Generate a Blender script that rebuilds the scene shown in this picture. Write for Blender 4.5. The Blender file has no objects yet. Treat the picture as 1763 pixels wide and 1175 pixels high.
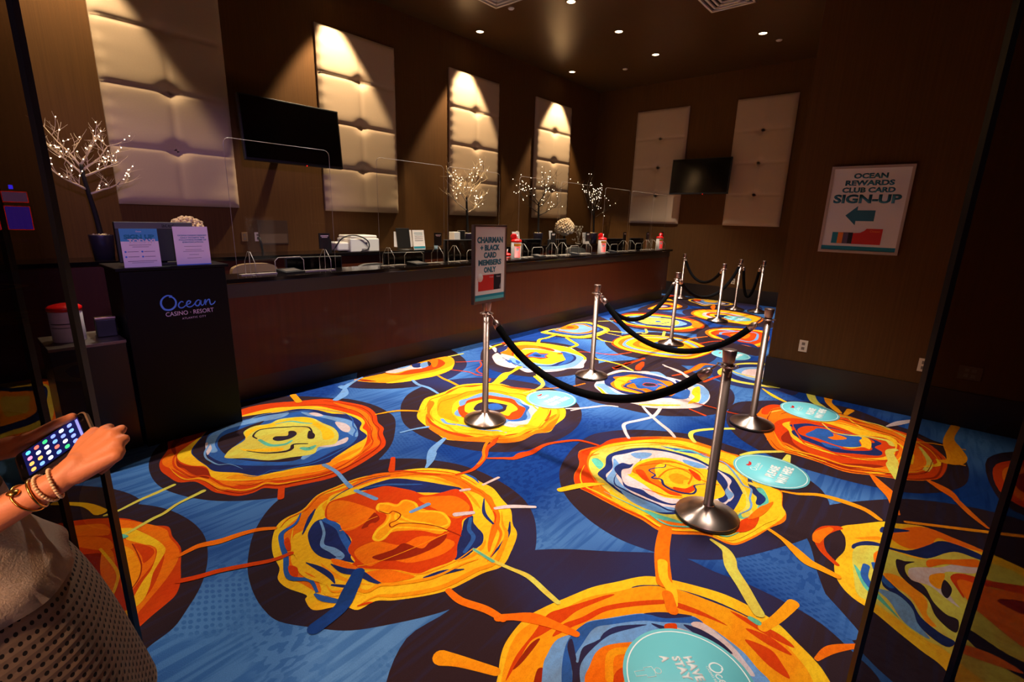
import bpy, bmesh, math, random
from mathutils import Vector, Matrix, noise
from mathutils.geometry import tessellate_polygon
C = bpy.context.scene.collection
PI = math.pi
V = Vector
# ------------------------------------------------------------------ camera
CAM = V((0.0, 0.0, 1.6324))
cam = bpy.data.cameras.new('camera'); cam.sensor_width = 36.0; cam.lens = 834.2 / 1763 * 36; cam.clip_start = 0.02; cam.clip_end = 100
co = bpy.data.objects.new('camera', cam); C.objects.link(co)
yaw, pitch, roll = -0.70229, -0.24615, 0.02822
fw = V((math.sin(yaw) * math.cos(pitch), math.cos(yaw) * math.cos(pitch), math.sin(pitch)))
r0 = V((math.cos(yaw), -math.sin(yaw), 0)); u0 = r0.cross(fw)
rt = r0 * math.cos(roll) + u0 * math.sin(roll); up = -r0 * math.sin(roll) + u0 * math.cos(roll)
co.matrix_world = Matrix(((rt.x, up.x, -fw.x, CAM.x), (rt.y, up.y, -fw.y, CAM.y), (rt.z, up.z, -fw.z, CAM.z), (0, 0, 0, 1)))
bpy.context.scene.camera = co
vs = bpy.context.scene.view_settings
vs.view_transform = 'Standard'; vs.look = 'None'; vs.gamma = 1.0; vs.exposure = 0.0; vs.use_curve_mapping = False
w = bpy.data.worlds.new('world'); bpy.context.scene.world = w; w.use_nodes = True
w.node_tree.nodes['Background'].inputs[0].default_value = (1.0, 0.66, 0.52, 1); w.node_tree.nodes['Background'].inputs[1].default_value = 0.012
# ------------------------------------------------------------------ light
WARM = (1.0, 0.72, 0.42)
def spot(name, loc, target, power, cone, blend, radius=0.03, col=WARM, parent=None):
    l = bpy.data.lights.new(name, 'SPOT'); l.energy = power; l.color = col; l.spot_size = math.radians(cone); l.spot_blend = blend; l.shadow_soft_size = radius
    o = bpy.data.objects.new(name, l); C.objects.link(o); o.location = loc
    o.rotation_euler = (V(target) - V(loc)).to_track_quat('-Z', 'Y').to_euler(); return o
def area(name, loc, target, power, sx, sy, col):
    l = bpy.data.lights.new(name, 'AREA'); l.energy = power; l.color = col; l.shape = 'RECTANGLE'; l.size = sx; l.size_y = sy
    o = bpy.data.objects.new(name, l); C.objects.link(o); o.location = loc
    o.rotation_euler = (V(target) - V(loc)).to_track_quat('-Z', 'Y').to_euler(); return o
ZC = 4.70
WASH = [(-6.48, 1.20), (-6.48, 4.02), (-6.48, 6.59), (-6.48, 9.38)]
DOWN = [(-4.6, 6.54), (-4.6, 7.95), (-4.6, 9.36), (-2.75, 9.38), (-4.6, 5.14), (-4.6, 3.74), (-2.75, 6.55), (-2.75, 3.74), (-0.9, 3.45), (-4.6, 1.75)]
for i, (x, y) in enumerate(WASH):
    spot('wall_wash_lamp', (x, y, ZC - 0.05), (x, y, 0), [370, 600, 600, 600][i], 68, 0.30, 0.05, (1.0, 0.76, 0.46))
DP = [560, 560, 560, 420, 640, 700, 1300, 620, 1150, 720]
DR = [0.035, 0.035, 0.035, 0.035, 0.035, 0.035, 0.03, 0.3, 0.32, 0.04]
for i, (x, y) in enumerate(DOWN):
    spot('downlight_lamp', (x, y, ZC - 0.05), (x, y, 0) if i < 9 else (-2.9, 1.5, 0), DP[i], [80, 80, 80, 60, 80, 80, 80, 54, 66, 66][i], 0.8, DR[i], (1.0, 0.90, 0.78))
spot('casino_glow', (2.8, -0.3, 3.75), (-6.8, 1.7, 1.6), 800, 30, 0.6, 0.25, (0.58, 0.36, 1.0))
spot('person_fill', (-0.3, -1.8, 3.2), (-1.35, 0.0, 1.0), 480, 40, 0.5, 0.25, (1.0, 0.62, 0.36))  # added warm spot that brightens the woman, no fixture behind it
area('pink_fill', (1.6, -2.6, 2.3), (-2.5, 2.7, 1.3), 45, 1.6, 0.8, (1.0, 0.62, 0.72))  # added pinkish area lamp to lift the signs, no screens stand here
# ------------------------------------------------------------------ materials
def lin(c):
    return tuple(((v / 255) / 12.92 if v <= 10 else ((v / 255 + 0.055) / 1.055) ** 2.4) for v in c)
_m = {}
def M(name, col, rough=0.6, metal=0.0, spec=0.5, emit=None, estr=0.0, vary=0.0, vs_=(8, 8, 8), bump=0.0, bs=80.0, coat=0.0, alpha=None):
    if name in _m: return _m[name]
    m = bpy.data.materials.new(name); m.use_nodes = True; nt = m.node_tree; b = nt.nodes['Principled BSDF']
    c = lin(col); b.inputs['Base Color'].default_value = (*c, 1); b.inputs['Roughness'].default_value = rough; b.inputs['Metallic'].default_value = metal
    b.inputs['Specular IOR Level'].default_value = spec; b.inputs['Coat Weight'].default_value = coat
    if emit: b.inputs['Emission Color'].default_value = (*lin(emit), 1); b.inputs['Emission Strength'].default_value = estr
    tc = nt.nodes.new('ShaderNodeTexCoord')
    if vary > 0:
        mp = nt.nodes.new('ShaderNodeMapping'); mp.inputs['Scale'].default_value = vs_; n = nt.nodes.new('ShaderNodeTexNoise'); n.inputs['Scale'].default_value = 1.0; n.inputs['Detail'].default_value = 5
        nt.links.new(tc.outputs['Object'], mp.inputs[0]); nt.links.new(mp.outputs[0], n.inputs['Vector'])
        mx = nt.nodes.new('ShaderNodeMix'); mx.data_type = 'RGBA'; mx.inputs['A'].default_value = (*[v * (1 - vary) for v in c], 1); mx.inputs['B'].default_value = (*[min(1, v * (1 + vary)) for v in c], 1)
        nt.links.new(n.outputs['Fac'], mx.inputs['Factor']); nt.links.new(mx.outputs['Result'], b.inputs['Base Color'])
    if bump > 0:
        n2 = nt.nodes.new('ShaderNodeTexNoise'); n2.inputs['Scale'].default_value = bs; n2.inputs['Detail'].default_value = 3; nt.links.new(tc.outputs['Object'], n2.inputs['Vector'])
        bp = nt.nodes.new('ShaderNodeBump'); bp.inputs['Strength'].default_value = bump; bp.inputs['Distance'].default_value = 0.01
        nt.links.new(n2.outputs['Fac'], bp.inputs['Height']); nt.links.new(bp.outputs[0], b.inputs['Normal'])
    _m[name] = m; return m
def glassmat(name, tint, gloss=1.0, rough=0.0):
    m = bpy.data.materials.new(name); m.use_nodes = True; nt = m.node_tree; nt.nodes.clear()
    o = nt.nodes.new('ShaderNodeOutputMaterial'); t = nt.nodes.new('ShaderNodeBsdfTransparent'); g = nt.nodes.new('ShaderNodeBsdfGlossy'); f = nt.nodes.new('ShaderNodeFresnel'); mx = nt.nodes.new('ShaderNodeMixShader')
    t.inputs[0].default_value = (*tint, 1); g.inputs['Roughness'].default_value = rough; f.inputs[0].default_value = 1.45
    ml = nt.nodes.new('ShaderNodeMath'); ml.operation = 'MULTIPLY'
    ge = nt.nodes.new('ShaderNodeNewGeometry'); mr = nt.nodes.new('ShaderNodeMath'); mr.operation = 'MULTIPLY_ADD'; mr.inputs[1].default_value = -gloss; mr.inputs[2].default_value = gloss
    nt.links.new(ge.outputs['Backfacing'], mr.inputs[0]); nt.links.new(mr.outputs[0], ml.inputs[1])   # the outer face reflects, the inner one only lets light out
    nt.links.new(f.outputs[0], ml.inputs[0]); nt.links.new(ml.outputs[0], mx.inputs[0]); nt.links.new(t.outputs[0], mx.inputs[1]); nt.links.new(g.outputs[0], mx.inputs[2]); nt.links.new(mx.outputs[0], o.inputs[0])
    return m
M_tint = glassmat('tinted door glass', (0.62, 0.58, 0.54), 1.0)
M_acr = glassmat('clear acrylic', (0.985, 0.985, 0.975), 0.6)
M_edge = M('acrylic polished edge', (165, 152, 135), 0.25, 0, 0.6, vary=0.05)
M_steel = M('brushed stainless steel', (172, 146, 136), 0.36, 1.0, vary=0.08, vs_=(40, 40, 4))
M_spun = M('spun steel base', (205, 182, 170), 0.34, 1.0, vary=0.06, vs_=(12, 12, 12))
_b = M_spun.node_tree.nodes['Principled BSDF']; _t = M_spun.node_tree.nodes.new('ShaderNodeTangent'); _t.direction_type = 'RADIAL'; _t.axis = 'Z'
_b.inputs['Anisotropic'].default_value = 0.8; _b.inputs['Anisotropic Rotation'].default_value = 0.25; M_spun.node_tree.links.new(_t.outputs[0], _b.inputs['Tangent'])
M_cast = M('dark weighted base rim', (28, 26, 25), 0.4, vary=0.1)
M_rope = M('black velour rope', (6, 5, 6), 0.95, spec=0.08, bump=0.3, bs=300, vary=0.2)
M_black = M('black laminate', (7, 6, 6), 0.4, spec=0.15, vary=0.1)
M_blackm = M('matte black plastic', (10, 10, 11), 0.5, vary=0.1)
M_tv = M('glossy dark screen', (3, 3, 4), 0.12, 0, 0.5)
M_granite = M('black polished granite', (16, 12, 11), 0.12, 0, 0.6, vary=0.35, vs_=(120, 120, 120))
M_white = M('white plastic', (225, 218, 208), 0.45, vary=0.04)
M_paper = M('white printed paper', (228, 218, 214), 0.6, vary=0.02)
M_teal = M('teal ink', (22, 128, 148), 0.6, vary=0.05)
M_tealdark = M('slate teal lettering ink', (40, 105, 125), 0.6, vary=0.05)
M_tealpale = M('pale teal ink', (90, 170, 175), 0.6, vary=0.05)
M_red = M('red card print', (205, 40, 32), 0.5, vary=0.05)
M_blackink = M('black card print', (25, 18, 28), 0.5, vary=0.05)
M_orangeink = M('orange print', (235, 130, 50), 0.5, vary=0.05)
M_purpleink = M('purple print', (95, 75, 100), 0.5, vary=0.05)
M_grey = M('grey print', (120, 110, 115), 0.6, vary=0.05)
M_redpl = M('red plastic lid', (215, 18, 15), 0.3, vary=0.04)
M_yellow = M('yellow label print', (240, 190, 40), 0.5, vary=0.03)
M_blueink = M('ocean blue lettering', (75, 135, 215), 0.5, vary=0.05)
M_pinkish = M('pale lettering', (200, 180, 190), 0.5, vary=0.05)
def wallmat():
    m = M('brown woven wallcovering', (92, 60, 26), 0.8, spec=0.2, vary=0.28, vs_=(60, 60, 1.2), bump=0.15, bs=150); return m
M_wall = wallmat()
M_wood = M('mahogany veneer', (68, 26, 5), 0.45, spec=0.25, vary=0.35, vs_=(3, 26, 1.2), coat=0.05)
M_base = M('dark brown baseboard', (34, 24, 17), 0.45, vary=0.1)
M_ceil = M('bronze painted ceiling', (84, 60, 34), 0.33, vary=0.12, vs_=(0.9, 0.9, 0.9), spec=0.35)
M_fabric = M('cream upholstery fabric', (188, 162, 134), 0.75, vary=0.05, vs_=(90, 90, 90), bump=0.05, bs=400)
M_decal = M('aqua floor vinyl', (120, 212, 222), 0.45, vary=0.03)
M_decaltext = M('white vinyl print', (235, 240, 238), 0.45, vary=0.03)
M_skin = M('warm skin', (214, 128, 82), 0.5, vary=0.08, vs_=(25, 25, 25), bump=0.08, bs=180, spec=0.35)
M_lamp = M('lit lamp lens', (255, 235, 205), 0.4, emit=(255, 220, 170), estr=9)
M_led = M('lit warm fairy light', (255, 240, 220), 0.4, emit=(255, 225, 190), estr=7)
# ------------------------------------------------------------------ mesh helpers
class MB:
    def __init__(s): s.bm = bmesh.new()
    def box(s, x0, x1, y0, y1, z0, z1, mi=0, bev=0.0):
        vv = [s.bm.verts.new((x, y, z)) for x in (x0, x1) for y in (y0, y1) for z in (z0, z1)]
        fs = []
        for f in ((0, 1, 3, 2), (4, 6, 7, 5), (0, 4, 5, 1), (2, 3, 7, 6), (0, 2, 6, 4), (1, 5, 7, 3)):
            q = s.bm.faces.new([vv[i] for i in f]); q.material_index = mi; fs.append(q)
        if bev > 0:
            es = list({e for f in fs for e in f.edges})
            r = bmesh.ops.bevel(s.bm, geom=es, offset=bev, segments=2, affect='EDGES', profile=0.5)
            for f in r['faces']: f.material_index = mi
        return s
    def lathe(s, prof, n=32, cx=0, cy=0, mi=0, smooth=True, sx=1, sy=1):
        rings = []
        for r, z in prof:
            rings.append([s.bm.verts.new((cx + r * sx * math.cos(2 * PI * k / n), cy + r * sy * math.sin(2 * PI * k / n), z)) for k in range(n)] if r > 1e-6 else [s.bm.verts.new((cx, cy, z))])
        for a, b in zip(rings, rings[1:]):
            for k in range(n):
                k2 = (k + 1) % n
                if len(a) == 1 and len(b) == 1: continue
                if len(a) == 1: f = s.bm.faces.new((a[0], b[k2], b[k]))
                elif len(b) == 1: f = s.bm.faces.new((a[k], a[k2], b[0]))
                else: f = s.bm.faces.new((a[k], a[k2], b[k2], b[k]))
                f.smooth = smooth; f.material_index = mi
        for ring, fl in ((rings[0], True), (rings[-1], False)):
            if len(ring) > 2:
                f = s.bm.faces.new(ring[::-1] if fl else ring); f.material_index = mi
        return s
    def tube(s, pts, rad, n=10, mi=0, cap=True):
        pts = [V(p) for p in pts]; rr = rad if isinstance(rad, (list, tuple)) else [rad] * len(pts)
        prev = None; rings = []
        for i, pt in enumerate(pts):
            t = (pts[min(i + 1, len(pts) - 1)] - pts[max(i - 1, 0)])
            if t.length < 1e-9: t = V((0, 0, 1))
            t.normalize()
            if prev is None: a = t.orthogonal().normalized()
            else:
                a = prev - t * prev.dot(t)
                a = a.normalized() if a.length > 1e-6 else t.orthogonal().normalized()
            prev = a; b = t.cross(a)
            rings.append([s.bm.verts.new(pt + (a * math.cos(2 * PI * k / n) + b * math.sin(2 * PI * k / n)) * rr[i]) for k in range(n)])
        for a, b in zip(rings, rings[1:]):
            for k in range(n):
                f = s.bm.faces.new((a[k], a[(k + 1) % n], b[(k + 1) % n], b[k])); f.smooth = True; f.material_index = mi
        if cap:
            for ring in (rings[0][::-1], rings[-1]):
                f = s.bm.faces.new(ring); f.material_index = mi
        return s
    def ball(s, c, r, seg=12, mi=0, sc=(1, 1, 1)):
        m = Matrix.Translation(V(c)) @ Matrix.Diagonal((sc[0], sc[1], sc[2], 1))
        g = bmesh.ops.create_uvsphere(s.bm, u_segments=seg, v_segments=max(4, seg // 2 + 1), radius=r, matrix=m)
        for v in g['verts']:
            for f in v.link_faces: f.smooth = True; f.material_index = mi
        return s
    def prism(s, pts, t0, t1, axis='z', mi=0):
        # closed 2-D outline extruded along an axis
        def P(a, b, t): return {'z': (a, b, t), 'y': (a, t, b), 'x': (t, a, b)}[axis]
        A = [s.bm.verts.new(P(a, b, t0)) for a, b in pts]; B = [s.bm.verts.new(P(a, b, t1)) for a, b in pts]; n = len(pts)
        tri = tessellate_polygon([[V((a, b, 0)) for a, b in pts]])
        for t in tri:
            for vl, rev in ((A, 1), (B, 0)):
                try: f = s.bm.faces.new([vl[i] for i in (t[::-1] if rev else t)]); f.material_index = mi
                except ValueError: pass
        for k in range(n):
            f = s.bm.faces.new((A[k], A[(k + 1) % n], B[(k + 1) % n], B[k])); f.material_index = mi
        return s
    def ring(s, c, R, r, n=28, m=8, mi=0, nrm=(0, 0, 1)):
        nn = V(nrm).normalized(); a = nn.orthogonal().normalized(); b = nn.cross(a)
        pts = [V(c) + (a * math.cos(2 * PI * k / n) + b * math.sin(2 * PI * k / n)) * R for k in range(n)]
        rings = []
        for k, pt in enumerate(pts):
            d = (pt - V(c)).normalized()
            rings.append([s.bm.verts.new(pt + (d * math.cos(2 * PI * j / m) + nn * math.sin(2 * PI * j / m)) * r) for j in range(m)])
        for k in range(n):
            A = rings[k]; B = rings[(k + 1) % n]
            for j in range(m):
                f = s.bm.faces.new((A[j], A[(j + 1) % m], B[(j + 1) % m], B[j])); f.smooth = True; f.material_index = mi
        return s
    def build(s, name, mats, parent=None, loc=None, rot=None):
        bmesh.ops.recalc_face_normals(s.bm, faces=s.bm.faces)
        me = bpy.data.meshes.new(name); s.bm.to_mesh(me); s.bm.free()
        for m in (mats if isinstance(mats, (list, tuple)) else [mats]): me.materials.append(m)
        o = bpy.data.objects.new(name, me); C.objects.link(o)
        if parent: o.parent = parent
        if loc: o.location = loc
        if rot: o.rotation_euler = rot
        return o
def tag(o, label=None, cat=None, group=None, kind=None):
    if label: o['label'] = label
    if cat: o['category'] = cat
    if group: o['group'] = group
    if kind: o['kind'] = kind
    return o
def thing(name, label, cat, loc=(0, 0, 0), rz=0.0, group=None):
    o = bpy.data.objects.new(name, None); C.objects.link(o); o.location = loc; o.rotation_euler = (0, 0, rz); o.empty_display_size = 0.1
    return tag(o, label, cat, group)
def dup(o, loc=None, rz=None, label=None, parent=None):
    c = o.copy(); C.objects.link(c)
    if parent: c.parent = parent
    if loc is not None: c.location = loc
    if rz is not None: c.rotation_euler = (0, 0, rz)
    if label: c['label'] = label
    for ch in list(o.children): dup(ch, parent=c)
    return c
def struct(o): o['kind'] = 'structure'; return o
def text(name, s, mat, parent, loc, height, width=None, rot=(PI / 2, 0, 0), bold=0.0, shear=0.0, depth=0.0008, label=None, spacing=1.0):
    cu = bpy.data.curves.new('txt', 'FONT'); cu.body = s; cu.size = 1.0; cu.align_x = 'CENTER'; cu.align_y = 'CENTER'; cu.offset = bold; cu.shear = shear; cu.extrude = 0.0; cu.resolution_u = 3; cu.space_character = spacing
    t = bpy.data.objects.new('txt', cu); C.objects.link(t); bpy.context.view_layer.update()
    dg = bpy.context.evaluated_depsgraph_get(); me = bpy.data.meshes.new_from_object(t.evaluated_get(dg))
    bpy.data.objects.remove(t); bpy.data.curves.remove(cu)
    xs = [v.co.x for v in me.vertices]; ys = [v.co.y for v in me.vertices]; w_ = max(xs) - min(xs); h_ = max(ys) - min(ys); cx = (max(xs) + min(xs)) / 2; cy = (max(ys) + min(ys)) / 2
    ky = height / h_; kx = (width / w_) if width else ky
    for v in me.vertices: v.co.x = (v.co.x - cx) * kx; v.co.y = (v.co.y - cy) * ky
    bm = bmesh.new(); bm.from_mesh(me); g = bmesh.ops.extrude_face_region(bm, geom=bm.faces[:])
    for e in g['geom']:
        if isinstance(e, bmesh.types.BMVert): e.co.z += depth
    bmesh.ops.recalc_face_normals(bm, faces=bm.faces); bm.to_mesh(me); bm.free()
    me.materials.clear(); me.materials.append(mat); me.name = name
    o = bpy.data.objects.new(name, me); C.objects.link(o); o.parent = parent; o.location = loc; o.rotation_euler = rot
    if label: o['label'] = label
    return o
def smooth_closed(p, sub=5):
    n = len(p); out = []
    for i in range(n):
        a, b, c, d = p[i - 1], p[i], p[(i + 1) % n], p[(i + 2) % n]
        for k in range(sub):
            t = k / sub
            out.append(tuple(0.5 * ((2 * b[j]) + (-a[j] + c[j]) * t + (2 * a[j] - 5 * b[j] + 4 * c[j] - d[j]) * t * t + (-a[j] + 3 * b[j] - 3 * c[j] + d[j]) * t ** 3) for j in range(len(b))))
    return out
def smooth_open(p, sub=6):
    n = len(p); out = []
    for i in range(n - 1):
        a, b, c, d = p[max(i - 1, 0)], p[i], p[i + 1], p[min(i + 2, n - 1)]
        for k in range(sub):
            t = k / sub
            out.append(tuple(0.5 * ((2 * b[j]) + (-a[j] + c[j]) * t + (2 * a[j] - 5 * b[j] + 4 * c[j] - d[j]) * t * t + (-a[j] + 3 * b[j] - 3 * c[j] + d[j]) * t ** 3) for j in range(len(b))))
    out.append(tuple(p[-1])); return out
# ------------------------------------------------------------------ carpet (floor)
PAL = dict(Q=(30, 74, 152), U=(24, 62, 134), K=(50, 36, 46), N=(32, 44, 104), B=(44, 92, 172), L=(112, 158, 214), W=(214, 196, 200), Y=(250, 196, 30), A=(248, 158, 14), O=(244, 118, 8), R=(214, 66, 6), D=(150, 38, 8), G=(218, 208, 84), T=(96, 190, 168))
def carpetmat(kind):
    m = bpy.data.materials.new('carpet ' + kind); m.use_nodes = True; nt = m.node_tree; b = nt.nodes['Principled BSDF']; L = nt.links
    b.inputs['Roughness'].default_value = 0.95; b.inputs['Specular IOR Level'].default_value = 0.12
    tc = nt.nodes.new('ShaderNodeTexCoord')
    def nz(scale, detail=3, sc=(1, 1, 1), rot=0.0):
        mp = nt.nodes.new('ShaderNodeMapping'); mp.inputs['Scale'].default_value = sc; mp.inputs['Rotation'].default_value = (0, 0, rot)
        n = nt.nodes.new('ShaderNodeTexNoise'); n.inputs['Scale'].default_value = scale; n.inputs['Detail'].default_value = detail
        L.new(tc.outputs['Object'], mp.inputs[0]); L.new(mp.outputs[0], n.inputs['Vector']); return n.outputs['Fac']
    def ramp(f, stops, const=False):
        r = nt.nodes.new('ShaderNodeValToRGB'); cr = r.color_ramp
        if const: cr.interpolation = 'CONSTANT'
        while len(cr.elements) < len(stops): cr.elements.new(0.5)
        for e, (p_, c_) in zip(cr.elements, stops): e.position = p_; e.color = (*c_, 1)
        L.new(f, r.inputs[0]); return r.outputs[0]
    def mix(f, a, bb, mode='MIX'):
        x = nt.nodes.new('ShaderNodeMix'); x.data_type = 'RGBA'; x.blend_type = mode
        for s_, v_ in (('Factor', f), ('A', a), ('B', bb)):
            if hasattr(v_, 'is_linked') or isinstance(v_, bpy.types.NodeSocket): L.new(v_, x.inputs[s_])
            elif s_ == 'Factor': x.inputs[s_].default_value = v_
            else: x.inputs[s_].default_value = (*v_, 1)
        return x.outputs['Result']
    def math_(op, a, bb):
        x = nt.nodes.new('ShaderNodeMath'); x.operation = op
        for i_, v_ in enumerate((a, bb)):
            if isinstance(v_, bpy.types.NodeSocket): L.new(v_, x.inputs[i_])
            else: x.inputs[i_].default_value = v_
        return x.outputs[0]
    big = nz(0.55, 2); blocks = nz(34, 1, (1, 0.55, 1)); lines = nz(26, 2, (1, 0.06, 1), 0.12); tuft = nz(230, 2)
    if kind == 'ground':
        base = ramp(big, [(0.44, lin((16, 56, 130))), (0.64, lin((88, 138, 200)))])
        f1 = ramp(blocks, [(0.50, (0, 0, 0)), (0.54, (1, 1, 1))]); f2 = ramp(lines, [(0.48, (0, 0, 0)), (0.56, (1, 1, 1))])
        vo = nt.nodes.new('ShaderNodeTexVoronoi'); vo.inputs['Scale'].default_value = 1.0; vo.inputs['Randomness'].default_value = 0.25; vm = nt.nodes.new('ShaderNodeMapping'); vm.inputs['Scale'].default_value = (26, 42, 1); vm.inputs['Rotation'].default_value = (0, 0, 0.5)
        L.new(tc.outputs['Object'], vm.inputs[0]); L.new(vm.outputs[0], vo.inputs['Vector']); dots = ramp(vo.outputs['Distance'], [(0.30, (1, 1, 1)), (0.40, (0, 0, 0))])
        f1 = mix(ramp(nz(1.7, 1), [(0.50, (0, 0, 0)), (0.56, (1, 1, 1))]), f1, dots)
        sel = ramp(nz(1.3, 1), [(0.44, (0, 0, 0)), (0.52, (1, 1, 1))])
        f = mix(sel, f1, f2); dk = mix(1.0, base, (0.55, 0.68, 0.80), 'MULTIPLY'); col = mix(f, base, dk)
    elif kind == 'dark':
        base = ramp(nz(0.5, 2, (1, 1, 1), 0.7), [(0.56, lin((48, 30, 36))), (0.70, lin((40, 44, 92)))])
        f = ramp(lines, [(0.52, (0, 0, 0)), (0.60, (1, 1, 1))]); f3 = math_('MULTIPLY', f, 0.22); col = mix(f3, base, lin((40, 44, 84)))
    else:
        at = nt.nodes.new('ShaderNodeAttribute'); at.attribute_name = 'Col'
        f = ramp(nz(60, 2, (1, 0.5, 1), 0.4), [(0.45, (0, 0, 0)), (0.6, (1, 1, 1))]); f3 = math_('MULTIPLY', f, 0.5)
        dk = mix(1.0, at.outputs['Color'], (0.86, 0.76, 0.74), 'MULTIPLY'); col = mix(f3, at.outputs['Color'], dk)
        fm = ramp(nz(5.5, 4, (1, 0.45, 1), 0.9), [(0.46, (0, 0, 0)), (0.56, (1, 1, 1))]); col = mix(math_('MULTIPLY', fm, 0.55), col, mix(1.0, col, (1.0, 0.72, 0.55), 'MULTIPLY'))
    col = mix(0.35, col, ramp(tuft, [(0.3, (0.55, 0.55, 0.55)), (0.7, (1, 1, 1))]), 'MULTIPLY')
    L.new(col, b.inputs['Base Color'])
    bp = nt.nodes.new('ShaderNodeBump'); bp.inputs['Strength'].default_value = 0.35; bp.inputs['Distance'].default_value = 0.004; L.new(tuft, bp.inputs['Height']); L.new(bp.outputs[0], b.inputs['Normal'])
    return m
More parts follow.
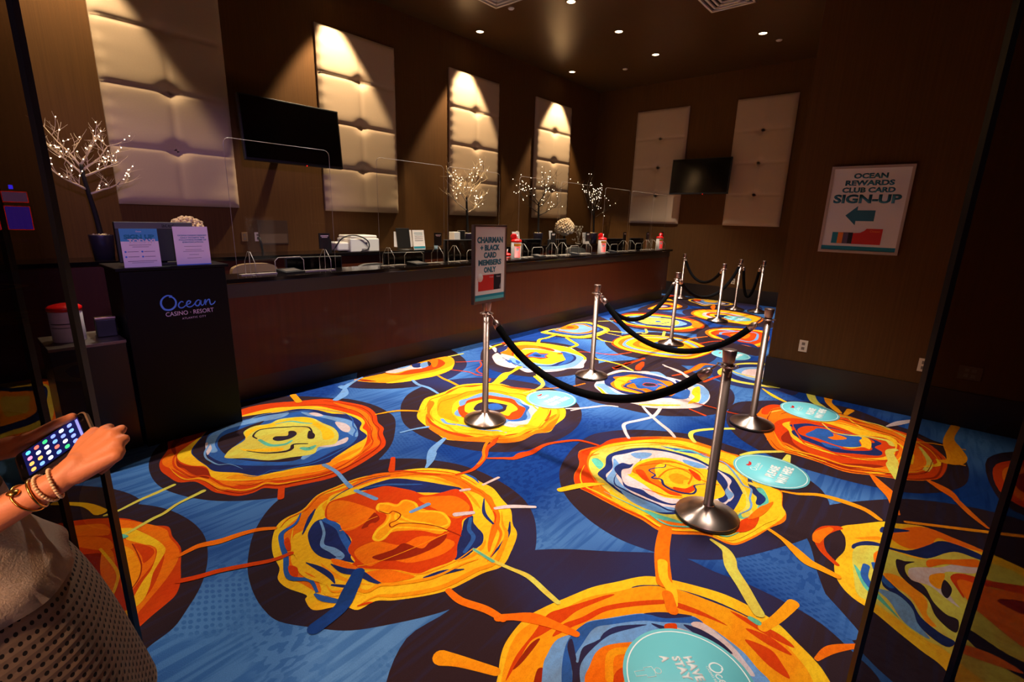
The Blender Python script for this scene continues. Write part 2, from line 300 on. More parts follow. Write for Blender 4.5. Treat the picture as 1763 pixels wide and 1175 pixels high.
CARPET = '''K|-3888,2156 -4246,1885 -4390,1563 -4344,1236 -4188,984 -3969,815 -3863,745 -3696,676 -3491,638 -3290,640 -3106,694 -2965,763 -2853,847 -2756,952 -2663,1087 -2591,1275 -2537,1490 -2652,1754 -2778,1941 -2967,2112 -3158,2245 -3340,2287 -3557,2287 -3786,2226
K|-2639,1738 -2532,1867 -2405,1967 -2231,2057 -2065,2097 -1908,2102 -1740,2084 -1587,2038 -1448,1947 -1330,1819 -1253,1698 -1212,1564 -1215,1451 -1247,1319 -1318,1132 -1411,972 -1514,830 -1632,741 -1768,660 -1883,644 -2019,656 -2176,696 -2326,764 -2452,841 -2572,947 -2655,1063 -2728,1240 -2744,1453
K|-1785,3110 -1716,3274 -1605,3422 -1454,3548 -1271,3657 -1107,3706 -929,3693 -763,3680 -548,3631 -342,3517 -234,3370 -175,3121 -202,2905 -304,2671 -456,2403 -592,2247 -714,2164 -819,2126 -977,2100 -1147,2121 -1316,2181 -1461,2266 -1576,2380 -1664,2514 -1730,2692 -1776,2881
K|-3432,2539 -3520,2656 -3588,2830 -3616,3038 -3559,3246 -3440,3455 -3263,3612 -3042,3716 -2755,3781 -2484,3729 -2281,3637 -2123,3487 -2013,3317 -1946,3129 -1923,2921 -1956,2677 -2025,2500 -2134,2378 -2277,2282 -2484,2208 -2666,2178 -2827,2188 -3003,2226 -3172,2319 -3336,2442
K|-1568,1238 -1456,1412 -1379,1580 -1209,1790 -979,1978 -725,2176 -528,2193 -350,2215 -110,2191 46,2099 145,2005 222,1775 157,1447 -57,1093 -316,807 -575,666 -795,639 -1009,676 -1181,753 -1317,957 -1313,1204
K|-1120,4263 -1168,4664 -1034,4894 -826,5113 -660,5232 -528,5295 -306,5319 -22,5149 146,5069 265,4959 411,4891 464,4597 453,4263 381,4050 272,3898 153,3792 -33,3721 -198,3692 -450,3680 -615,3721 -807,3810 -983,3977
K|-307,2974 -222,3236 -16,3515 204,3729 529,3871 812,3829 929,3501 830,2901 608,2421 435,2147 277,2034 141,2065 -8,2221 -129,2479 -215,2745
K|-3388,269 -3310,385 -3207,481 -3066,569 -2920,621 -2750,651 -2592,650 -2440,615 -2309,564 -2206,505 -2120,434 -2049,364 -2020,284 -1993,217 -2016,92 -2148,-60 -2386,-173 -2688,-216 -3076,-184 -3375,-89 -3455,58
K|-2770,4450 -2761,4718 -2751,5006 -2459,5425 -2170,5606 -1851,5386 -1620,5279 -1457,5216 -1304,5034 -1213,4819 -1168,4583 -1174,4383 -1265,4156 -1410,4000 -1537,3891 -1718,3819 -1946,3784 -2181,3754 -2393,3869 -2616,4138
K|-4201,4399 -4240,4685 -4192,4991 -4041,5153 -3796,5283 -3581,5354 -3291,5299 -3036,5178 -2855,5009 -2740,4799 -2710,4610 -2729,4345 -2827,4109 -2972,3951 -3162,3847 -3395,3787 -3601,3828 -3873,4004
K|-4217,2543 -4176,2385 -4043,2404 -3883,2526 -3745,2673 -3657,2828 -3593,3009 -3592,3257 -3688,3520 -3800,3700 -3967,3847 -4233,3978 -4465,4051 -4726,4045 -4833,3536 -4579,2851
K|-4328,5744 -4431,5958 -4574,6915 -4447,7486 -3943,7221 -3526,6781 -3319,6454 -3222,6128 -3310,5966 -3513,5851 -3684,5702 -3966,5610
K|-4008,7334 -4107,7613 -4144,8359 -3905,8788 -3444,8859 -2981,8614 -2669,8219 -2495,7856 -2456,7396 -2590,7348 -2835,7181 -3205,7029 -3617,7059
K|-3216,5797 -3315,6108 -3286,6595 -3012,7038 -2567,7089 -2199,6876 -1948,6529 -1840,6166 -1845,5794 -1976,5572 -2250,5495 -2546,5435 -2835,5462
K|-3441,9089 -3481,9439 -3268,9935 -2768,10180 -2207,9758 -1934,9398 -1803,8830 -2020,8705 -2403,8397 -2885,8592 -3216,8758
K|-2535,7407 -2579,7871 -2435,8248 -2104,8445 -1777,8328 -1553,7399 -1468,6752 -1614,6667 -1852,6629 -2158,6759 -2379,7022
K|-4128,8611 -4255,9309 -4324,10191 -4043,10322 -3689,9973 -3530,9464 -3706,9018 -3858,8687
K|-4966,10033 -4776,10781 -4346,11042 -3879,11182 -3257,11286 -2698,11208 -2405,10619 -2672,10312 -2987,9947 -3289,9975 -3658,9942 -4192,9874
K|-1685,5552 -1681,6054 -1442,6408 -1125,6451 -869,6078 -791,5372 -1001,5356 -1243,5213 -1498,5274
K|582,4832 864,5229 1188,5057 1044,4191 781,3947 596,4105
K|-7158,-24 -6858,282 -6357,525 -5427,562 -4709,423 -4513,212 -4608,-112
K|-3478,60 -3301,225 -3103,337 -3143,446 -3233,519 -3527,414 -3819,140
Q|-555,2231 -470,2303 -381,2396 -319,2481 -266,2592 -191,2570 -166,2508 -104,2406 -23,2319 52,2234 55,2199 12,2160 -91,2208 -183,2242 -299,2247 -422,2243
Y|-4284,456 -4185,666 -4050,1032|30 50 30
G|-3179,355 -3180,412 -3219,514 -3240,606 -3267,699|35 30 50 40
Y|-3520,189 -3381,301 -3236,343|50 60 100
R|-3957,2067 -3765,2155 -3548,2223 -3347,2190 -3182,2099 -3054,2065 -2969,1999 -2828,1926 -2754,1837 -2684,1638 -2651,1457 -2666,1344 -2719,1211 -2768,1109 -2839,1053 -2832,983 -2861,913 -2946,864 -3015,833 -3153,815 -3228,791 -3281,728 -3421,705 -3533,699 -3667,731 -3821,815 -3972,860 -4079,963 -4126,1064 -4183,1205 -4187,1369 -4234,1502 -4196,1680 -4079,1871
O|-3831,2080 -3581,2143 -3399,2140 -3211,2070 -3045,1999 -2936,1924 -2839,1883 -2793,1708 -2715,1526 -2752,1362 -2824,1207 -2896,1104 -2986,960 -2984,862 -3115,850 -3234,833 -3337,784 -3471,758 -3581,731 -3678,748 -3737,806 -3686,826 -3546,791 -3431,795 -3305,814 -3205,872 -2992,1013 -2867,1228 -2806,1494 -2899,1825 -3054,1953 -3219,2022 -3442,2097 -3700,2074
D|-3858,873 -3899,930 -3945,953 -4050,955 -3924,874 -3803,832 -3659,822 -3584,810 -3481,826 -3346,902 -3195,869 -3324,820 -3445,807 -3521,788 -3730,842
Y|-3962,1112 -3890,1040 -3793,935 -3699,842 -3574,819 -3454,851 -3367,908 -3176,887 -3065,956 -2977,1050 -2907,1154 -2852,1267 -2783,1409 -2807,1548 -2792,1650 -2915,1810 -3078,1930 -3172,1951 -3256,2026 -3397,2055 -3628,2005 -3841,1935 -3991,1763 -4071,1638 -4087,1467 -4064,1280
A|-3118,942 -2981,1052 -2912,1156 -2855,1269 -2790,1413 -2814,1542 -2848,1685 -2889,1770 -2887,1709 -2880,1536 -2855,1448 -2914,1298 -2960,1177 -3016,1075 -3122,1012
N|-3942,1095 -3704,927 -3543,904 -3387,915 -3266,926 -3141,1019 -3025,1079 -2978,1186 -2932,1307 -2850,1466 -2880,1536 -2949,1713 -3012,1886 -3164,1921 -3277,2006 -3484,2013 -3614,1930 -3773,1885 -3901,1783 -3951,1621 -4022,1487 -4077,1328 -4052,1213 -3976,1116
K|-3910,1090 -3685,930 -3537,911 -3391,925 -3424,962 -3563,972 -3731,1027 -3845,1083 -3949,1198 -3999,1343 -3947,1560 -3985,1588 -4041,1426 -4049,1275
B|-3853,1076 -3924,1149 -3975,1249 -3980,1402 -3947,1560 -3867,1704 -3818,1818 -3597,1881 -3403,1965 -3260,1942 -3081,1855 -2990,1738 -2977,1592 -2946,1445 -2958,1350 -3063,1223 -3199,1094 -3348,1006 -3526,978 -3685,1007
L|-3826,1067 -3922,1168 -3972,1290 -3955,1448 -3922,1584 -3875,1696 -3813,1606 -3859,1420 -3887,1258 -3838,1159 -3687,1069 -3553,1041 -3565,1000 -3678,1014
W|-3735,1023 -3729,1045 -3629,1030 -3549,985 -3560,975
L|-3814,1778 -3597,1881 -3390,1957 -3260,1942 -3082,1854 -3082,1819 -3221,1829 -3409,1877 -3611,1825 -3707,1774
W|-3426,1861 -3343,1902 -3240,1885 -3181,1830 -3256,1813
W|-3742,1805 -3714,1854 -3614,1864 -3642,1816
K|-3648,1074 -3778,1148 -3814,1273 -3845,1414 -3839,1479 -3712,1317 -3632,1255 -3528,1126 -3454,1062
K|-3434,1037 -3253,1153 -3128,1272 -3106,1423 -3079,1495 -3035,1388 -3070,1285 -3232,1145
L|-3055,1398 -3127,1542 -3102,1663 -3106,1778 -3041,1721 -3038,1627 -3063,1540 -3020,1432 -3009,1385
W|-3112,1556 -3091,1657 -3106,1778 -3038,1725 -3046,1620
G|-3743,1287 -3797,1383 -3764,1492 -3793,1585 -3720,1719 -3617,1777 -3486,1782 -3333,1795 -3186,1753 -3073,1658 -3112,1556 -3038,1473 -3102,1339 -3166,1221 -3301,1135 -3399,1042 -3457,1059 -3528,1126 -3607,1245
Y|-3754,1313 -3751,1486 -3749,1648 -3656,1760 -3490,1759 -3292,1760 -3168,1701 -3199,1637 -3355,1699 -3546,1704 -3693,1621 -3680,1477 -3707,1358 -3607,1245 -3523,1163 -3419,1200 -3347,1300 -3274,1369 -3245,1335 -3356,1214 -3488,1150 -3607,1245
T|-3719,1517 -3693,1621 -3600,1671 -3530,1720|20 40 20
T|-3520,1312 -3385,1326 -3323,1402 -3343,1465|40 60 30
T|-3179,1460 -3132,1490 -3145,1540|50 90 40
K|-3559,1307 -3628,1310 -3697,1386 -3651,1487 -3593,1562 -3569,1597 -3474,1666 -3326,1619|20 30 20
K|-3418,1638 -3326,1636 -3264,1592 -3306,1568
K|-3464,1382 -3498,1418 -3449,1483 -3515,1525 -3489,1558 -3423,1543 -3385,1475 -3406,1398
K|-3410,1178 -3285,1253 -3213,1351 -3220,1406 -3275,1448 -3215,1522|10 50 20
D|-3930,2034 -3747,2116 -3543,2179 -3353,2150 -3196,2065 -3074,2034 -2993,1972 -2860,1903 -2790,1817 -2726,1628 -2696,1457 -2709,1351 -2758,1225 -2801,1126 -2865,1071 -2855,1001 -2882,932 -2964,886 -3032,858 -3166,845 -3240,827|4 12 12 12 4
R|-3357,2124 -3209,2033 -3100,1996 -3028,1933 -2907,1868 -2840,1790 -2774,1617 -2736,1457 -2741,1356 -2783,1233 -2824,1138 -2889,1087 -2884,1024 -2915,963 -2996,923 -3060,898 -3184,883 -3251,862 -3299,804 -3424,781 -3525,774 -3646,804 -3783,882 -3917,924 -4009,1018 -4049,1109 -4101,1234 -4108,1379|4 20 20 20 4
A|-2707,1457 -2720,1353 -2771,1229 -2818,1135 -2885,1084 -2879,1019 -2904,953 -2981,905 -3041,872 -3169,851 -3239,825 -3290,765 -3422,746 -3528,747|4 30 30 30 4
O|-3040,1919 -2916,1861 -2847,1787 -2782,1615 -2752,1457 -2765,1359 -2815,1244 -2860,1157 -2925,1111 -2921,1052 -2947,993 -3020,952|4 25 25 25 4
B|-3807,1888 -3675,1955 -3521,2008 -3377,1987 -3257,1920 -3168,1892 -3112,1839 -3021,1783 -2977,1717 -2935,1580 -2914,1458 -2919,1382 -2949,1290 -2973,1215 -3016,1171 -3005,1117 -3023,1064 -3086,1030|4 20 20 20 4
L|-3170,1057 -3256,1039 -3303,1018 -3338,973 -3431,955 -3506,952 -3595,976 -3696,1034 -3795,1065 -3866,1132 -3900,1198 -3941,1290 -3946,1399 -3979,1489 -3952,1609 -3868,1733 -3782,1857|4 20 20 20 4
D|-3955,1823 -3837,1987 -3596,2082 -3442,2097 -3269,2054 -3077,1968 -2967,1895 -2897,1860 -2812,1720|6
Y|-2402,929 -2445,997 -2455,1103 -2533,1230 -2539,1360 -2529,1516 -2446,1687 -2335,1864 -2194,1974 -2066,2015 -1928,2008 -1821,2008 -1701,1957 -1590,1910 -1494,1815 -1416,1760 -1347,1629 -1312,1522 -1348,1423 -1379,1270 -1424,1172 -1514,1047 -1573,987 -1586,908 -1652,881 -1677,845 -1724,782 -1801,786 -1827,803 -1932,766 -2015,764 -2079,801 -2187,820 -2299,863
O|-2489,1379 -2507,1567 -2446,1687 -2295,1831 -2108,1959 -2034,1953 -1909,1925 -1782,1934 -1694,1887 -1600,1829 -1530,1738 -1470,1630 -1427,1556 -1471,1590 -1559,1711 -1611,1796 -1704,1852 -1821,1897 -1958,1879 -2159,1866 -2276,1786 -2406,1632 -2444,1450 -2447,1284 -2422,1181 -2285,1037 -2261,958 -2150,890 -2042,851 -1901,884 -1791,851 -1900,824 -2002,807 -2165,876 -2290,911 -2353,954 -2413,1072 -2508,1227
A|-2444,1450 -2406,1632 -2259,1802 -2044,1884 -1839,1854 -1686,1773 -1601,1672 -1487,1594 -1461,1489 -1488,1394 -1509,1244 -1593,1105 -1718,991 -1864,934 -2002,955 -2101,971 -2249,1029 -2276,1155 -2408,1195 -2449,1308
Y|-2462,1270 -2462,1363 -2444,1450 -2397,1625 -2242,1787 -2061,1854 -1920,1859 -1799,1814 -1698,1785 -1595,1721 -1504,1598 -1483,1486 -1497,1403 -1431,1387 -1509,1244 -1598,1108 -1682,1023 -1805,972 -1972,949 -2108,965 -2249,1029 -2282,1127 -2345,1182
N|-2409,1427 -2393,1569 -2348,1672 -2207,1760 -2077,1824 -1966,1872 -1953,1815 -2055,1718 -2157,1636 -2302,1584 -2362,1471
B|-2395,1468 -2335,1581 -2255,1657 -2177,1735|10 40 10
N|-2246,1032 -2295,1092 -2282,1137 -2197,1162 -2053,1150 -1952,1109 -1900,1067 -1854,1058 -1903,1030 -1964,990 -2026,968 -2101,971 -2194,1000
B|-2271,1141 -2161,1152 -2060,1124 -1928,1094|60 50 60
L|-2281,1116 -2174,1078 -2088,1021 -2011,1036 -1941,1038 -1939,1013|20 25 70 40
N|-1708,1717 -1711,1657 -1653,1581 -1585,1485 -1519,1400 -1490,1444 -1494,1522 -1501,1582 -1548,1637 -1616,1659 -1664,1679
B|-1698,1692 -1636,1618 -1565,1581 -1519,1472|30 40 30
R|-2376,1431 -2348,1512 -2321,1571 -2237,1616 -2157,1650 -2064,1670 -2016,1755 -1982,1842 -1906,1845 -1793,1794 -1714,1723 -1719,1650 -1653,1581 -1585,1485 -1516,1402 -1548,1288 -1570,1219 -1658,1163 -1737,1098 -1804,1045 -1851,1027 -1862,1067 -1956,1086 -2017,1144 -2113,1155 -2183,1175 -2268,1150 -2333,1170 -2411,1241 -2402,1327
O|-2395,1232 -2368,1307 -2200,1365 -2126,1362 -2085,1223 -2113,1155 -2204,1177 -2276,1155
O|-2065,1617 -1994,1722 -1909,1789 -1775,1762 -1752,1642 -1876,1619
O|-1922,1100 -1915,1219 -1798,1288 -1775,1407 -1619,1492 -1587,1390 -1653,1242 -1762,1176 -1782,1090
D|-1824,1137 -1806,1207 -1795,1253 -1796,1309 -1697,1344 -1707,1411 -1690,1506 -1652,1423 -1683,1266 -1751,1169
D|-2126,1362 -2055,1337 -2058,1227 -2126,1339
R|-2057,1270 -2042,1305 -1965,1231 -1948,1188
A|-2182,1406 -2171,1466 -2111,1497 -2118,1553 -2065,1577 -1985,1566 -1906,1591 -1841,1628 -1745,1582 -1724,1537 -1718,1481 -1810,1436 -1879,1372 -1915,1318 -1893,1258 -1915,1219 -1953,1223 -1999,1282 -2021,1347 -2069,1393 -2134,1379
Y|-2148,1389 -2186,1427 -2149,1462 -2096,1486 -2111,1548 -2043,1573 -1957,1543 -1906,1591 -1842,1616 -1755,1584 -1764,1521 -1830,1502 -1900,1460 -1969,1440 -2039,1444 -1984,1403 -1901,1436|25
Y|-2126,1386 -2054,1406 -2000,1345 -1983,1276 -1946,1229 -1907,1235 -1911,1281 -1933,1354 -1856,1425 -1774,1480 -1713,1526|22
D|-2126,1386 -2068,1405 -2068,1440 -2010,1447 -1984,1403 -1986,1358 -1953,1345 -1944,1397 -1873,1463 -1784,1513 -1706,1533 -1624,1547|12
A|-2127,1142 -2099,1210 -2098,1297 -2091,1350|8
A|-1820,1055 -1779,1127 -1741,1267 -1711,1426 -1694,1523|8
A|-1834,1026 -1737,1098 -1658,1163 -1565,1216 -1523,1311 -1502,1407 -1505,1521|10 12 10
O|-1958,996 -1903,1030 -1809,1049 -1829,1014 -1894,987
O|-1753,1051 -1700,1132 -1619,1174 -1563,1193 -1602,1112 -1656,1063
N|-2022,903 -1944,924 -1864,934 -1799,924|10 60 10
N|-1924,977 -1842,994 -1772,1034 -1689,1047 -1621,1067|10 70 50 10
N|-1798,910 -1753,941|20 30
N|-1529,1218 -1488,1302 -1432,1382|10 50 10
B|-2429,1080 -2356,1014 -2326,927 -2234,885 -2130,855 -2031,812 -1968,807 -1898,856 -1808,843|10 40 40 40 20
B|-1799,830 -1746,843 -1666,889|20 50 30
N|-2404,1150 -2346,1089 -2241,995|10 35 10
N|-1779,1884 -1678,1780 -1573,1741|10 35 20
N|-1516,1817 -1444,1713 -1396,1530|10 30 10
N|-2424,1254 -2454,1358 -2460,1536 -2408,1660|10 15 10
B|-2108,2007 -2000,2015 -1929,1992|10 30 10
O|-2382,944 -2427,1008 -2439,1109 -2516,1232 -2521,1359 -2509,1510 -2424,1673 -2314,1838 -2177,1940 -2056,1975 -1926,1968|4 20 20 20 4
A|-1615,1860 -1529,1771 -1457,1722 -1392,1604 -1355,1507 -1384,1416 -1410,1273 -1449,1180 -1535,1062 -1591,1006 -1605,934|4 40 40 40 4
O|-2384,1647 -2288,1806 -2163,1907 -2048,1944 -1924,1934 -1828,1929 -1724,1880 -1628,1834 -1547,1749 -1479,1701 -1419,1589 -1385,1496|4 30 30 30 4
Y|-1633,973 -1689,950 -1710,921 -1751,870 -1815,875 -1838,892 -1924,861 -1994,859 -2047,888 -2139,901 -2236,934 -2326,987|4 30 30 30 4
A|-1429,1481 -1460,1402 -1486,1281 -1521,1203 -1592,1104 -1637,1055 -1647,991 -1699,968 -1719,939 -1757,890 -1818,893|4 30 30 30 4
R|-2255,904 -2267,932 -2175,903 -2178,882
R|-2060,835 -2018,857 -1961,829 -1996,813
R|-1672,1833 -1603,1803 -1504,1638 -1588,1772 -1701,1856
R|-2446,1687 -2388,1758 -2280,1819 -2184,1888|20 30 20
R|-1603,919 -1588,953 -1575,971|10 20 10
O|-1644,2989 -1619,3175 -1421,3422 -1234,3565 -1050,3577 -888,3560 -791,3555 -633,3378 -538,3255 -457,3232 -417,3063 -377,2973 -370,2881 -414,2764 -446,2643 -498,2500 -546,2456 -655,2450 -795,2338 -870,2313 -973,2340 -1071,2347 -1217,2359 -1344,2376 -1455,2392 -1539,2493 -1593,2640 -1696,2789 -1692,2875
R|-1644,2989 -1619,3175 -1418,3414 -1357,3446 -1478,3275 -1588,3096 -1641,2941 -1635,2846 -1578,2713 -1524,2647 -1392,2527 -1356,2412 -1278,2392 -1201,2385 -1337,2382 -1460,2400 -1537,2495 -1591,2641 -1693,2791
Y|-1628,2919 -1580,3104 -1397,3370 -1213,3511 -1031,3525 -840,3541 -770,3481 -633,3378 -538,3255 -459,3219 -420,3060 -381,2970 -417,2779 -504,2520 -552,2475 -631,2472 -555,2614 -510,2830 -527,2961 -710,3305 -835,3389 -996,3424 -1187,3446 -1331,3361 -1425,3271 -1525,3121 -1584,2996 -1615,2834 -1554,2706 -1402,2544 -1332,2483 -1498,2643 -1623,2826
G|-1586,2767 -1607,2906 -1555,3058 -1419,3258 -1272,3364 -1097,3394 -931,3360 -798,3335 -658,3220 -554,3070 -487,3042 -501,2859 -551,2712 -604,2643 -705,2569 -817,2455 -934,2455 -1053,2426 -1179,2439 -1286,2478 -1402,2544 -1509,2632
Y|-1281,2507 -1211,2477 -1110,2460 -1027,2451 -960,2430 -999,2394 -1106,2377 -1207,2413
T|-1013,2443 -934,2455 -826,2476 -796,2466 -884,2423 -954,2416
T|-1566,2755 -1546,2804 -1470,2756 -1460,2679
T|-589,3133 -557,3187 -487,3042 -518,2926 -510,2830 -560,2743 -587,2778 -558,2888 -526,3027
G|-602,2891 -536,2996 -525,2857 -558,2765
N|-1511,2869 -1506,2970 -1445,3112 -1334,3235 -1192,3287 -1040,3302 -931,3268 -839,3239 -751,3211 -654,3072 -615,2967 -626,2825 -699,2674 -803,2597 -876,2509 -941,2469 -1041,2480 -1147,2492 -1260,2527 -1366,2578 -1435,2619 -1451,2745
W|-1479,2900 -1437,3003 -1368,3152 -1241,3240 -1114,3264 -1003,3260 -931,3238 -869,3239 -746,3163 -723,3056 -667,2964 -675,2844 -720,2737 -854,2612 -881,2545 -960,2513 -1054,2468 -1170,2516 -1261,2550 -1327,2589 -1384,2640 -1402,2762
L|-1460,2887 -1346,2787 -1346,2703 -1251,2609 -1113,2546 -974,2543 -897,2582 -868,2557 -944,2476 -1051,2460 -1153,2486 -1238,2547 -1351,2592 -1392,2744
N|-1378,3028 -1324,3016 -1330,2889 -1387,2864 -1384,2751 -1278,2660 -1219,2590 -1107,2575 -988,2573 -907,2606 -879,2675 -926,2675 -1044,2611 -1179,2677 -1243,2720 -1294,2753 -1310,2849 -1294,2953 -1324,3063 -1291,3143
W|-1314,3041 -1286,3131 -1205,3209 -1042,3193 -927,3227 -1003,3260 -1130,3248 -1253,3212 -1318,3149 -1340,3000 -1310,2849 -1336,2768 -1236,2623 -1117,2637 -1002,2605 -913,2621 -892,2708 -1010,2666 -1150,2704 -1271,2774 -1299,2918
L|-1405,3034 -1351,3118 -1291,3143 -1293,3046 -1340,3000
L|-1091,3207 -994,3238 -923,3216 -1001,3142
L|-841,3153 -762,3121 -724,3030 -673,2982 -684,2902 -740,2991 -806,3079
N|-908,3231 -825,3196 -742,3088 -727,2979 -684,2902 -708,2835 -803,2981 -894,3131
Y|-1271,2774 -1305,2884 -1298,3010 -1217,3133 -1123,3176 -986,3157 -893,3188 -806,3079 -759,3022 -715,2943 -740,2850 -825,2726 -906,2695 -1003,2650 -1150,2704 -1277,2741
O|-1273,2800 -1289,2898 -1257,3019 -1187,3115 -1089,3147 -955,3129 -873,3043 -859,2978 -876,2863 -912,2758 -1004,2743 -1092,2759 -1193,2793
Y|-1187,2966 -1168,3073 -1081,3126 -947,3109 -866,3023 -868,2895 -919,2823 -1004,2791 -1102,2827
R|-1268,2833 -1230,2869 -1146,2785 -1092,2759 -1004,2743 -947,2749 -905,2741 -968,2705 -1062,2737 -1176,2757
R|-1009,3107 -924,3075 -888,3002 -932,3013
R|-990,2805 -926,2841 -900,2927 -876,2863 -901,2780 -954,2766
N|-1151,3059 -1141,3010 -1183,2956 -1199,2897 -1142,2868 -1140,2817 -1087,2840 -1041,2782 -954,2766 -873,2806 -869,2870 -896,2918 -852,2985|10 20 30 10
R|-1274,2913 -1237,2977 -1179,3047 -1079,3069 -977,3080 -895,3022 -816,3019 -783,3037|12
O|-1110,2845 -1108,2984 -1055,3063 -962,3039 -932,2909|20
A|-1067,2913 -1053,2980 -1007,2996 -947,2973 -973,2935 -962,2882 -1013,2859
R|-1125,2653 -1031,2670 -975,2676 -899,2724|10 15 10
O|-1575,2872 -1598,2786 -1524,2647 -1382,2511|15
B|-1297,3312 -1147,3346 -992,3412|10 60 10
T|-1197,3299 -1097,3394 -971,3352|10 50 10
N|-662,3269 -596,3126 -536,3064 -531,2978|30 100 50
N|-674,2867 -651,2910 -615,2967 -599,2850 -618,2770 -660,2794
Y|-680,3198 -612,3087 -522,2879|50 60 50
Y|-627,3025 -602,2891 -611,2776|30 70 30
R|-673,2472 -805,2367 -876,2340 -973,2362 -1068,2367 -1209,2376 -1332,2392 -1438,2409 -1518,2507 -1568,2648 -1668,2792 -1666,2875 -1621,2985|4 15 15 15 4
Y|-417,2966 -412,2879 -454,2771 -484,2659 -532,2525 -576,2483 -677,2477 -808,2374 -879,2353 -974,2380 -1064,2389 -1198,2400 -1316,2414 -1422,2425 -1505,2516 -1559,2652|4 30 30 30 4
T|-512,2670 -554,2542 -597,2502 -695,2500 -820,2408 -887,2394 -974,2422 -1057,2431 -1180,2440 -1289,2450|4 20 20 20 4
Y|-1515,2964 -1491,3112 -1332,3308 -1183,3422 -1036,3434 -907,3422 -829,3417 -704,3273 -630,3174|4 20 20 20 4
L|-1299,3265 -1164,3367 -1031,3378 -914,3368 -844,3365 -729,3235 -663,3144 -610,3125 -585,3003 -560,2940 -553,2875 -578,2792 -594,2703|4 20 20 20 4
N|-661,2731 -695,2646 -726,2622 -791,2620 -873,2554 -916,2535 -977,2545 -1038,2544 -1130,2547 -1209,2558 -1275,2571 -1320,2639 -1342,2731|4 20 20 20 4
R|-555,2728 -496,2842 -479,2741 -494,2652 -549,2593
O|-518,2926 -499,2986 -466,3061 -469,2929 -492,2826 -534,2767
Y|-3143,2486 -3318,2692 -3330,2824 -3336,2969 -3375,3184 -3273,3368 -3123,3509 -2959,3529 -2763,3608 -2511,3491 -2320,3404 -2250,3418 -2141,3259 -2104,3068 -2059,2931 -2118,2817 -2118,2651 -2179,2540 -2271,2465 -2388,2392 -2473,2310 -2574,2266 -2730,2311 -2817,2315 -3015,2372
O|-2817,2315 -2969,2418 -3030,2492 -2812,2380 -2627,2382 -2429,2433 -2313,2586 -2231,2679 -2156,2866 -2234,3168 -2215,3290 -2104,3068 -2066,2924 -2118,2817 -2118,2651 -2179,2540 -2271,2465 -2473,2310 -2589,2279
R|-2987,2450 -2829,2395 -2655,2384 -2482,2437 -2392,2469 -2320,2594 -2368,2519 -2454,2409 -2596,2355 -2743,2357 -2878,2378
R|-2269,2642 -2220,2747 -2169,2854 -2187,2707 -2249,2620
R|-3290,2928 -3329,3021 -3338,3149 -3294,3033
R|-3307,3181 -3268,3267 -3216,3343 -3244,3243
R|-3111,3496 -2959,3529 -2774,3621 -2775,3551 -2926,3491
O|-3231,2659 -3234,2715 -3167,2684 -3035,2521 -2863,2424 -3011,2477
R|-2332,3318 -2262,3174 -2225,3077 -2205,3097 -2271,3235
A|-3252,2839 -3161,3100 -3135,3260 -2952,3352 -2774,3313 -3023,3237 -3095,3036 -3058,2830 -2899,2655 -2719,2565 -2819,2532 -2969,2552
L|-2885,2669 -2913,2748 -2794,2689 -2782,2650 -2833,2634
L|-2852,2499 -2766,2472 -2670,2519 -2561,2564 -2439,2593 -2375,2655 -2299,2676|50 40 40 20
L|-3050,2877 -3053,2995 -3058,3180 -2992,3268 -2849,3302 -2691,3313 -2542,3261 -2443,3283 -2368,3106 -2276,2901 -2327,2790 -2421,2760 -2632,2714 -2866,2758
W|-2691,3313 -2542,3261 -2435,3272 -2359,3080 -2276,2901 -2330,2794 -2408,2773 -2415,2893 -2341,2965 -2351,3054 -2482,3171
B|-2736,3268 -2604,3240 -2501,3226 -2441,3104 -2372,3034 -2347,2958 -2400,2875 -2464,2878 -2451,3024 -2537,3191
O|-3102,2520 -3261,2710 -3274,2830 -3284,2964 -3325,3164 -3233,3338 -3092,3470 -2938,3487 -2756,3559 -2520,3450 -2342,3370|4 30 30 30 4
A|-3194,3309 -3062,3430 -2919,3449 -2750,3523 -2526,3426 -2353,3354 -2289,3366 -2195,3221 -2169,3048 -2139,2926 -2195,2829 -2195,2687 -2243,2588 -2316,2517 -2415,2446 -2490,2368|4 40 40 40 4
A|-2245,3186 -2214,3034 -2174,2924 -2216,2832 -2214,2696 -2265,2605 -2344,2549 -2443,2499 -2513,2443 -2592,2412 -2712,2442 -2783,2436 -2947,2471 -3057,2558|4 30 30 30 4
O|-3019,2590 -3151,2744 -3157,2843 -3155,2951 -3175,3105 -3096,3235 -2990,3337 -2875,3358 -2735,3428 -2544,3350 -2396,3288 -2344,3296 -2267,3170|4 20 20 20 4
Y|-2862,3332 -2729,3390 -2554,3305 -2430,3236 -2391,3235 -2327,3127 -2305,3006 -2272,2919 -2302,2845 -2294,2733 -2332,2656 -2394,2606 -2475,2560 -2533,2509 -2600,2482 -2703,2510|4 30 30 30 4
R|-2939,2759 -2954,2856 -3012,2955 -2984,3104 -2970,3181 -2864,3223 -2736,3268 -2608,3197 -2513,3177 -2455,3090 -2404,2968 -2436,2889 -2513,2862 -2632,2714 -2766,2649
Y|-2878,2782 -2959,2889 -2939,3027 -2885,3121 -2782,3162 -2669,3175 -2543,3111 -2532,3015 -2504,2938 -2561,2916 -2699,2782 -2809,2743
K|-2822,2837 -2887,2960 -2851,3054 -2688,3118 -2648,3081 -2597,2986 -2647,2867 -2751,2835
B|-2803,3004 -2764,3081 -2673,3057 -2646,3010 -2685,2936 -2748,2946
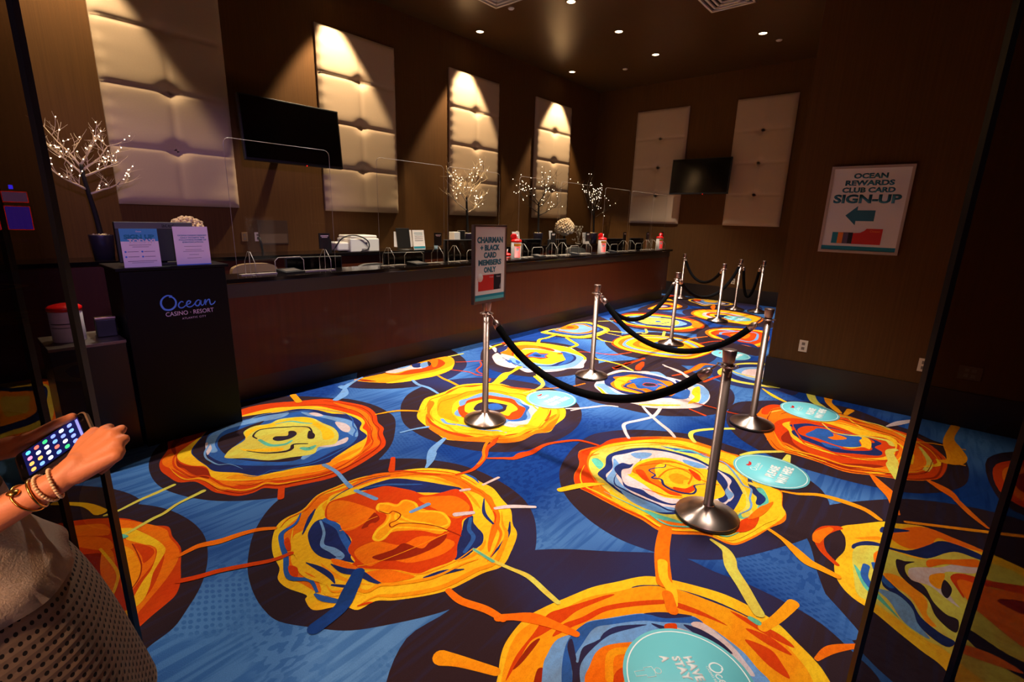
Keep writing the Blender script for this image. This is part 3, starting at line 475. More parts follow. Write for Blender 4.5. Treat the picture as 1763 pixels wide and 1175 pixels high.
W|-3868,4207 -3925,4356 -3842,4337 -4057,4608 -4116,4786 -4060,5003 -3896,5145 -3668,5199 -3447,5252 -3262,5159 -3054,5002 -2957,4903 -2887,4739 -2814,4590 -2906,4453 -2927,4326 -2995,4195 -3097,4112 -3166,4001 -3343,4049 -3399,3991 -3576,3986 -3716,4071
Y|-4110,4731 -4106,4890 -4059,5036 -3896,5145 -3681,5217 -3462,5236 -3262,5159 -3101,5057 -2995,4963 -2978,4882 -3096,4959 -3212,4994 -3405,5009 -3606,5025 -3864,4931 -3899,4775
N|-4073,4533 -4084,4639 -4088,4754 -4000,4669 -3950,4549 -3898,4385 -3969,4419
L|-3658,4275 -3573,4413 -3572,4726 -3405,5009 -3233,5025 -3042,4965 -2956,4761 -2908,4537 -2970,4388 -3070,4222 -3205,4106 -3422,4143
N|-3345,4267 -3274,4251 -3088,4398 -3025,4596 -3052,4805 -3150,4954 -3269,4988 -3361,4946 -3200,4801 -3125,4449 -3197,4330
B|-3383,4977 -3269,4988 -3124,4879 -3049,4665 -3076,4476 -3140,4714
B|-3640,4197 -3564,4181 -3455,4154 -3280,4114|40
N|-3734,4246 -3598,4192 -3408,4113|20
B|-3612,4179 -3600,4238 -3523,4177 -3538,4138
B|-3554,4286 -3458,4244 -3430,4181 -3490,4210
O|-3898,4385 -3943,4557 -4007,4661 -3987,4831 -3890,4964 -3721,5022 -3534,5014 -3476,4934 -3676,4894 -3819,4743 -3645,4439 -3675,4383 -3801,4380
R|-3765,4976 -3667,5020 -3534,5014 -3488,4950 -3633,4940
Y|-3756,4479 -3798,4653 -3778,4758 -3623,4893 -3432,4925 -3361,4946 -3207,4793 -3140,4714 -3142,4569 -3160,4435 -3248,4368 -3353,4352 -3500,4294 -3663,4370
R|-3777,4458 -3805,4536 -3686,4397 -3723,4410
R|-3381,4871 -3361,4946 -3321,4923 -3324,4877
R|-3591,4496 -3632,4609 -3637,4711 -3558,4740 -3451,4798 -3406,4688 -3343,4652 -3369,4526 -3479,4511 -3511,4428
B|-3564,4524 -3593,4623 -3609,4741 -3510,4710 -3447,4776 -3420,4673 -3364,4631 -3425,4567 -3501,4539 -3535,4503
N|-3556,4609 -3526,4667 -3458,4659 -3446,4595 -3502,4588
G|-3185,4255 -3010,4099|50 70
Y|-3180,3514 -3285,3780 -3285,3899 -3343,4092|70 120 60 100
Y|-2997,3955 -2823,3838|90 50
W|-4234,4540 -4109,4496 -3964,4369|50 100 30
Y|-4131,4415 -4183,4654 -4172,4851|60
R|-4232,4788 -4209,4844 -4137,4794 -4167,4732
W|-2406,4177 -2482,4500 -2494,4731 -2443,4860 -2324,4905 -2214,5016 -2059,4977 -1910,4986 -1745,4971 -1599,4987 -1473,4826 -1400,4669 -1372,4484 -1393,4296 -1544,4115 -1713,3981 -1853,3975 -2018,3914 -2122,3953 -2238,4025
L|-2190,4990 -2105,5078 -1911,4938 -1713,4915 -1613,4973 -1483,4855 -1407,4663 -1388,4503 -1416,4406 -1472,4636 -1601,4859 -1757,4871 -2014,4975
Y|-2465,4471 -2444,4684 -2401,4826 -2274,4807 -2159,4900 -2030,4911 -1899,4860 -1818,4767 -1809,4650 -1933,4695 -2106,4788 -2242,4744 -2349,4683 -2359,4531 -2310,4402
L|-2399,4184 -2344,4282 -2136,4126 -2027,4158 -1869,4205 -1848,4083 -2023,4016 -2176,4048 -2289,4130
N|-2450,4486 -2449,4629 -2393,4810 -2205,4901 -2015,4927 -1856,4859 -1750,4751 -1641,4580 -1625,4446 -1723,4313 -1830,4207 -1960,4187 -2068,4156 -2205,4214 -2344,4282
O|-2301,4325 -2327,4473 -2391,4546 -2332,4652 -2296,4760 -2227,4806 -1987,4816 -1871,4844 -1779,4722 -1783,4636 -1655,4567 -1677,4432 -1770,4376 -1853,4257 -1972,4251 -2101,4219 -2191,4228
Y|-2288,4381 -2336,4510 -2316,4622 -2264,4675 -2203,4712 -2180,4667 -2224,4577 -2194,4476 -2207,4377 -2136,4283 -2025,4275 -1891,4294 -1945,4278 -2087,4233 -2199,4261
B|-2179,4405 -2172,4541 -2209,4548 -2181,4712 -2091,4803 -1945,4770 -1849,4694 -1747,4672 -1724,4498 -1809,4375 -1915,4385 -1983,4356 -2052,4327
N|-2164,4337 -2157,4406 -2079,4380 -1942,4358 -1878,4307 -2004,4315
O|-2136,4365 -2143,4484 -2121,4505 -2023,4396 -1967,4452 -1879,4440 -1887,4593 -1878,4665 -1920,4665 -1947,4680 -1891,4694 -1811,4608 -1857,4482 -1881,4400 -1990,4369
K|-2042,4542 -2041,4607 -1976,4651 -1935,4629 -1950,4571 -2004,4530
R|-2046,4538 -2046,4616 -1979,4657 -1924,4618 -1944,4557 -2000,4521 -2046,4538|15
Y|-2376,4165 -2274,4105 -2149,4000 -2043,3960 -1986,3929 -2077,3909 -2176,3973 -2273,4066
O|-2089,4023 -2023,3997 -1978,4025|30 50 20
Y|-1803,3991 -1669,4107 -1533,4241|40 60 40
Y|-1612,4807 -1591,4911 -1499,4684 -1437,4489 -1458,4399 -1488,4335 -1504,4423 -1510,4561 -1572,4650
N|-1680,4779 -1592,4629 -1606,4540 -1540,4494|20 50 20
N|-1860,4944 -1770,4902 -1738,4848 -1794,4834
B|-1680,4392 -1675,4664 -1618,4720 -1547,4487 -1604,4394
O|-937,4763 -868,4916 -815,4862 -656,4873 -501,4985 -382,5082 -233,5054 -56,5009 110,4967 229,4833 309,4710 353,4542 321,4227 258,4101 145,3995 -48,3900 -194,3830 -360,3863 -502,3869 -632,3866 -725,4007 -914,4428 -937,4598
R|-937,4763 -887,4906 -784,4912 -863,4711 -864,4590 -913,4582
R|-371,4995 -229,5020 -56,5009 110,4967 266,4810 350,4538 321,4227 258,4112 145,4005 14,3981 141,4124 229,4325 254,4550 162,4799 32,4925 -137,4965 -310,4942
R|-766,4461 -698,4638 -550,4708 -369,4705 -204,4763 -43,4820 66,4707 61,4366 5,4112 -124,3966 -259,3886 -415,3913 -542,3951 -678,4112 -742,4275
D|-425,4721 -295,4812 -164,4703 -247,4622 -361,4645
D|-631,4350 -564,4102 -444,3990 -341,3932 -225,3967 -64,4095 5,4112 -123,3955 -256,3864 -411,3890 -565,3985 -657,4133
Y|-714,4441 -671,4553 -582,4569 -450,4769 -295,4812 -207,4794 -41,4790 50,4722 47,4353 -16,4215 -140,4123 -286,4088 -397,4090 -509,4125 -591,4196 -646,4336
R|-671,4553 -566,4692 -445,4737 -299,4704 -192,4644 -37,4730 40,4622 41,4454 -8,4300 -74,4211 -171,4144 -289,4111 -422,4150 -518,4175 -592,4290 -648,4435
N|-661,4457 -628,4524 -553,4615 -465,4630 -381,4660 -225,4644 -109,4630 -38,4577 -72,4458 -22,4394 -37,4299 -164,4218 -293,4135 -376,4166 -489,4203 -574,4244 -621,4326 -606,4408
R|-591,4422 -542,4555 -411,4630 -292,4644 -141,4630 -80,4566 -114,4504 -82,4392 -143,4306 -243,4237 -355,4243 -496,4288 -562,4319
Y|-491,4308 -404,4346 -316,4310 -218,4289 -143,4390 -97,4391 -102,4545 -141,4630 -204,4601 -180,4530 -153,4409 -222,4328 -367,4321 -439,4358
B|-521,4358 -487,4490 -471,4555 -405,4585 -345,4528 -270,4601 -171,4601 -178,4503 -158,4389 -265,4287 -381,4307 -452,4330 -501,4315
B|-399,4260 -359,4269 -260,4249 -348,4193
O|-375,4405 -345,4464 -349,4524 -268,4508 -263,4466 -327,4389
G|-459,4706 -368,4571 -267,4572 -159,4644 -65,4672 -2,4672 26,4595|20 30 40 70 60
G|-373,5012 -229,5020 -56,5009 162,4799|20 30 30
G|194,4712 255,4448 237,4261|30 60 60
G|-855,4679 -800,4793|20 20
Y|229,4325 309,4449 295,4537|30 50 30
Y|-298,4991 -176,4824 -41,4790 38,4802|20 40 20
O|-725,4007 -601,4036 -415,3913 -186,3883 14,3981|20 60 30
Y|-591,3988 -428,3900 -308,3913|20 40 20
Y|-115,3881 12,4002 127,4134|10 30 10
D|198,4811 276,4696 324,4537 301,4234 244,4110 135,4006 -56,3917 -198,3854 -357,3890 -492,3897 -617,3892 -707,4025|4 20 20 20 4
A|-874,4732 -812,4871 -769,4826 -629,4841 -487,4949 -376,5041 -237,5012 -74,4966 76,4924 184,4800 258,4689 301,4534|4 40 40 40 4
D|275,4531 245,4255 189,4145 93,4049 -75,3961 -204,3894 -353,3924 -478,3935 -588,3941 -664,4070 -823,4431 -848,4578 -859,4725|4 20 20 20 4
A|230,4260 168,4158 67,4076 -94,4002 -212,3942 -349,3961 -470,3957 -584,3948 -664,4069 -821,4431|4 40 40 40 4
D|-776,4685 -732,4806 -697,4769 -575,4779 -453,4863 -361,4932 -248,4907 -114,4873 12,4843 104,4742|4 30 30 30 4
Y|-617,4706 -518,4712 -421,4779 -348,4837 -256,4823 -145,4801 -37,4780 41,4696 89,4616 108,4507 78,4316 35,4243|4 30 30 30 4
R|73,4503 53,4325 16,4255 -48,4196 -155,4141 -237,4099 -332,4117 -411,4123 -481,4127 -528,4209 -629,4439 -646,4532 -654,4626|4 20 20 20 4
Y|123,4425 162,4516 162,4309 133,4332
Y|-924,1059 -985,1150 -1016,1229 -1029,1356 -1003,1465 -966,1566 -913,1701 -850,1803 -766,1932 -675,1989 -555,2038 -436,2073 -312,2072 -216,2053 -140,2004 -71,1958 -26,1915 22,1834 79,1647 27,1369 -77,1170 -240,977 -432,856 -617,835 -788,897 -902,976
K|-778,1821 -751,1867 -681,1927 -655,1923 -601,1962 -459,2002 -306,2010 -238,2010 -326,1974 -444,1957 -592,1940 -674,1912 -740,1845
K|-235,1996 -198,1996 -148,1976 -192,1969
A|-990,1217 -992,1369 -947,1473 -898,1628 -819,1748 -737,1872 -630,1949 -483,1984 -341,2002 -223,1987 -125,1926 -52,1843 36,1609 -88,1212 -255,1012 -453,889 -655,882 -851,994
R|-971,1433 -943,1503 -898,1591 -839,1704 -814,1726 -850,1635 -888,1535 -901,1443 -925,1337 -940,1276 -919,1174 -901,1082 -940,1185 -955,1310
R|-854,1521 -819,1626 -752,1725 -644,1843 -618,1837 -709,1735 -792,1622 -827,1518 -856,1449 -888,1355 -894,1432
R|-588,1874 -488,1899 -373,1896 -459,1879 -577,1846
R|-391,1987 -302,1995 -198,1996 -137,1963 -225,1955 -324,1967
R|-298,1873 -210,1890 -157,1848 -121,1797 -190,1804 -251,1837
R|-314,1932 -225,1955 -136,1918 -223,1908
D|-933,1267 -918,1311 -905,1187 -913,1138
D|-844,1200 -811,1217 -789,1157 -803,1118
L|-830,1213 -855,1276 -866,1358 -827,1442 -824,1513 -772,1586 -674,1711 -602,1750 -510,1843 -455,1839 -382,1830 -288,1804 -222,1761 -174,1736 -134,1670 -123,1521 -158,1370 -310,1162 -462,1062 -618,1037 -734,1085
B|-834,1453 -816,1520 -756,1601 -673,1708 -602,1750 -509,1840 -455,1839 -495,1803 -591,1724 -656,1674 -740,1572 -784,1506 -779,1405 -765,1314 -709,1229 -735,1205 -793,1288 -830,1375
W|-492,1797 -455,1839 -336,1807 -267,1763 -221,1721 -262,1711 -317,1747 -404,1777
K|-666,1718 -614,1775 -528,1835 -508,1839 -584,1757 -638,1731
K|-751,1326 -772,1366 -765,1419 -740,1472 -745,1500 -720,1577 -632,1670 -656,1628 -699,1559 -724,1503 -738,1412 -737,1339 -716,1289 -652,1206 -677,1182 -742,1279 -817,1356 -822,1398
K|-619,1690 -547,1722 -473,1747 -395,1753 -314,1735 -265,1722 -350,1732 -426,1757 -503,1719 -575,1688
K|-516,1775 -452,1799 -369,1792 -314,1765 -376,1754 -458,1760
W|-548,1725 -475,1753 -395,1753 -261,1740|20
L|-751,1326 -773,1395 -748,1465 -750,1528|15
R|-574,1723 -540,1757 -524,1717 -555,1692
O|-686,1276 -705,1340 -718,1415 -691,1485 -593,1589 -473,1667 -339,1698 -232,1697 -187,1623 -185,1466 -312,1262 -476,1165 -598,1184
A|-623,1345 -669,1445 -604,1525 -534,1596|50
R|-606,1388 -585,1406 -546,1350 -566,1332
R|-587,1312 -613,1412 -482,1570 -312,1612 -254,1517 -365,1296 -514,1237
A|-563,1331 -572,1415 -470,1522 -340,1572 -294,1498 -389,1333 -494,1292
O|-518,1367 -523,1418 -466,1502 -382,1513 -346,1472 -409,1364 -482,1324
D|-479,1397 -490,1420 -456,1461 -415,1467 -397,1447 -426,1391 -464,1375
R|-3261,177 -3229,245 -3163,330 -3074,413 -2981,460 -2883,505 -2816,551 -2710,540 -2618,542 -2554,535 -2432,498 -2319,465 -2245,427 -2215,386 -2182,323 -2150,272 -2114,215 -2114,145 -2149,41 -2299,-81 -2544,-166 -2843,-176 -3133,-122 -3283,-4 -3293,72
O|-3099,373 -2974,459 -2812,533 -2708,528 -2600,532 -2528,520 -2452,480 -2371,417 -2305,353 -2244,293 -2203,259 -2275,265 -2358,366 -2591,475 -2774,467 -2927,426 -2981,361
O|-3072,177 -3020,254 -2920,318 -2817,319 -2838,273 -2964,196 -3000,162
O|-3199,174 -3141,273 -3073,336 -2958,325 -3066,211 -3091,160
Y|-2991,352 -2948,414 -2856,448 -2731,479 -2646,489 -2600,480 -2535,440 -2466,397 -2375,361 -2307,321 -2279,271 -2317,274 -2361,302 -2442,353 -2510,403 -2629,453 -2698,449 -2761,410 -2821,382 -2924,371
O|-2905,346 -2808,394 -2692,447 -2644,452 -2546,417 -2455,341 -2390,285 -2513,288 -2651,345 -2757,347
R|-2779,393 -2701,439 -2627,442 -2577,389 -2650,395
A|-2870,337 -2804,357 -2726,377 -2615,377 -2524,367 -2463,333 -2399,287 -2552,296 -2617,328 -2708,342 -2799,335
D|-2784,389 -2674,386 -2565,376 -2474,345 -2404,293|8
Y|-2808,327 -2719,345 -2621,336 -2558,302 -2686,313
D|-2935,158 -2857,218 -2794,275 -2661,241 -2543,239 -2447,204 -2358,171 -2390,152 -2465,139 -2711,150
O|-2829,281 -2770,310 -2529,273 -2415,233 -2377,191 -2341,160 -2445,186 -2505,232 -2661,241
Y|-2850,275 -2605,292 -2491,265 -2405,222 -2333,167|20
L|-2867,158 -2834,177 -2720,187 -2735,162
L|-2632,200 -2569,225 -2487,217 -2477,196 -2542,177
A|-2867,158 -2772,186 -2643,202 -2555,227 -2487,206 -2377,154|20
Y|-2270,181 -2289,234 -2288,272 -2251,269 -2240,208 -2232,182
O|-2895,50 -2830,86 -2611,114 -2472,124 -2584,98 -2703,71
R|-3021,54 -2980,104 -2864,149 -2855,134 -2967,66
Y|-118,3051 -39,3164 54,3280 103,3305 233,3386 366,3367 477,3329 575,3305 727,3209 790,2969 738,2620 532,2229 407,2155 310,2261 253,2294 176,2346 80,2416 8,2448 -46,2502 -82,2581 -96,2689 -72,2823 -84,2951
O|96,3173 186,3333 267,3388 366,3367 477,3338 476,3312 365,3295 301,3307 269,3189 194,3085 128,3094
A|-43,2990 46,3090 68,3074 -2,3009
N|58,3214 106,3249 181,3280 122,3206 59,3148
N|-45,2916 -1,2992 51,3023 105,3021 182,3057 256,3177 307,3277 371,3301 474,3277 471,3210 369,3214 319,3102 246,3034 145,3007 41,2979 -37,2872
G|-37,2872 41,2979 113,2994 209,3001 270,3057 363,3208 454,3218 621,3197 738,2921 639,2487 496,2275 392,2308 315,2370 257,2377 173,2430 93,2475 22,2486 -10,2619
T|-21,2726 32,2573 89,2521 172,2441 160,2465 86,2569 30,2655
A|97,2745 144,2774 216,2742 263,2655 264,2559 296,2497 265,2492 232,2577 197,2645 125,2686
K|137,2918 174,2936 210,2962 175,2892 191,2802 250,2773 284,2674 327,2616 368,2607 356,2508 295,2565 263,2679 205,2732 155,2799
W|212,2910 307,2997 367,3083 450,3128 435,3055 330,2974 323,2867 350,2759 375,2708 328,2739 272,2793 203,2785 189,2859
A|272,2891 324,2953 318,2862 306,2797 272,2821
K|324,2896 351,2838 333,2744 312,2789
N|99,2718 162,2652 209,2605 244,2517 306,2463 354,2445 325,2388 256,2429 212,2512 188,2586 117,2624 97,2660
L|84,2594 152,2617 211,2558 234,2464 276,2395 236,2400 183,2439 134,2537
R|347,2945 388,3012 501,3044 667,3127 657,3040 498,2986 397,2907 393,2799 363,2876
O|375,2943 487,2976 656,3025 730,2858 610,2597 480,2687 399,2804
D|508,2890 573,2950 648,2957 614,2854 541,2859
O|96,2954 70,2954 47,2901 53,2826 70,2779 89,2859
B|27,2756 30,2655 74,2572|50
B|59,2800 80,2729 127,2660|50
Y|94,2452 301,2347|30 30
O|264,3035 362,3125 453,3209 450,3128 331,3050 265,2959
K|401,2571 514,2511 639,2487 589,2399 464,2428 394,2502
O|364,2444 467,2468 551,2433 485,2410 363,2393
R|-121,3039 -171,2973 -196,2866 -159,2744 -86,2666|50 110 60 40
O|-159,2993 -195,2885 -198,2811|50 90 60
R|-3940,7348 -4092,7765 -4085,8127 -3845,8446 -3621,8554 -3304,8519 -3056,8530 -2801,8310 -2669,8104 -2615,7885 -2670,7771 -2659,7573 -2743,7380 -2948,7258 -3182,7264 -3394,7139 -3620,7168 -3790,7212
Y|-4022,7709 -4000,8079 -3786,8323 -3470,8470 -3070,8384 -2881,8343 -2740,8141 -2713,7887 -2784,7647 -2867,7450 -3092,7363 -3373,7272 -3636,7266 -3837,7401
O|-2999,8336 -2865,8300 -2716,8167 -2675,7873 -2785,7863
N|-3929,7681 -3932,7947 -3743,8231 -3410,8332 -3119,8329 -2921,8177 -2827,7930 -2881,7647 -3040,7473 -3334,7371 -3548,7305 -3738,7390
L|-3883,7667 -3895,7989 -3688,8196 -3485,8247 -3564,8092 -3756,7942 -3766,7734 -3582,7443 -3392,7420 -3502,7356 -3723,7467
L|-3352,8197 -3133,8187 -2937,8040 -2943,7801 -3027,7598 -3055,7909
G|-3689,7692 -3702,7870 -3658,8053 -3514,8147 -3328,8225 -3157,8160 -3048,7976 -3029,7764 -3105,7623 -3254,7572 -3387,7483 -3543,7546
N|-3617,7773 -3524,8005 -3339,8083|40 50
B|-3397,7769 -3398,7891 -3321,7878 -3319,7795
N|-3430,7611 -3272,7611 -3201,7927|50
R|-3181,5914 -3254,6172 -3239,6504 -3097,6704 -2868,6857 -2559,6917 -2322,6828 -2080,6611 -1981,6494 -1991,6207 -2057,5910 -2209,5784 -2409,5706 -2635,5670 -2895,5680 -3083,5780
Y|-3159,5929 -3238,6176 -3225,6501 -3088,6698 -2860,6844 -2559,6892 -2331,6810 -2093,6603 -2002,6488 -2011,6211 -2070,5920 -2218,5797 -2412,5719 -2634,5683 -2882,5705 -3056,5809
O|-3107,5964 -3172,6191 -3148,6481 -3030,6657 -2832,6796 -2559,6836 -2358,6753 -2147,6572 -2058,6473 -2058,6222 -2109,5952 -2253,5851 -2432,5800 -2625,5766 -2851,5767 -3014,5853
L|-3051,6002 -3104,6207 -3094,6467 -2980,6623 -2811,6759 -2559,6828 -2366,6737 -2186,6549 -2110,6458 -2118,6235 -2164,5998 -2271,5880 -2437,5819 -2620,5808 -2831,5806 -2987,5882
Y|-3020,6023 -3064,6216 -3059,6458 -2969,6615 -2789,6721 -2560,6745 -2392,6682 -2219,6530 -2140,6450 -2126,6236 -2178,6010 -2308,5937 -2453,5884 -2615,5852 -2801,5864 -2941,5931
O|-2939,6077 -2970,6237 -2973,6436 -2887,6557 -2739,6635 -2560,6671 -2418,6629 -2269,6501 -2198,6433 -2202,6253 -2267,6084 -2364,6023 -2472,5964 -2606,5934 -2764,5936 -2887,5988
A|-2867,6125 -2893,6255 -2895,6416 -2836,6522 -2715,6594 -2561,6621 -2438,6587 -2314,6475 -2272,6412 -2279,6270 -2320,6129 -2395,6072 -2484,6012 -2601,5980 -2733,5997 -2823,6055
Y|-2787,6179 -2822,6271 -2802,6392 -2745,6458 -2669,6515 -2561,6537 -2474,6514 -2373,6441 -2344,6392 -2367,6289 -2389,6186 -2439,6140 -2508,6110 -2590,6086 -2687,6088 -2748,6135
B|-2723,6223 -2747,6289 -2760,6382 -2721,6442 -2644,6471 -2562,6480 -2499,6463 -2436,6404 -2408,6374 -2404,6297 -2426,6217 -2467,6183 -2518,6150 -2583,6145 -2647,6166 -2693,6193
N|-2634,6283 -2636,6314 -2640,6351 -2631,6379 -2601,6398 -2562,6404 -2533,6392 -2507,6363 -2496,6350 -2493,6316 -2503,6281 -2522,6269 -2544,6254 -2572,6247 -2604,6250 -2627,6263
O|-3241,9016 -3329,9452 -3205,9757 -2889,9958 -2496,9865 -2166,9664 -2083,9360 -2090,8977 -2188,8750 -2349,8751 -2667,8707 -2935,8732
Y|-3198,9034 -3279,9432 -3157,9699 -2882,9922 -2509,9829 -2210,9631 -2161,9343 -2162,9004 -2213,8771 -2376,8783 -2673,8743 -2918,8777
W|-3064,9088 -3113,9366 -3014,9531 -2834,9673 -2591,9620 -2399,9486 -2309,9311 -2326,9064 -2397,8925 -2523,8955 -2700,8917 -2874,8891
R|-2990,9119 -3048,9339 -2988,9501 -2819,9593 -2626,9529 -2450,9446 -2434,9285 -2424,9100 -2455,8974 -2535,8970 -2706,8957 -2830,9003
Y|-2941,9139 -2973,9309 -2920,9422 -2804,9515 -2656,9452 -2537,9379 -2502,9270 -2480,9120 -2516,9024 -2605,9052 -2718,9032 -2816,9039
N|-2863,9171 -2891,9276 -2850,9340 -2779,9387 -2685,9377 -2598,9332 -2577,9254 -2604,9166 -2618,9110 -2650,9105 -2727,9091 -2793,9097
O|-2473,7573 -2506,7844 -2396,8125 -2151,8339 -1796,8409 -1595,7686 -1598,7272 -1671,7156 -1894,7200 -2128,7290 -2277,7309
Y|-2428,7594 -2460,7840 -2360,8096 -2141,8303 -1813,8359 -1624,7693 -1628,7311 -1703,7219 -1903,7254 -2119,7327 -2263,7333
R|-2397,7609 -2406,7835 -2303,8048 -2118,8224 -1834,8293 -1666,7705 -1683,7383 -1732,7276 -1916,7331 -2101,7397 -2220,7408
L|-2289,7659 -2304,7825 -2217,7978 -2091,8127 -1872,8178 -1746,7727 -1769,7497 -1804,7418 -1935,7439 -2075,7495 -2170,7496
R|-2255,7675 -2254,7821 -2186,7952 -2078,8082 -1885,8139 -1789,7739 -1788,7522 -1833,7475 -1943,7487 -2061,7547 -2155,7522
O|-2145,7727 -2136,7810 -2114,7893 -2045,7965 -1931,7997 -1881,7765 -1885,7650 -1898,7603 -1965,7615 -2037,7640 -2081,7651
N|-2292,7526 -2161,7620 -1910,7350 -1721,7343 -1588,7129 -1757,7184 -1964,7208
L|-2415,7944 -2300,8068 -2116,8061 -2276,7990
Y|-4247,5676 -4261,5977 -4226,6182 -4302,6630 -4157,6886 -3872,6788 -3677,6700 -3582,6557 -3541,6366 -3524,6086 -3618,5807 -3794,5724 -4025,5692
G|-4230,5743 -4242,6015 -4214,6196 -4279,6602 -4147,6827 -3895,6737 -3719,6663 -3615,6543 -3588,6365 -3584,6115 -3669,5868 -3825,5795 -4029,5751
N|-4213,5806 -4220,6059 -4196,6215 -4254,6572 -4139,6774 -3911,6703 -3753,6633 -3666,6522 -3649,6363 -3652,6148 -3712,5920 -3848,5846 -4033,5807
B|-4191,5890 -4200,6099 -4179,6234 -4233,6547 -4133,6738 -3932,6656 -3795,6595 -3723,6498 -3711,6361 -3697,6170 -3756,5972 -3872,5900 -4037,5867
O|-4178,5942 -4189,6121 -4167,6247 -4220,6531 -4126,6694 -3952,6612 -3834,6561 -3773,6477 -3735,6361 -3719,6180 -3795,6019 -3899,5962 -4043,5943
L|-4160,6011 -4174,6149 -4155,6260 -4192,6497 -4115,6621 -3974,6564 -3862,6537 -3806,6463 -3794,6359 -3785,6212 -3842,6076 -3928,6026 -4047,6011
O|-4194,6092 -4259,6405 -4154,6522 -4033,6394 -3992,6231 -4094,6120
R|-4175,6238 -4207,6374 -4097,6367 -4091,6246
A|-4242,2538 -4234,2694 -4211,2895 -4215,3077 -4268,3374 -4282,3522 -4227,3805 -4030,3728 -3818,3483 -3763,3215 -3793,3054 -3823,2899 -3905,2756 -4058,2622
Y|-3943,2717 -3922,2882 -3923,3098 -3884,3320 -3917,3580 -4030,3728 -3880,3568 -3809,3468 -3774,3226 -3793,3054 -3823,2899 -3885,2764
D|-4235,2566 -4177,2625 -4044,2677 -4121,2599
R|-4218,2888 -4097,2965 -4119,3128 -4087,3281 -4098,3395 -4187,3511 -4231,3493 -4237,3652 -4049,3601 -3958,3438 -3954,3249 -4003,3039 -4098,2919
O|-4274,3585 -4222,3639 -4033,3462 -4042,3402
W|-4238,2913 -4243,3073 -4213,3252 -4073,3295 -4132,3138 -4136,2971
L|-4250,3042 -4256,3183 -4248,3266 -4214,3151
N|-4255,3285 -4247,3397 -4121,3295 -4157,3234
L|-4218,3374 -4217,3481 -4098,3395 -4080,3288
K|-4246,3505 -4145,3475 -4077,3391 -4129,3414
O|-4045,8868 -4117,9292 -4165,9881 -3993,9989 -3750,9811 -3670,9639 -3694,9274 -3860,9001
Y|-4033,8947 -4097,9304 -4136,9808 -3989,9888 -3782,9747 -3711,9603 -3735,9290 -3877,9061
R|-4014,9069 -4057,9327 -4085,9677 -3982,9739 -3832,9649 -3789,9535 -3809,9319 -3901,9147
N|-4005,9131 -4032,9342 -4049,9588 -3980,9681 -3870,9572 -3838,9493 -3843,9332 -3920,9214
W|-3987,9246 -4003,9359 -4017,9507 -3973,9524 -3910,9493 -3888,9449 -3906,9357 -3939,9282
Y|-3730,10422 -3928,10640 -3931,10955 -3681,11095 -3355,11092 -3055,10929 -3081,10617 -3312,10485 -3414,10159
N|-3708,10448 -3871,10643 -3861,10904 -3658,11031 -3383,11023 -3116,10895 -3145,10624 -3348,10514 -3435,10250
W|-3675,10486 -3806,10646 -3814,10869 -3633,10958 -3409,10959 -3191,10852 -3207,10630 -3382,10542 -3451,10319
B|-3626,10545 -3749,10649 -3723,10803 -3605,10877 -3444,10870 -3296,10793 -3291,10638 -3419,10572 -3475,10426
L|-3585,10594 -3655,10654 -3655,10754 -3573,10788 -3481,10780 -3378,10746 -3395,10648 -3462,10607 -3495,10512
R|-3808,10629 -3887,10927 -3753,10928 -3698,10684
Y|-3688,10928 -3553,11011 -3406,10956 -3376,10768 -3547,10713
O|-3268,10130 -3312,10485 -3193,10218 -3102,9815
R|-4572,10854 -4503,11116 -4394,10984 -4439,10672
Y|-4438,10508 -4300,10511 -4111,10267 -4255,10248
G|-1636,5601 -1605,6027 -1420,6323 -1113,6395 -894,6053 -929,5527 -1175,5384 -1435,5364
N|-1577,5640 -1567,6005 -1397,6246 -1142,6295 -944,6024 -979,5571 -1190,5450 -1409,5441
L|-1500,5689 -1478,5953 -1361,6123 -1177,6176 -1060,5958 -1057,5640 -1213,5554 -1363,5578
W|-1414,5745 -1414,5915 -1334,6033 -1214,6046 -1121,5923 -1134,5709 -1235,5653 -1338,5649
R|624,4750 876,5050 1105,4873 965,4278 746,4073 606,4253
O|664,4708 866,4958 1048,4808 936,4331 760,4159 655,4321
D|729,4641 848,4800 960,4706 892,4413 784,4316 701,4383
O|-6675,-41 -6502,254 -6246,512 -5527,462 -4851,359 -4744,115 -4842,-104
G|-6536,-6 -6383,250 -6127,456 -5539,433 -4967,339 -4882,132 -4971,-50
N|-6360,39 -6200,243 -6088,438 -5556,393 -5121,311 -4989,145 -5065,-11
A|-6131,96 -6060,238 -5942,370 -5575,347 -5274,285 -5163,166 -5225,55
G|-5934,145 -5894,232 -5825,315 -5600,287 -5388,264 -5346,188 -5402,129
L|-2840,1444 -2696,1451 -2546,1425 -2467,1414|50 45 45 50
L|-2408,1414 -2245,1443|45 50
R|-2570,1803 -2457,1709|50 70
L|-2440,2053 -2373,1973 -2319,1888|80 70 30
R|-2755,1121 -2657,1072|60 60
R|-2587,1815 -2462,1713|50 60
W|-1894,1996 -1883,2126|30 35
W|-1660,1857 -1607,1931 -1501,2023|40 55 35
W|-1784,1658 -1727,1735|60 50
L|-1987,1504 -1976,1618|40 50
W|-1943,1851 -1918,1894|40 40
G|-1489,1517 -1369,1520 -1268,1537 -1171,1553 -1048,1529 -977,1516|40 30 50 40
T|-1500,1516 -1365,1516|20 30
R|-2104,1963 -2073,2088 -2134,2254 -2216,2363 -2240,2460 -2282,2546|30 60 70 50
R|-2119,2257 -2040,2333 -1977,2393 -1969,2470 -1943,2554 -1943,2715 -1878,2856 -1793,2958 -1648,2985|30 50 120 50 50 40
O|-2294,2591 -2289,2460 -2213,2332 -2131,2247 -2101,2160|40 30
U|-1780,1035 -1699,935 -1646,860 -1628,739|90 110 100 100
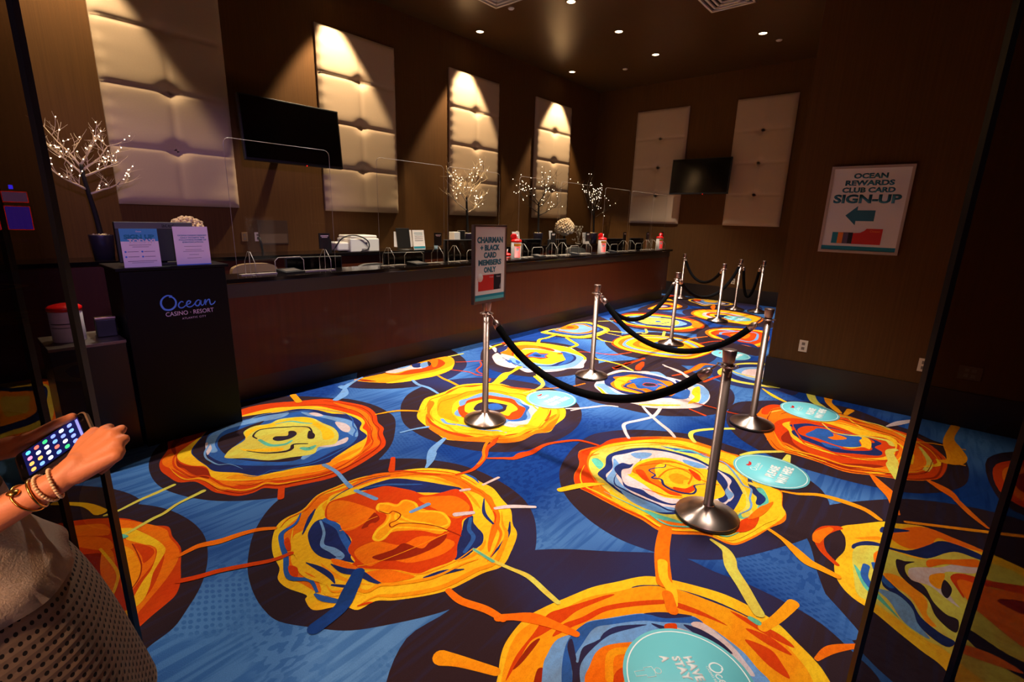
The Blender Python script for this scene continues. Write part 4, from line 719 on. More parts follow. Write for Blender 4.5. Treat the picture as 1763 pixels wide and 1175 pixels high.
O|-2516,517 -2524,563 -2525,609 -2489,690 -2473,782 -2444,860 -2396,920|40 70 40
R|-2323,460 -2303,497 -2287,534 -2260,610 -2209,704 -2156,801 -2138,886|50 50 40
G|-2891,359 -2915,423 -2952,511 -2970,574 -3018,649 -3047,749 -3061,794|30 40 35 50
T|-2904,354 -2917,370 -2870,392 -2864,369
O|-1381,1240 -1297,1237 -1184,1275 -1094,1285|50 70 50
O|-1113,1276 -1071,1323 -1005,1374 -924,1404 -824,1429|60 60 90 70 50
A|-1147,991 -1079,1030 -954,1087|110 80 60
A|-260,1982 -226,2082 -193,2225|60 80
O|-60,1965 -23,2058 59,2156|30 60 30
G|-622,2427 -542,2396 -503,2339 -471,2270 -394,2180 -335,2105 -294,2056|30 100 90 80
T|-312,2003 -284,2000|40 50
O|-842,2348 -800,2213 -753,2098 -679,1955|110 120 120
Y|-742,2079 -694,1984 -635,1931 -591,1852|80 70 80 60
O|-635,1890 -580,1815|80 80
A|-411,2740 -335,2698 -258,2634 -199,2585 -139,2575 -72,2563|40 50 110 80 60
A|-456,3241 -376,3275 -277,3353 -170,3374 -39,3363 41,3297|30 50 90 50
O|-49,3910 14,3786 63,3712 94,3608|40 100 80 30
O|-43,3901 18,3761 78,3638 100,3521 119,3438|40 100 70 40
O|252,4084 332,4004 384,3917|50 120 60
O|358,3974 447,3754 516,3626|50 60 30
A|161,3370 364,3486 666,3659|40 50
G|53,4520 20,4434 52,4255 51,4156 95,3958|60 90 120 70
Y|-1085,5321 -945,5160 -827,5067|30 80 60
G|-688,5513 -620,5295 -528,5164|120 120 100
A|-531,5523 -507,5360 -437,5212 -387,5117|130 90 100 70
A|-319,5265 -338,5105|100 60
W|-32,5032 50,5219 178,5454|30 100 30
A|415,5466 371,5123 383,4922 407,4723 391,4577 336,4525|100 100 220 160 100
A|117,4785 265,4869 456,4906|20 30 30
A|350,4538 445,4554|30 30
G|-634,3200 -593,3187|50 60
G|-798,3581 -737,3704 -589,3864|50 60 50
G|-540,3827 -530,3680|50 100
W|-1542,3265 -1633,3373 -1697,3494 -1640,3660 -1593,3821 -1627,4034|40 50 60 50
W|-1762,3965 -1653,3853 -1494,3718 -1371,3626 -1285,3536|40 50 60 40
G|-1136,3562 -1198,3644 -1215,3751 -1128,3900 -997,4040|50 60 60 60
R|-1452,4405 -1277,4410 -1129,4397 -991,4425|30 40 30
R|-1425,4216 -1268,4163|30 40
W|-2202,5401 -1970,5265 -1843,5196 -1760,5091|40 50 50
R|-1944,5069 -1869,5317 -1881,5675 -1852,5818|40 90 60
R|-1611,5106 -1582,5318 -1537,5531|50 60
W|-2184,3423 -2123,3578 -2022,3743 -1934,3797|30 40 40
W|-2275,3820 -2176,3955|30 30
R|-2373,5198 -2326,5005|60 100
R|-2568,4863 -2524,4829 -2529,4929 -2550,5156|50
G|-2561,5033 -2423,4959 -2356,4923|50
R|-2505,5173 -2541,4854 -2533,5029 -2493,5490|50 100 70
G|-2860,5016 -2668,5035 -2541,5020 -2400,4944|30 50 50
R|-2422,5317 -2372,5137 -2343,5002|60 140 60
R|-3014,5275 -2847,5382 -2740,5630|30 40 40
G|-3238,7097 -3115,6876 -3127,6766|60
G|-2951,7154 -2824,6812|70
G|-3581,6518 -3339,6633 -3158,6830|40
O|-2495,6685 -2475,7007 -2354,7318|40 70 50
R|-2270,6801 -2190,7052 -2097,7193|50
O|-1894,5301 -1855,5500 -1862,5776 -1743,5840|50 140 50
W|-2154,5361 -1958,5288 -1804,5130|60
R|-3235,8529 -3095,8825|40
G|-4083,7066 -3930,7297|50
G|-1795,6305 -1504,5736 -1084,5718 -826,5841|50 60 50
Y|-3888,5153 -3984,5313 -3971,5464 -3994,5689|80
Y|-3774,5675 -3621,5568 -3443,5437 -3438,5202|80
R|-3237,5158 -3086,5260 -2856,5339 -2787,5464|30
Y|-2940,5020 -2776,5042 -2555,5034|50
Y|-3506,6034 -3321,5920 -3188,5930|60
Y|-3590,6548 -3410,6624|40
Y|-3554,6389 -3268,6361|40
A|-3325,2178 -3259,2356 -3124,2474|30 50 40
L|-3813,2950 -3673,2909 -3528,2919 -3346,2880|50 70 40
A|-3761,3240 -3639,3210 -3544,3201 -3390,3173|40 60 50
R|-3802,3475 -3608,3555 -3483,3543 -3376,3607|30
R|-3987,3717 -3896,3838 -3783,4038|30
R|-3793,3918 -3683,3820 -3598,3659 -3464,3609|30
L|-3866,2127 -3946,2248 -4098,2349 -4140,2344|100 140 50 120
L|-4104,2342 -4186,2493 -4247,2638|120 60 40
G|-4220,3813 -4194,4019|50
A|-4246,1912 -4053,1871|90
L|-2885,2104 -2860,2214 -2817,2315|30 50
L|-2561,2265 -2496,2110 -2434,2026 -2343,1930|50 110 50
Y|-3332,4123 -3260,3788 -3210,3676 -3155,3477|40 100 120
G|-3028,4023 -2805,3829 -2742,3653 -2766,3471|60 70 50
O|-2771,3600 -2556,3932 -2499,4136|30 40
W|-2239,3428 -2145,3539 -2061,3678|40 50
R|-3293,3540 -3252,3479|60
Y|-1498,2278 -1427,2419 -1337,2528|70 80 30'''
def build_floor():
    me = bpy.data.meshes.new('floor'); verts = []; faces = []; mi = []; cols = []
    verts += [(-7.0, -20, 0), (6, -20, 0), (6, 11.3, 0), (-7.0, 11.3, 0), (-7.0, -20, -0.1), (6, -20, -0.1), (6, 11.3, -0.1), (-7.0, 11.3, -0.1)]
    for f in ((0, 1, 2, 3), (7, 6, 5, 4), (0, 4, 5, 1), (1, 5, 6, 2), (2, 6, 7, 3), (3, 7, 4, 0)): faces.append(f); mi.append(0); cols.append((1, 1, 1))
    boxes = []; rnd = random.Random(3)
    shapes = []
    # plain medallions of the same carpet where the traced ones end (side and casino floor)
    extra = [(2.2, 4.3), (3.9, 2.6), (2.6, 0.9), (-5.2, -1.2), (-3.4, -2.6), (-1.4, -1.4), (0.6, -2.6), (2.4, -1.4), (4.3, -0.4), (-6.2, -4.2), (-4.2, -5.2), (-1.9, -4.4), (0.3, -5.4), (2.5, -4.4), (4.6, -5.0), (-3.2, -8), (-0.6, -8.2), (2.0, -7.6), (-5.6, -8.6), (-4.4, -12), (-2, -11), (1, -12), (4.2, -9.5), (3.6, -13)]
    for (x, y) in extra:
        pal = rnd.choice(['OAYNBLNGYN', 'YOYLBNAOYR', 'ROYAORYAOD', 'YGNBLWNYOR'])
        R0 = rnd.uniform(0.62, 0.8); ph = [rnd.uniform(0, 6.28) for _ in range(4)]
        for i, c in enumerate('K' + pal):
            s_ = R0 * (1.3 if i == 0 else 1.0 - (i - 1) * 0.1); a_ = 0 if i == 0 else 0.05
            shapes.append((c, [(x + s_ * math.cos(t) * (1 + a_ * math.sin(3 * t + ph[0] + i * .3) + a_ * math.sin(7 * t + ph[1] + i * .4) * 0.6), y + s_ * math.sin(t) * (1 + a_ * math.sin(3 * t + ph[0] + i * .3) + a_ * math.sin(7 * t + ph[1] + i * .4) * 0.6)) for t in [2 * PI * k / 24 for k in range(24)]], None))
    for ln in CARPET.strip().split('\n'):
        q = ln.split('|'); pts = [tuple(float(a) / 1000 for a in t.split(',')) for t in q[1].split()]
        shapes.append((q[0], pts, [float(a) / 1000 for a in q[2].split()] if len(q) > 2 else None))
    for c, pts, ws in shapes:
        if ws: ws = [v * 0.62 for v in ws]
        if ws is None:
            out = smooth_closed(pts, 5)
        else:
            n = len(pts); wl = [ws[0]] * n if len(ws) == 1 else [ws[min(int(i / max(1, n - 1) * (len(ws) - 1)), len(ws) - 2)] * (1 - (i / (n - 1) * (len(ws) - 1) - min(int(i / (n - 1) * (len(ws) - 1)), len(ws) - 2))) + ws[min(int(i / (n - 1) * (len(ws) - 1)), len(ws) - 2) + 1] * (i / (n - 1) * (len(ws) - 1) - min(int(i / (n - 1) * (len(ws) - 1)), len(ws) - 2)) for i in range(n)]
            sp = smooth_open([(a, b, w_) for (a, b), w_ in zip(pts, wl)], 6); L_, R_ = [], []
            def cap_(P, Q):      # rounded end beyond P, coming from Q
                dx, dy = P[0] - Q[0], P[1] - Q[1]; d = math.hypot(dx, dy) or 1
                return [(P[0] + dx / d * P[2] / 2 * t, P[1] + dy / d * P[2] / 2 * t, P[2] * math.sqrt(1 - t * t)) for t in (0.5, 0.8, 0.97)]
            sp = cap_(sp[0], sp[1])[::-1] + sp + cap_(sp[-1], sp[-2])
            for i, (a, b, w_) in enumerate(sp):
                p0 = sp[max(0, i - 1)]; p1 = sp[min(len(sp) - 1, i + 1)]; dx, dy = p1[0] - p0[0], p1[1] - p0[1]; d = math.hypot(dx, dy) or 1
                L_.append((a - dy / d * w_ / 2, b + dx / d * w_ / 2)); R_.append((a + dy / d * w_ / 2, b - dx / d * w_ / 2))
            out = None
        allp = out if out else L_ + R_
        bx = (min(a for a, b in allp), max(a for a, b in allp), min(b for a, b in allp), max(b for a, b in allp))
        lv = 1
        for (ob, l) in boxes:
            if l >= lv and bx[0] < ob[1] and ob[0] < bx[1] and bx[2] < ob[3] and ob[2] < bx[3]: lv = l + 1
        boxes.append((bx, lv)); z = lv * 0.00012; o = len(verts)
        m_ = 1 if c == 'K' else (0 if c == 'Q' else 2); cc = lin(PAL[c])
        if out:
            verts += [(a, b, z) for a, b in out]
            for t in tessellate_polygon([[V((a, b, 0)) for a, b in out]]):
                A, B, D = (out[i] for i in t); ar = (B[0] - A[0]) * (D[1] - A[1]) - (B[1] - A[1]) * (D[0] - A[0])
                if abs(ar) < 1e-10: continue
                faces.append(tuple(o + i for i in (t if ar > 0 else t[::-1]))); mi.append(m_); cols.append(cc)
        else:
            n = len(L_); verts += [(a, b, z) for a, b in L_] + [(a, b, z) for a, b in R_]
            for i in range(n - 1): faces.append((o + n + i, o + n + i + 1, o + i + 1, o + i)); mi.append(m_); cols.append(cc)
    me.from_pydata(verts, [], faces)
    for k in ('ground', 'dark', 'pile'): me.materials.append(carpetmat(k))
    me.polygons.foreach_set('material_index', mi)
    ca = me.color_attributes.new('Col', 'FLOAT_COLOR', 'CORNER'); buf = []
    for pl in me.polygons: buf += [*cols[pl.index], 1.0] * pl.loop_total
    ca.data.foreach_set('color', buf); me.update()
    o = bpy.data.objects.new('floor', me); C.objects.link(o); struct(o); return o
build_floor()
# ------------------------------------------------------------------ room shell
XW, YB, XC = -6.9, 11.2, -4.38
def slab(name, x0, x1, y0, y1, z0, z1, m): return struct(MB().box(x0, x1, y0, y1, z0, z1).build(name, m))
slab('wall_left', XW - 0.15, XW, -3.2, YB + 0.15, 0, ZC, M_wall)
slab('wall_back', XW, -1.12, YB, YB + 0.15, 0, ZC, M_wall)
slab('wall_right', -1.12, 5.0, 5.5, YB + 0.15, 0, ZC, M_wall)
slab('wall_far_right', 5.0, 5.15, -3.2, YB + 0.15, 0, ZC, M_wall)
slab('ceiling', XW - 0.15, 5.0, -3.2, YB + 0.15, ZC, ZC + 0.15, M_ceil)
slab('baseboard_back', -4.9, -1.135, YB - 0.015, YB, 0, 0.31, M_base)
slab('baseboard_right', -1.135, 5.0, 5.485, 5.5, 0, 0.31, M_base)
slab('baseboard_side', -1.135, -1.12, 5.5, YB - 0.015, 0, 0.31, M_base)
# ------------------------------------------------------------------ quilted wall panels
def quilt(name, w_, h_, nx, ny, label, loc, rz, group, deep=0.05):
    root = thing(name, label, 'wall panel', loc, rz, group)
    NX, NY = nx * 20, ny * 24; bm = bmesh.new(); g = []
    rnd = random.Random(int(abs(loc[1]) * 100))
    for j in range(NY + 1):
        row = []
        for i in range(NX + 1):
            u = i / NX; v = j / NY; cu = (u * nx) % 1.0; cv = (v * ny) % 1.0
            du = min(cu, 1 - cu) * w_ / nx; dv = min(cv, 1 - cv) * h_ / ny
            eu = min(u, 1 - u) * w_; ev = min(v, 1 - v) * h_
            rim = (1 - math.exp(-eu / 0.025)) * (1 - math.exp(-ev / 0.02))
            tuft = math.exp(-((du / 0.10) ** 2 + (dv / 0.075) ** 2)) if 0.02 < u < 0.98 and 0.02 < v < 0.98 and eu > 0.2 and ev > 0.2 else 0
            seam = 0.017 * math.exp(-dv / 0.016) if ev > 0.2 else 0
            seamv = 0.010 * math.exp(-du / 0.03) if eu > 0.2 else 0
            # the sag of each cushion hangs toward its lower seam
            sag = 0.003 * math.exp(-(((cv - 0.16) / 0.16) ** 2)) * (0.5 + 0.5 * math.sin(PI * cu)) if ev > 0 else 0
            wr = 0.004 * math.sin(40 * v * h_ + 3 * u) * math.exp(-eu / 0.06)
            d = deep * rim - seam - seamv - 0.046 * tuft + sag * rim + wr
            row.append(bm.verts.new((u * w_ - w_ / 2, -0.03 - max(d, 0.0) * 1.0, v * h_)))
        g.append(row)
    for j in range(NY):
        for i in range(NX):
            f = bm.faces.new((g[j][i], g[j][i + 1], g[j + 1][i + 1], g[j + 1][i])); f.smooth = True
    m = MB(); m.bm.free(); m.bm = bm; m.build('cushion', M_fabric, root)
    MB().box(-w_ / 2, w_ / 2, -0.03, -0.002, 0, h_).build('backing_board', M_fabric, root)
    return root
for i, (y0, y1, lb) in enumerate([(1.385, 2.62, 'tall cream tufted wall panel at far left, half lit, behind the lectern'), (3.81, 5.10, 'tall cream tufted wall panel partly behind the large wall screen'), (6.25, 7.53, 'tall cream tufted wall panel behind the frosted tree, third from the left'), (8.69, 10.0, 'tall cream tufted wall panel nearest the far corner on the counter wall')]):
    quilt('upholstered_panel', y1 - y0, 2.46, 2, 4, lb, (XW, (y0 + y1) / 2, 1.68), PI / 2, 'tufted panels on the counter wall')
for x0, x1, lb in [(-5.80, -4.57, 'dim cream tufted panel on the back wall, left of the small screen'), (-3.575, -2.46, 'dim cream tufted panel on the back wall, right of the small screen')]:
    quilt('upholstered_panel', x1 - x0, 2.50, 2, 4, lb, ((x0 + x1) / 2, YB, 1.63), 0, 'tufted panels on the back wall', 0.04)
# ------------------------------------------------------------------ wall screens
def tv(loc, rz, w_, h_, label, tilt):
    t = thing('wall_television', label, 'television', loc, rz)
    c = Matrix.Rotation(tilt, 4, 'X')
    def part(nm, mb, m):
        for v in mb.bm.verts: v.co = c @ v.co
        return mb.build(nm, m, t)
    f = part('bezel', MB().box(-w_ / 2, w_ / 2, -0.03, 0.03, -h_ / 2, h_ / 2, bev=0.006), M_blackm)
    part('screen', MB().box(-w_ / 2 + 0.018, w_ / 2 - 0.018, -0.033, -0.029, -h_ / 2 + 0.03, h_ / 2 - 0.018), M_tv)
    part('power_light', MB().ball((0.12, -0.03, -h_ / 2 - 0.004), 0.007, 8), M('standby red light', (255, 30, 20), 0.4, emit=(255, 20, 10), estr=2.5))
    MB().box(-0.16, 0.16, 0.03, 0.05, -0.14, 0.14).box(-0.03, 0.03, 0.05, 0.31, -0.04, 0.04).box(-0.13, 0.13, 0.30, 0.325, -0.15, 0.15).build('wall_bracket', M_blackm, t)
tv((-6.55 - 0.02, 3.26, 2.625), PI / 2, 1.30, 0.76, 'large black wall screen between the first two tufted panels', math.radians(-5))
tv((-4.07, 10.86, 2.63), 0, 1.25, 0.73, 'smaller black wall screen on the back wall between two dim panels', math.radians(-3))
# ------------------------------------------------------------------ ceiling fittings
names = {0: 'left of the four by the counter wall', 1: 'above the second tufted panel', 2: 'third along the counter wall', 3: 'by the far corner of the counter wall'}
def fixture(kind, x, y, label, group, r=0.06):
    t = thing(kind, label, 'ceiling light', (x, y, ZC), 0, group)
    MB().ring((0, 0, -0.004), r + 0.012, 0.009).build('trim_ring', M_ceil, t)
    MB().lathe([(0.0, -0.006), (r, -0.006), (r, -0.001), (0, -0.001)], 24).build('lens', M_lamp, t)
for i, (x, y) in enumerate(WASH):
    fixture('wall_washer', x, y, 'recessed ceiling spot shining down the wall, ' + names[i], 'recessed wall washers over the counter')
DL = ['recessed downlight in the ceiling, top middle of the photo beside the bright streak', 'recessed downlight in the ceiling, middle one of the central row', 'recessed downlight in the ceiling, farthest one of the central row', 'recessed downlight in the ceiling farthest to the right']
for i, (x, y) in enumerate(DOWN):
    if i < 4: fixture('downlight', x, y, DL[i], 'recessed downlights')
    else: fixture('downlight', x, y, 'recessed downlight above the queue, over the top edge of the view', 'recessed downlights above the view')
for x, y, lb in [(-5.45, 6.2, 'small round smoke detector on the ceiling beside the vent grille'), (-2.62, 9.87, 'small round ceiling disc at the right, beyond the last downlight'), (-5.49, 9.85, 'small round ceiling disc nearest the far wall corner')]:
    tag(MB().lathe([(0.0, -0.02), (0.035, -0.018), (0.05, -0.004), (0.05, 0)], 20).build('ceiling_disc', M_white, None, (x, y, ZC)), lb, 'ceiling disc', 'ceiling discs')
def vent(x, y, lb):
    t = thing('air_vent', lb, 'vent', (x, y, ZC), 0, 'square air vents')
    m = MB()
    for k in range(4):
        a = 0.31 - k * 0.07
        for q in ((-a, a, -a, -a + 0.03), (-a, a, a - 0.03, a), (-a, -a + 0.03, -a, a), (a - 0.03, a, -a, a)): m.box(*q, -0.03 + k * 0.004, -0.004)
    m.build('louvres', M_white, t); MB().box(-0.3, 0.3, -0.3, 0.3, -0.004, -0.001).build('backing_plate', M_base, t)
vent(-5.29, 5.72, 'square white air vent at the top edge, left of the bright ceiling streak'); vent(-2.81, 7.73, 'square white air vent at the top edge, toward the right')
# ------------------------------------------------------------------ front counter
def counter():
    t = thing('service_counter', 'long mahogany service counter with a black stone ledge along the queue', 'counter', (0, 0, 0))
    Y0, Y1 = 1.42, 10.42
    MB().box(XC - 0.10, XC, Y0, Y1, 0.21, 0.93).build('front_panel', M_wood, t)
    MB().box(XC - 0.12, XC - 0.055, Y0 + 0.03, Y1 - 0.05, 0.0, 0.21).build('toe_kick', M_base, t)
    MB().box(XC - 0.10, XC + 0.012, Y0, Y1, 0.93, 1.05).build('fascia', M_base, t)
    MB().box(XC - 0.36, XC + 0.035, Y0 - 0.03, Y1 + 0.10, 1.05, 1.09, bev=0.004).build('ledge', M_granite, t)
    MB().box(XC - 1.0, XC - 0.10, Y0, Y1, 0.74, 0.78).build('desk_surface', M_granite, t)
    MB().box(XC - 1.0, XC - 0.10, Y1 - 0.06, Y1, 0, 0.74).build('end_panel', M_wood, t); MB().box(XC - 1.0, XC - 0.10, Y0, Y0 + 0.04, 0, 0.74).build('end_panel', M_wood, t)
    return t
counter()
def credenza():
    t = thing('back_credenza', 'low mahogany back cabinet with dark polished top along the wall', 'cabinet', (0, 0, 0))
    MB().box(XW + 0.002, XW + 0.54, -0.4, 10.9, 0.1, 1.07).build('cabinet_body', M_wood, t)
    MB().box(XW + 0.002, XW + 0.48, -0.4, 10.9, 0.0, 0.1).build('toe_kick', M_base, t)
    MB().box(XW + 0.002, XW + 0.60, -0.42, 10.95, 1.07, 1.11, bev=0.004).build('top', M_granite, t)
credenza()
# ------------------------------------------------------------------ acrylic sneeze guards on the ledge
ZL = 1.09
def rr(x0, x1, z0, z1, r, bottom=False):
    P = []
    for cx, cz, a0 in ((x1 - r, z1 - r, 0), (x0 + r, z1 - r, 90)):
        for k in range(5):
            a = math.radians(a0 + k * 22.5); P.append((cx + r * math.cos(a), cz + r * math.sin(a)))
    P += [(x0, z0), (x1, z0)]; return P
def guard(y0, y1, label, placard=True, slot=True):
    t = thing('sneeze_guard', label, 'sneeze guard', (XC - 0.19, (y0 + y1) / 2, ZL + 0.0005), PI / 2, 'clear acrylic sneeze guards on the counter')
    w_ = y1 - y0; H = 1.13; a, b = -w_ / 2, w_ / 2
    # pane with a pass-through slot: outline runs round the slot from below
    P = rr(a, b, 0, H, 0.05)
    sw = 0.135; S = [(sw, 0), (sw, 0.11), (sw - 0.03, 0.14), (-sw + 0.03, 0.14), (-sw, 0.11), (-sw, 0)]
    out = P[:-2] + [(a, 0)] + [(x_, z_) for x_, z_ in reversed(S)] + [(b, 0)] if slot else P
    MB().prism(out, -0.003, 0.003, 'y').build('pane', M_acr, t)
    e = MB(); rim = [(x_, 0, z_) for x_, z_ in [(b, 0)] + P[:-2] + [(a, 0)]]; e.tube(rim, 0.002, 5)
    if slot: e.tube([(x_, 0, z_) for x_, z_ in S], 0.004, 5)
    e.build('polished_edge', M_edge, t)
    for fx in (a + 0.11, b - 0.11):
        hs = [(-0.11, 0), (0.11, 0), (0.11, 0.11), (0.03, 0.20), (-0.03, 0.20), (-0.11, 0.11)]
        f = MB().prism(hs, fx - 0.004, fx + 0.004, 'x').build('foot', M_acr, t)
        q = MB(); q.tube([(fx, x_, z_) for x_, z_ in hs + [hs[0]]], 0.0026, 5); q.tube([(fx, 0, 0), (fx, 0, 0.2)], 0.0024, 5); q.build('polished_edge', M_edge, f)
    for s_ in (-1, 1):
        MB().box(min(s_ * sw, s_ * (w_ / 2 - 0.02)), max(s_ * sw, s_ * (w_ / 2 - 0.02)), -0.03, 0.03, 0, 0.008).build('base_strip', M_edge, t)
    if placard:
        px = b - 0.11; c_ = MB().box(px - 0.055, px + 0.055, -0.018, -0.006, 0.21, 0.36).build('black_placard', M_blackm, t, None, None)
        MB().box(px - 0.04, px + 0.04, -0.0195, -0.018, 0.33, 0.338).box(px - 0.03, px + 0.03, -0.0195, -0.018, 0.318, 0.323).build('lettering', M_paper, c_)
G = [(1.67, 2.60, 'tall clear acrylic sneeze guard nearest the lectern', 1), (3.13, 4.06, 'tall clear acrylic sneeze guard between the printer and the pump bottle', 1), (4.12, 5.05, 'clear acrylic sneeze guard partly hidden by the stanchion sign', 0), (5.47, 6.42, 'clear acrylic sneeze guard just past the first wipes canister on the ledge', 1), (6.48, 7.43, 'clear acrylic sneeze guard in front of the coral ball', 1), (7.83, 8.76, 'clear acrylic sneeze guard just past the middle wipes canister', 1), (8.84, 9.76, 'clear acrylic sneeze guard next to last at the far end of the counter', 1), (9.82, 10.46, 'narrowest clear acrylic sneeze guard at the far end of the counter', 1)]
for a, b, lb, pl in G: guard(a, b, lb, bool(pl), b - a > 0.7)
# ------------------------------------------------------------------ wipes canisters
def canister(loc, label, r=0.072, h=0.235, lid_open=True, rz=0.0, big=False):
    t = thing('wipes_canister', label, 'wipes canister', loc, rz, 'red topped wipes canisters')
    MB().lathe([(r * 0.96, 0), (r, 0.006), (r, h - 0.006), (r * 0.97, h)], 28).build('tub', M_white, t)
    def wrap(nm, a0, a1, z0, z1, m, k=1.006):
        q = MB(); n = 10; A = []
        for i in range(n + 1):
            a = math.radians(a0 + (a1 - a0) * i / n); A.append((q.bm.verts.new((r * k * math.cos(a), r * k * math.sin(a), z0)), q.bm.verts.new((r * k * math.cos(a), r * k * math.sin(a), z1))))
        for p0, p1 in zip(A, A[1:]):
            f = q.bm.faces.new((p0[0], p1[0], p1[1], p0[1])); f.smooth = True
        bmesh.ops.solidify(q.bm, geom=q.bm.faces[:], thickness=0.0008); return q.build(nm, m, t)
    if not big:
        wrap('label_band', -75, 15, h * 0.78, h * 0.92, M_yellow); wrap('label', -66, -2, h * 0.12, h * 0.76, M_red); wrap('label_badge', -52, -18, h * 0.50, h * 0.66, M_grey, 1.02)
    else:
        wrap('label_text', -70, 20, h * 0.60, h * 0.63, M_grey, 1.015); wrap('label_text', -70, 10, h * 0.48, h * 0.50, M_grey, 1.015)
    MB().lathe([(r * 1.04, h), (r * 1.05, h + 0.022), (r * 0.9, h + 0.034), (r * 0.45, h + 0.045), (0, h + 0.046)], 28).build('lid', M_redpl, t)
    if lid_open:
        MB().lathe([(0, 0), (r * 0.62, 0.002), (r * 0.66, 0.008), (r * 0.4, 0.016), (0, 0.018)], 20).build('flip_cap', M_redpl, t, (-r * 0.2, r * 0.9 if rz else -r * 0.55, h + 0.07), (math.radians(80 if rz else -70), 0, 0.9))
        MB().tube([(0, 0, h + 0.04), (0.004, 0.004, h + 0.065), (0.012, 0.006, h + 0.09), (0.012, 0.012, h + 0.105)], [0.012, 0.011, 0.007, 0.001], 7).build('pulled_wipe', M_paper, t)
canister((XC - 0.06, 5.28, ZL), 'white and red wipes canister on the ledge just right of the stanchion sign')
canister((XC - 0.07, 7.64, ZL), 'white and red wipes canister in the middle of the far half of the ledge')
canister((XC - 0.07, 10.02, ZL), 'white and red wipes canister at the far end of the ledge', rz=2.6 - PI / 2 * 1.65)
canister((XC - 0.62, 5.72, 0.78), 'red capped wipes canister down on the desk, mostly hidden by the sign', r=0.07, h=0.30)
# ------------------------------------------------------------------ monitors, pads, chairs behind the counter
def monitor(y, zt, label, rz, w_=0.52, h_=0.32, x=XC - 0.62):
    t = thing('computer_monitor', label, 'monitor', (x, y, 0.7805), rz, 'computer monitors on the clerks desk')
    zc = zt - 0.7805 - h_ / 2
    MB().box(-w_ / 2, w_ / 2, -0.02, 0.02, zc - h_ / 2, zc + h_ / 2, bev=0.006).box(-w_ / 3, w_ / 3, -0.045, -0.02, zc - h_ / 3, zc + h_ / 3, bev=0.01).build('housing', M_blackm, t)
    MB().box(-w_ / 2 + 0.012, w_ / 2 - 0.012, 0.0195, 0.022, zc - h_ / 2 + 0.02, zc + h_ / 2 - 0.012).build('screen', M_tv, t)
    MB().tube([(0, -0.03, 0.01), (0, -0.03, zc)], 0.02, 8).lathe([(0.0, 0), (0.11, 0), (0.11, 0.008), (0.03, 0.02), (0, 0.02)], 20).build('stand', M_blackm, t)
monitor(2.60, 1.19, 'black computer monitor seen from behind, first past the lectern', -PI / 2 - 0.1, 0.60, 0.30)
monitor(3.78, 1.20, 'black computer monitor seen from behind the second sneeze guard', -PI / 2 - 0.1, 0.58, 0.30)
monitor(4.75, 1.34, 'taller black computer monitor left of the stanchion sign', -PI / 2 - 0.15, 0.56, 0.36)
monitor(6.25, 1.33, 'black computer monitor just right of the first ledge canister', -PI / 2, 0.62, 0.36)
monitor(7.05, 1.32, 'black computer monitor beneath the coral ball', -PI / 2 + 0.1, 0.60, 0.36)
monitor(9.10, 1.31, 'black computer monitor past the middle canister', -PI / 2 - 0.3, 0.55, 0.36)
monitor(10.05, 1.31, 'last black computer monitor at the far counter end', -PI / 2 - 0.3, 0.40, 0.36, XC - 0.62)
def keypad(y, label, rz=0.2, x=XC - 0.16):
    t = thing('signature_pad', label, 'signature pad', (x, y, ZL + 0.0005), PI / 2 + rz, 'signature pads on the ledge')
    MB().prism([(-0.08, 0), (0.08, 0), (0.08, 0.035), (-0.08, 0.014)], -0.10, 0.10, 'x').build('housing', M_blackm, t)
    MB().box(-0.075, 0.075, -0.045, 0.045, 0, 0.0015).build('display', M('grey pad display', (95, 88, 80), 0.3), t, (0, 0, 0.0265), (math.radians(7.5), 0, 0))
keypad(2.12, 'black signature pad lying in the first sneeze guard opening'); keypad(3.62, 'black signature pad lying in the second sneeze guard opening'); keypad(5.93, 'black signature pad in the opening right of the first ledge canister'); keypad(6.92, 'black signature pad in the opening below the coral ball', 0.5); keypad(8.18, 'black signature pad right of the middle canister', 0.5)
def chair(x, y, rz, label, mat, zt=1.06):
    x = min(x, -5.72)
    t = thing('office_chair', label, 'chair', (x, y, 0), rz, 'office chairs behind the counter')
    s = MB(); pts = smooth_closed([(-0.24, 0.55), (-0.24, zt - 0.12), (-0.18, zt - 0.02), (0, zt), (0.18, zt - 0.02), (0.24, zt - 0.12), (0.24, 0.55), (0, 0.52)], 4)
    s.prism(pts, -0.03, 0.04, 'y'); s.build('backrest', mat, t, (0, 0.22, 0))
    MB().box(-0.25, 0.25, -0.24, 0.22, 0.44, 0.52, bev=0.025).build('seat', mat, t)
    MB().tube([(0, 0, 0.08), (0, 0, 0.44)], 0.025, 10).build('gas_lift', M_blackm, t)
    for k in range(5):
        a = k * 2 * PI / 5; l = MB().tube([(0, 0, 0.10), (0.27 * math.cos(a), 0.27 * math.sin(a), 0.07)], [0.022, 0.014], 8).build('leg', M_blackm, t)
        MB().ball((0.27 * math.cos(a), 0.27 * math.sin(a), 0.03), 0.03, 10).build('caster', M_blackm, l)
M_tan = M('tan chair vinyl', (150, 122, 86), 0.5, vary=0.08); M_gch = M('grey mesh chair fabric', (70, 66, 60), 0.6, vary=0.1)
chair(-5.55, 2.18, -PI / 2, 'tan office chair whose back shows above the ledge beside the lectern', M_tan, 1.10)
chair(-5.65, 3.65, -PI / 2, 'grey office chair behind the first monitor', M_gch, 1.03)
chair(-5.25, 7.72, -PI / 2, 'grey office chair left of the middle canister', M_gch, 1.12); chair(-5.2, 8.5, -PI / 2 - 0.4, 'grey office chair right of the middle canister', M_gch, 1.12)
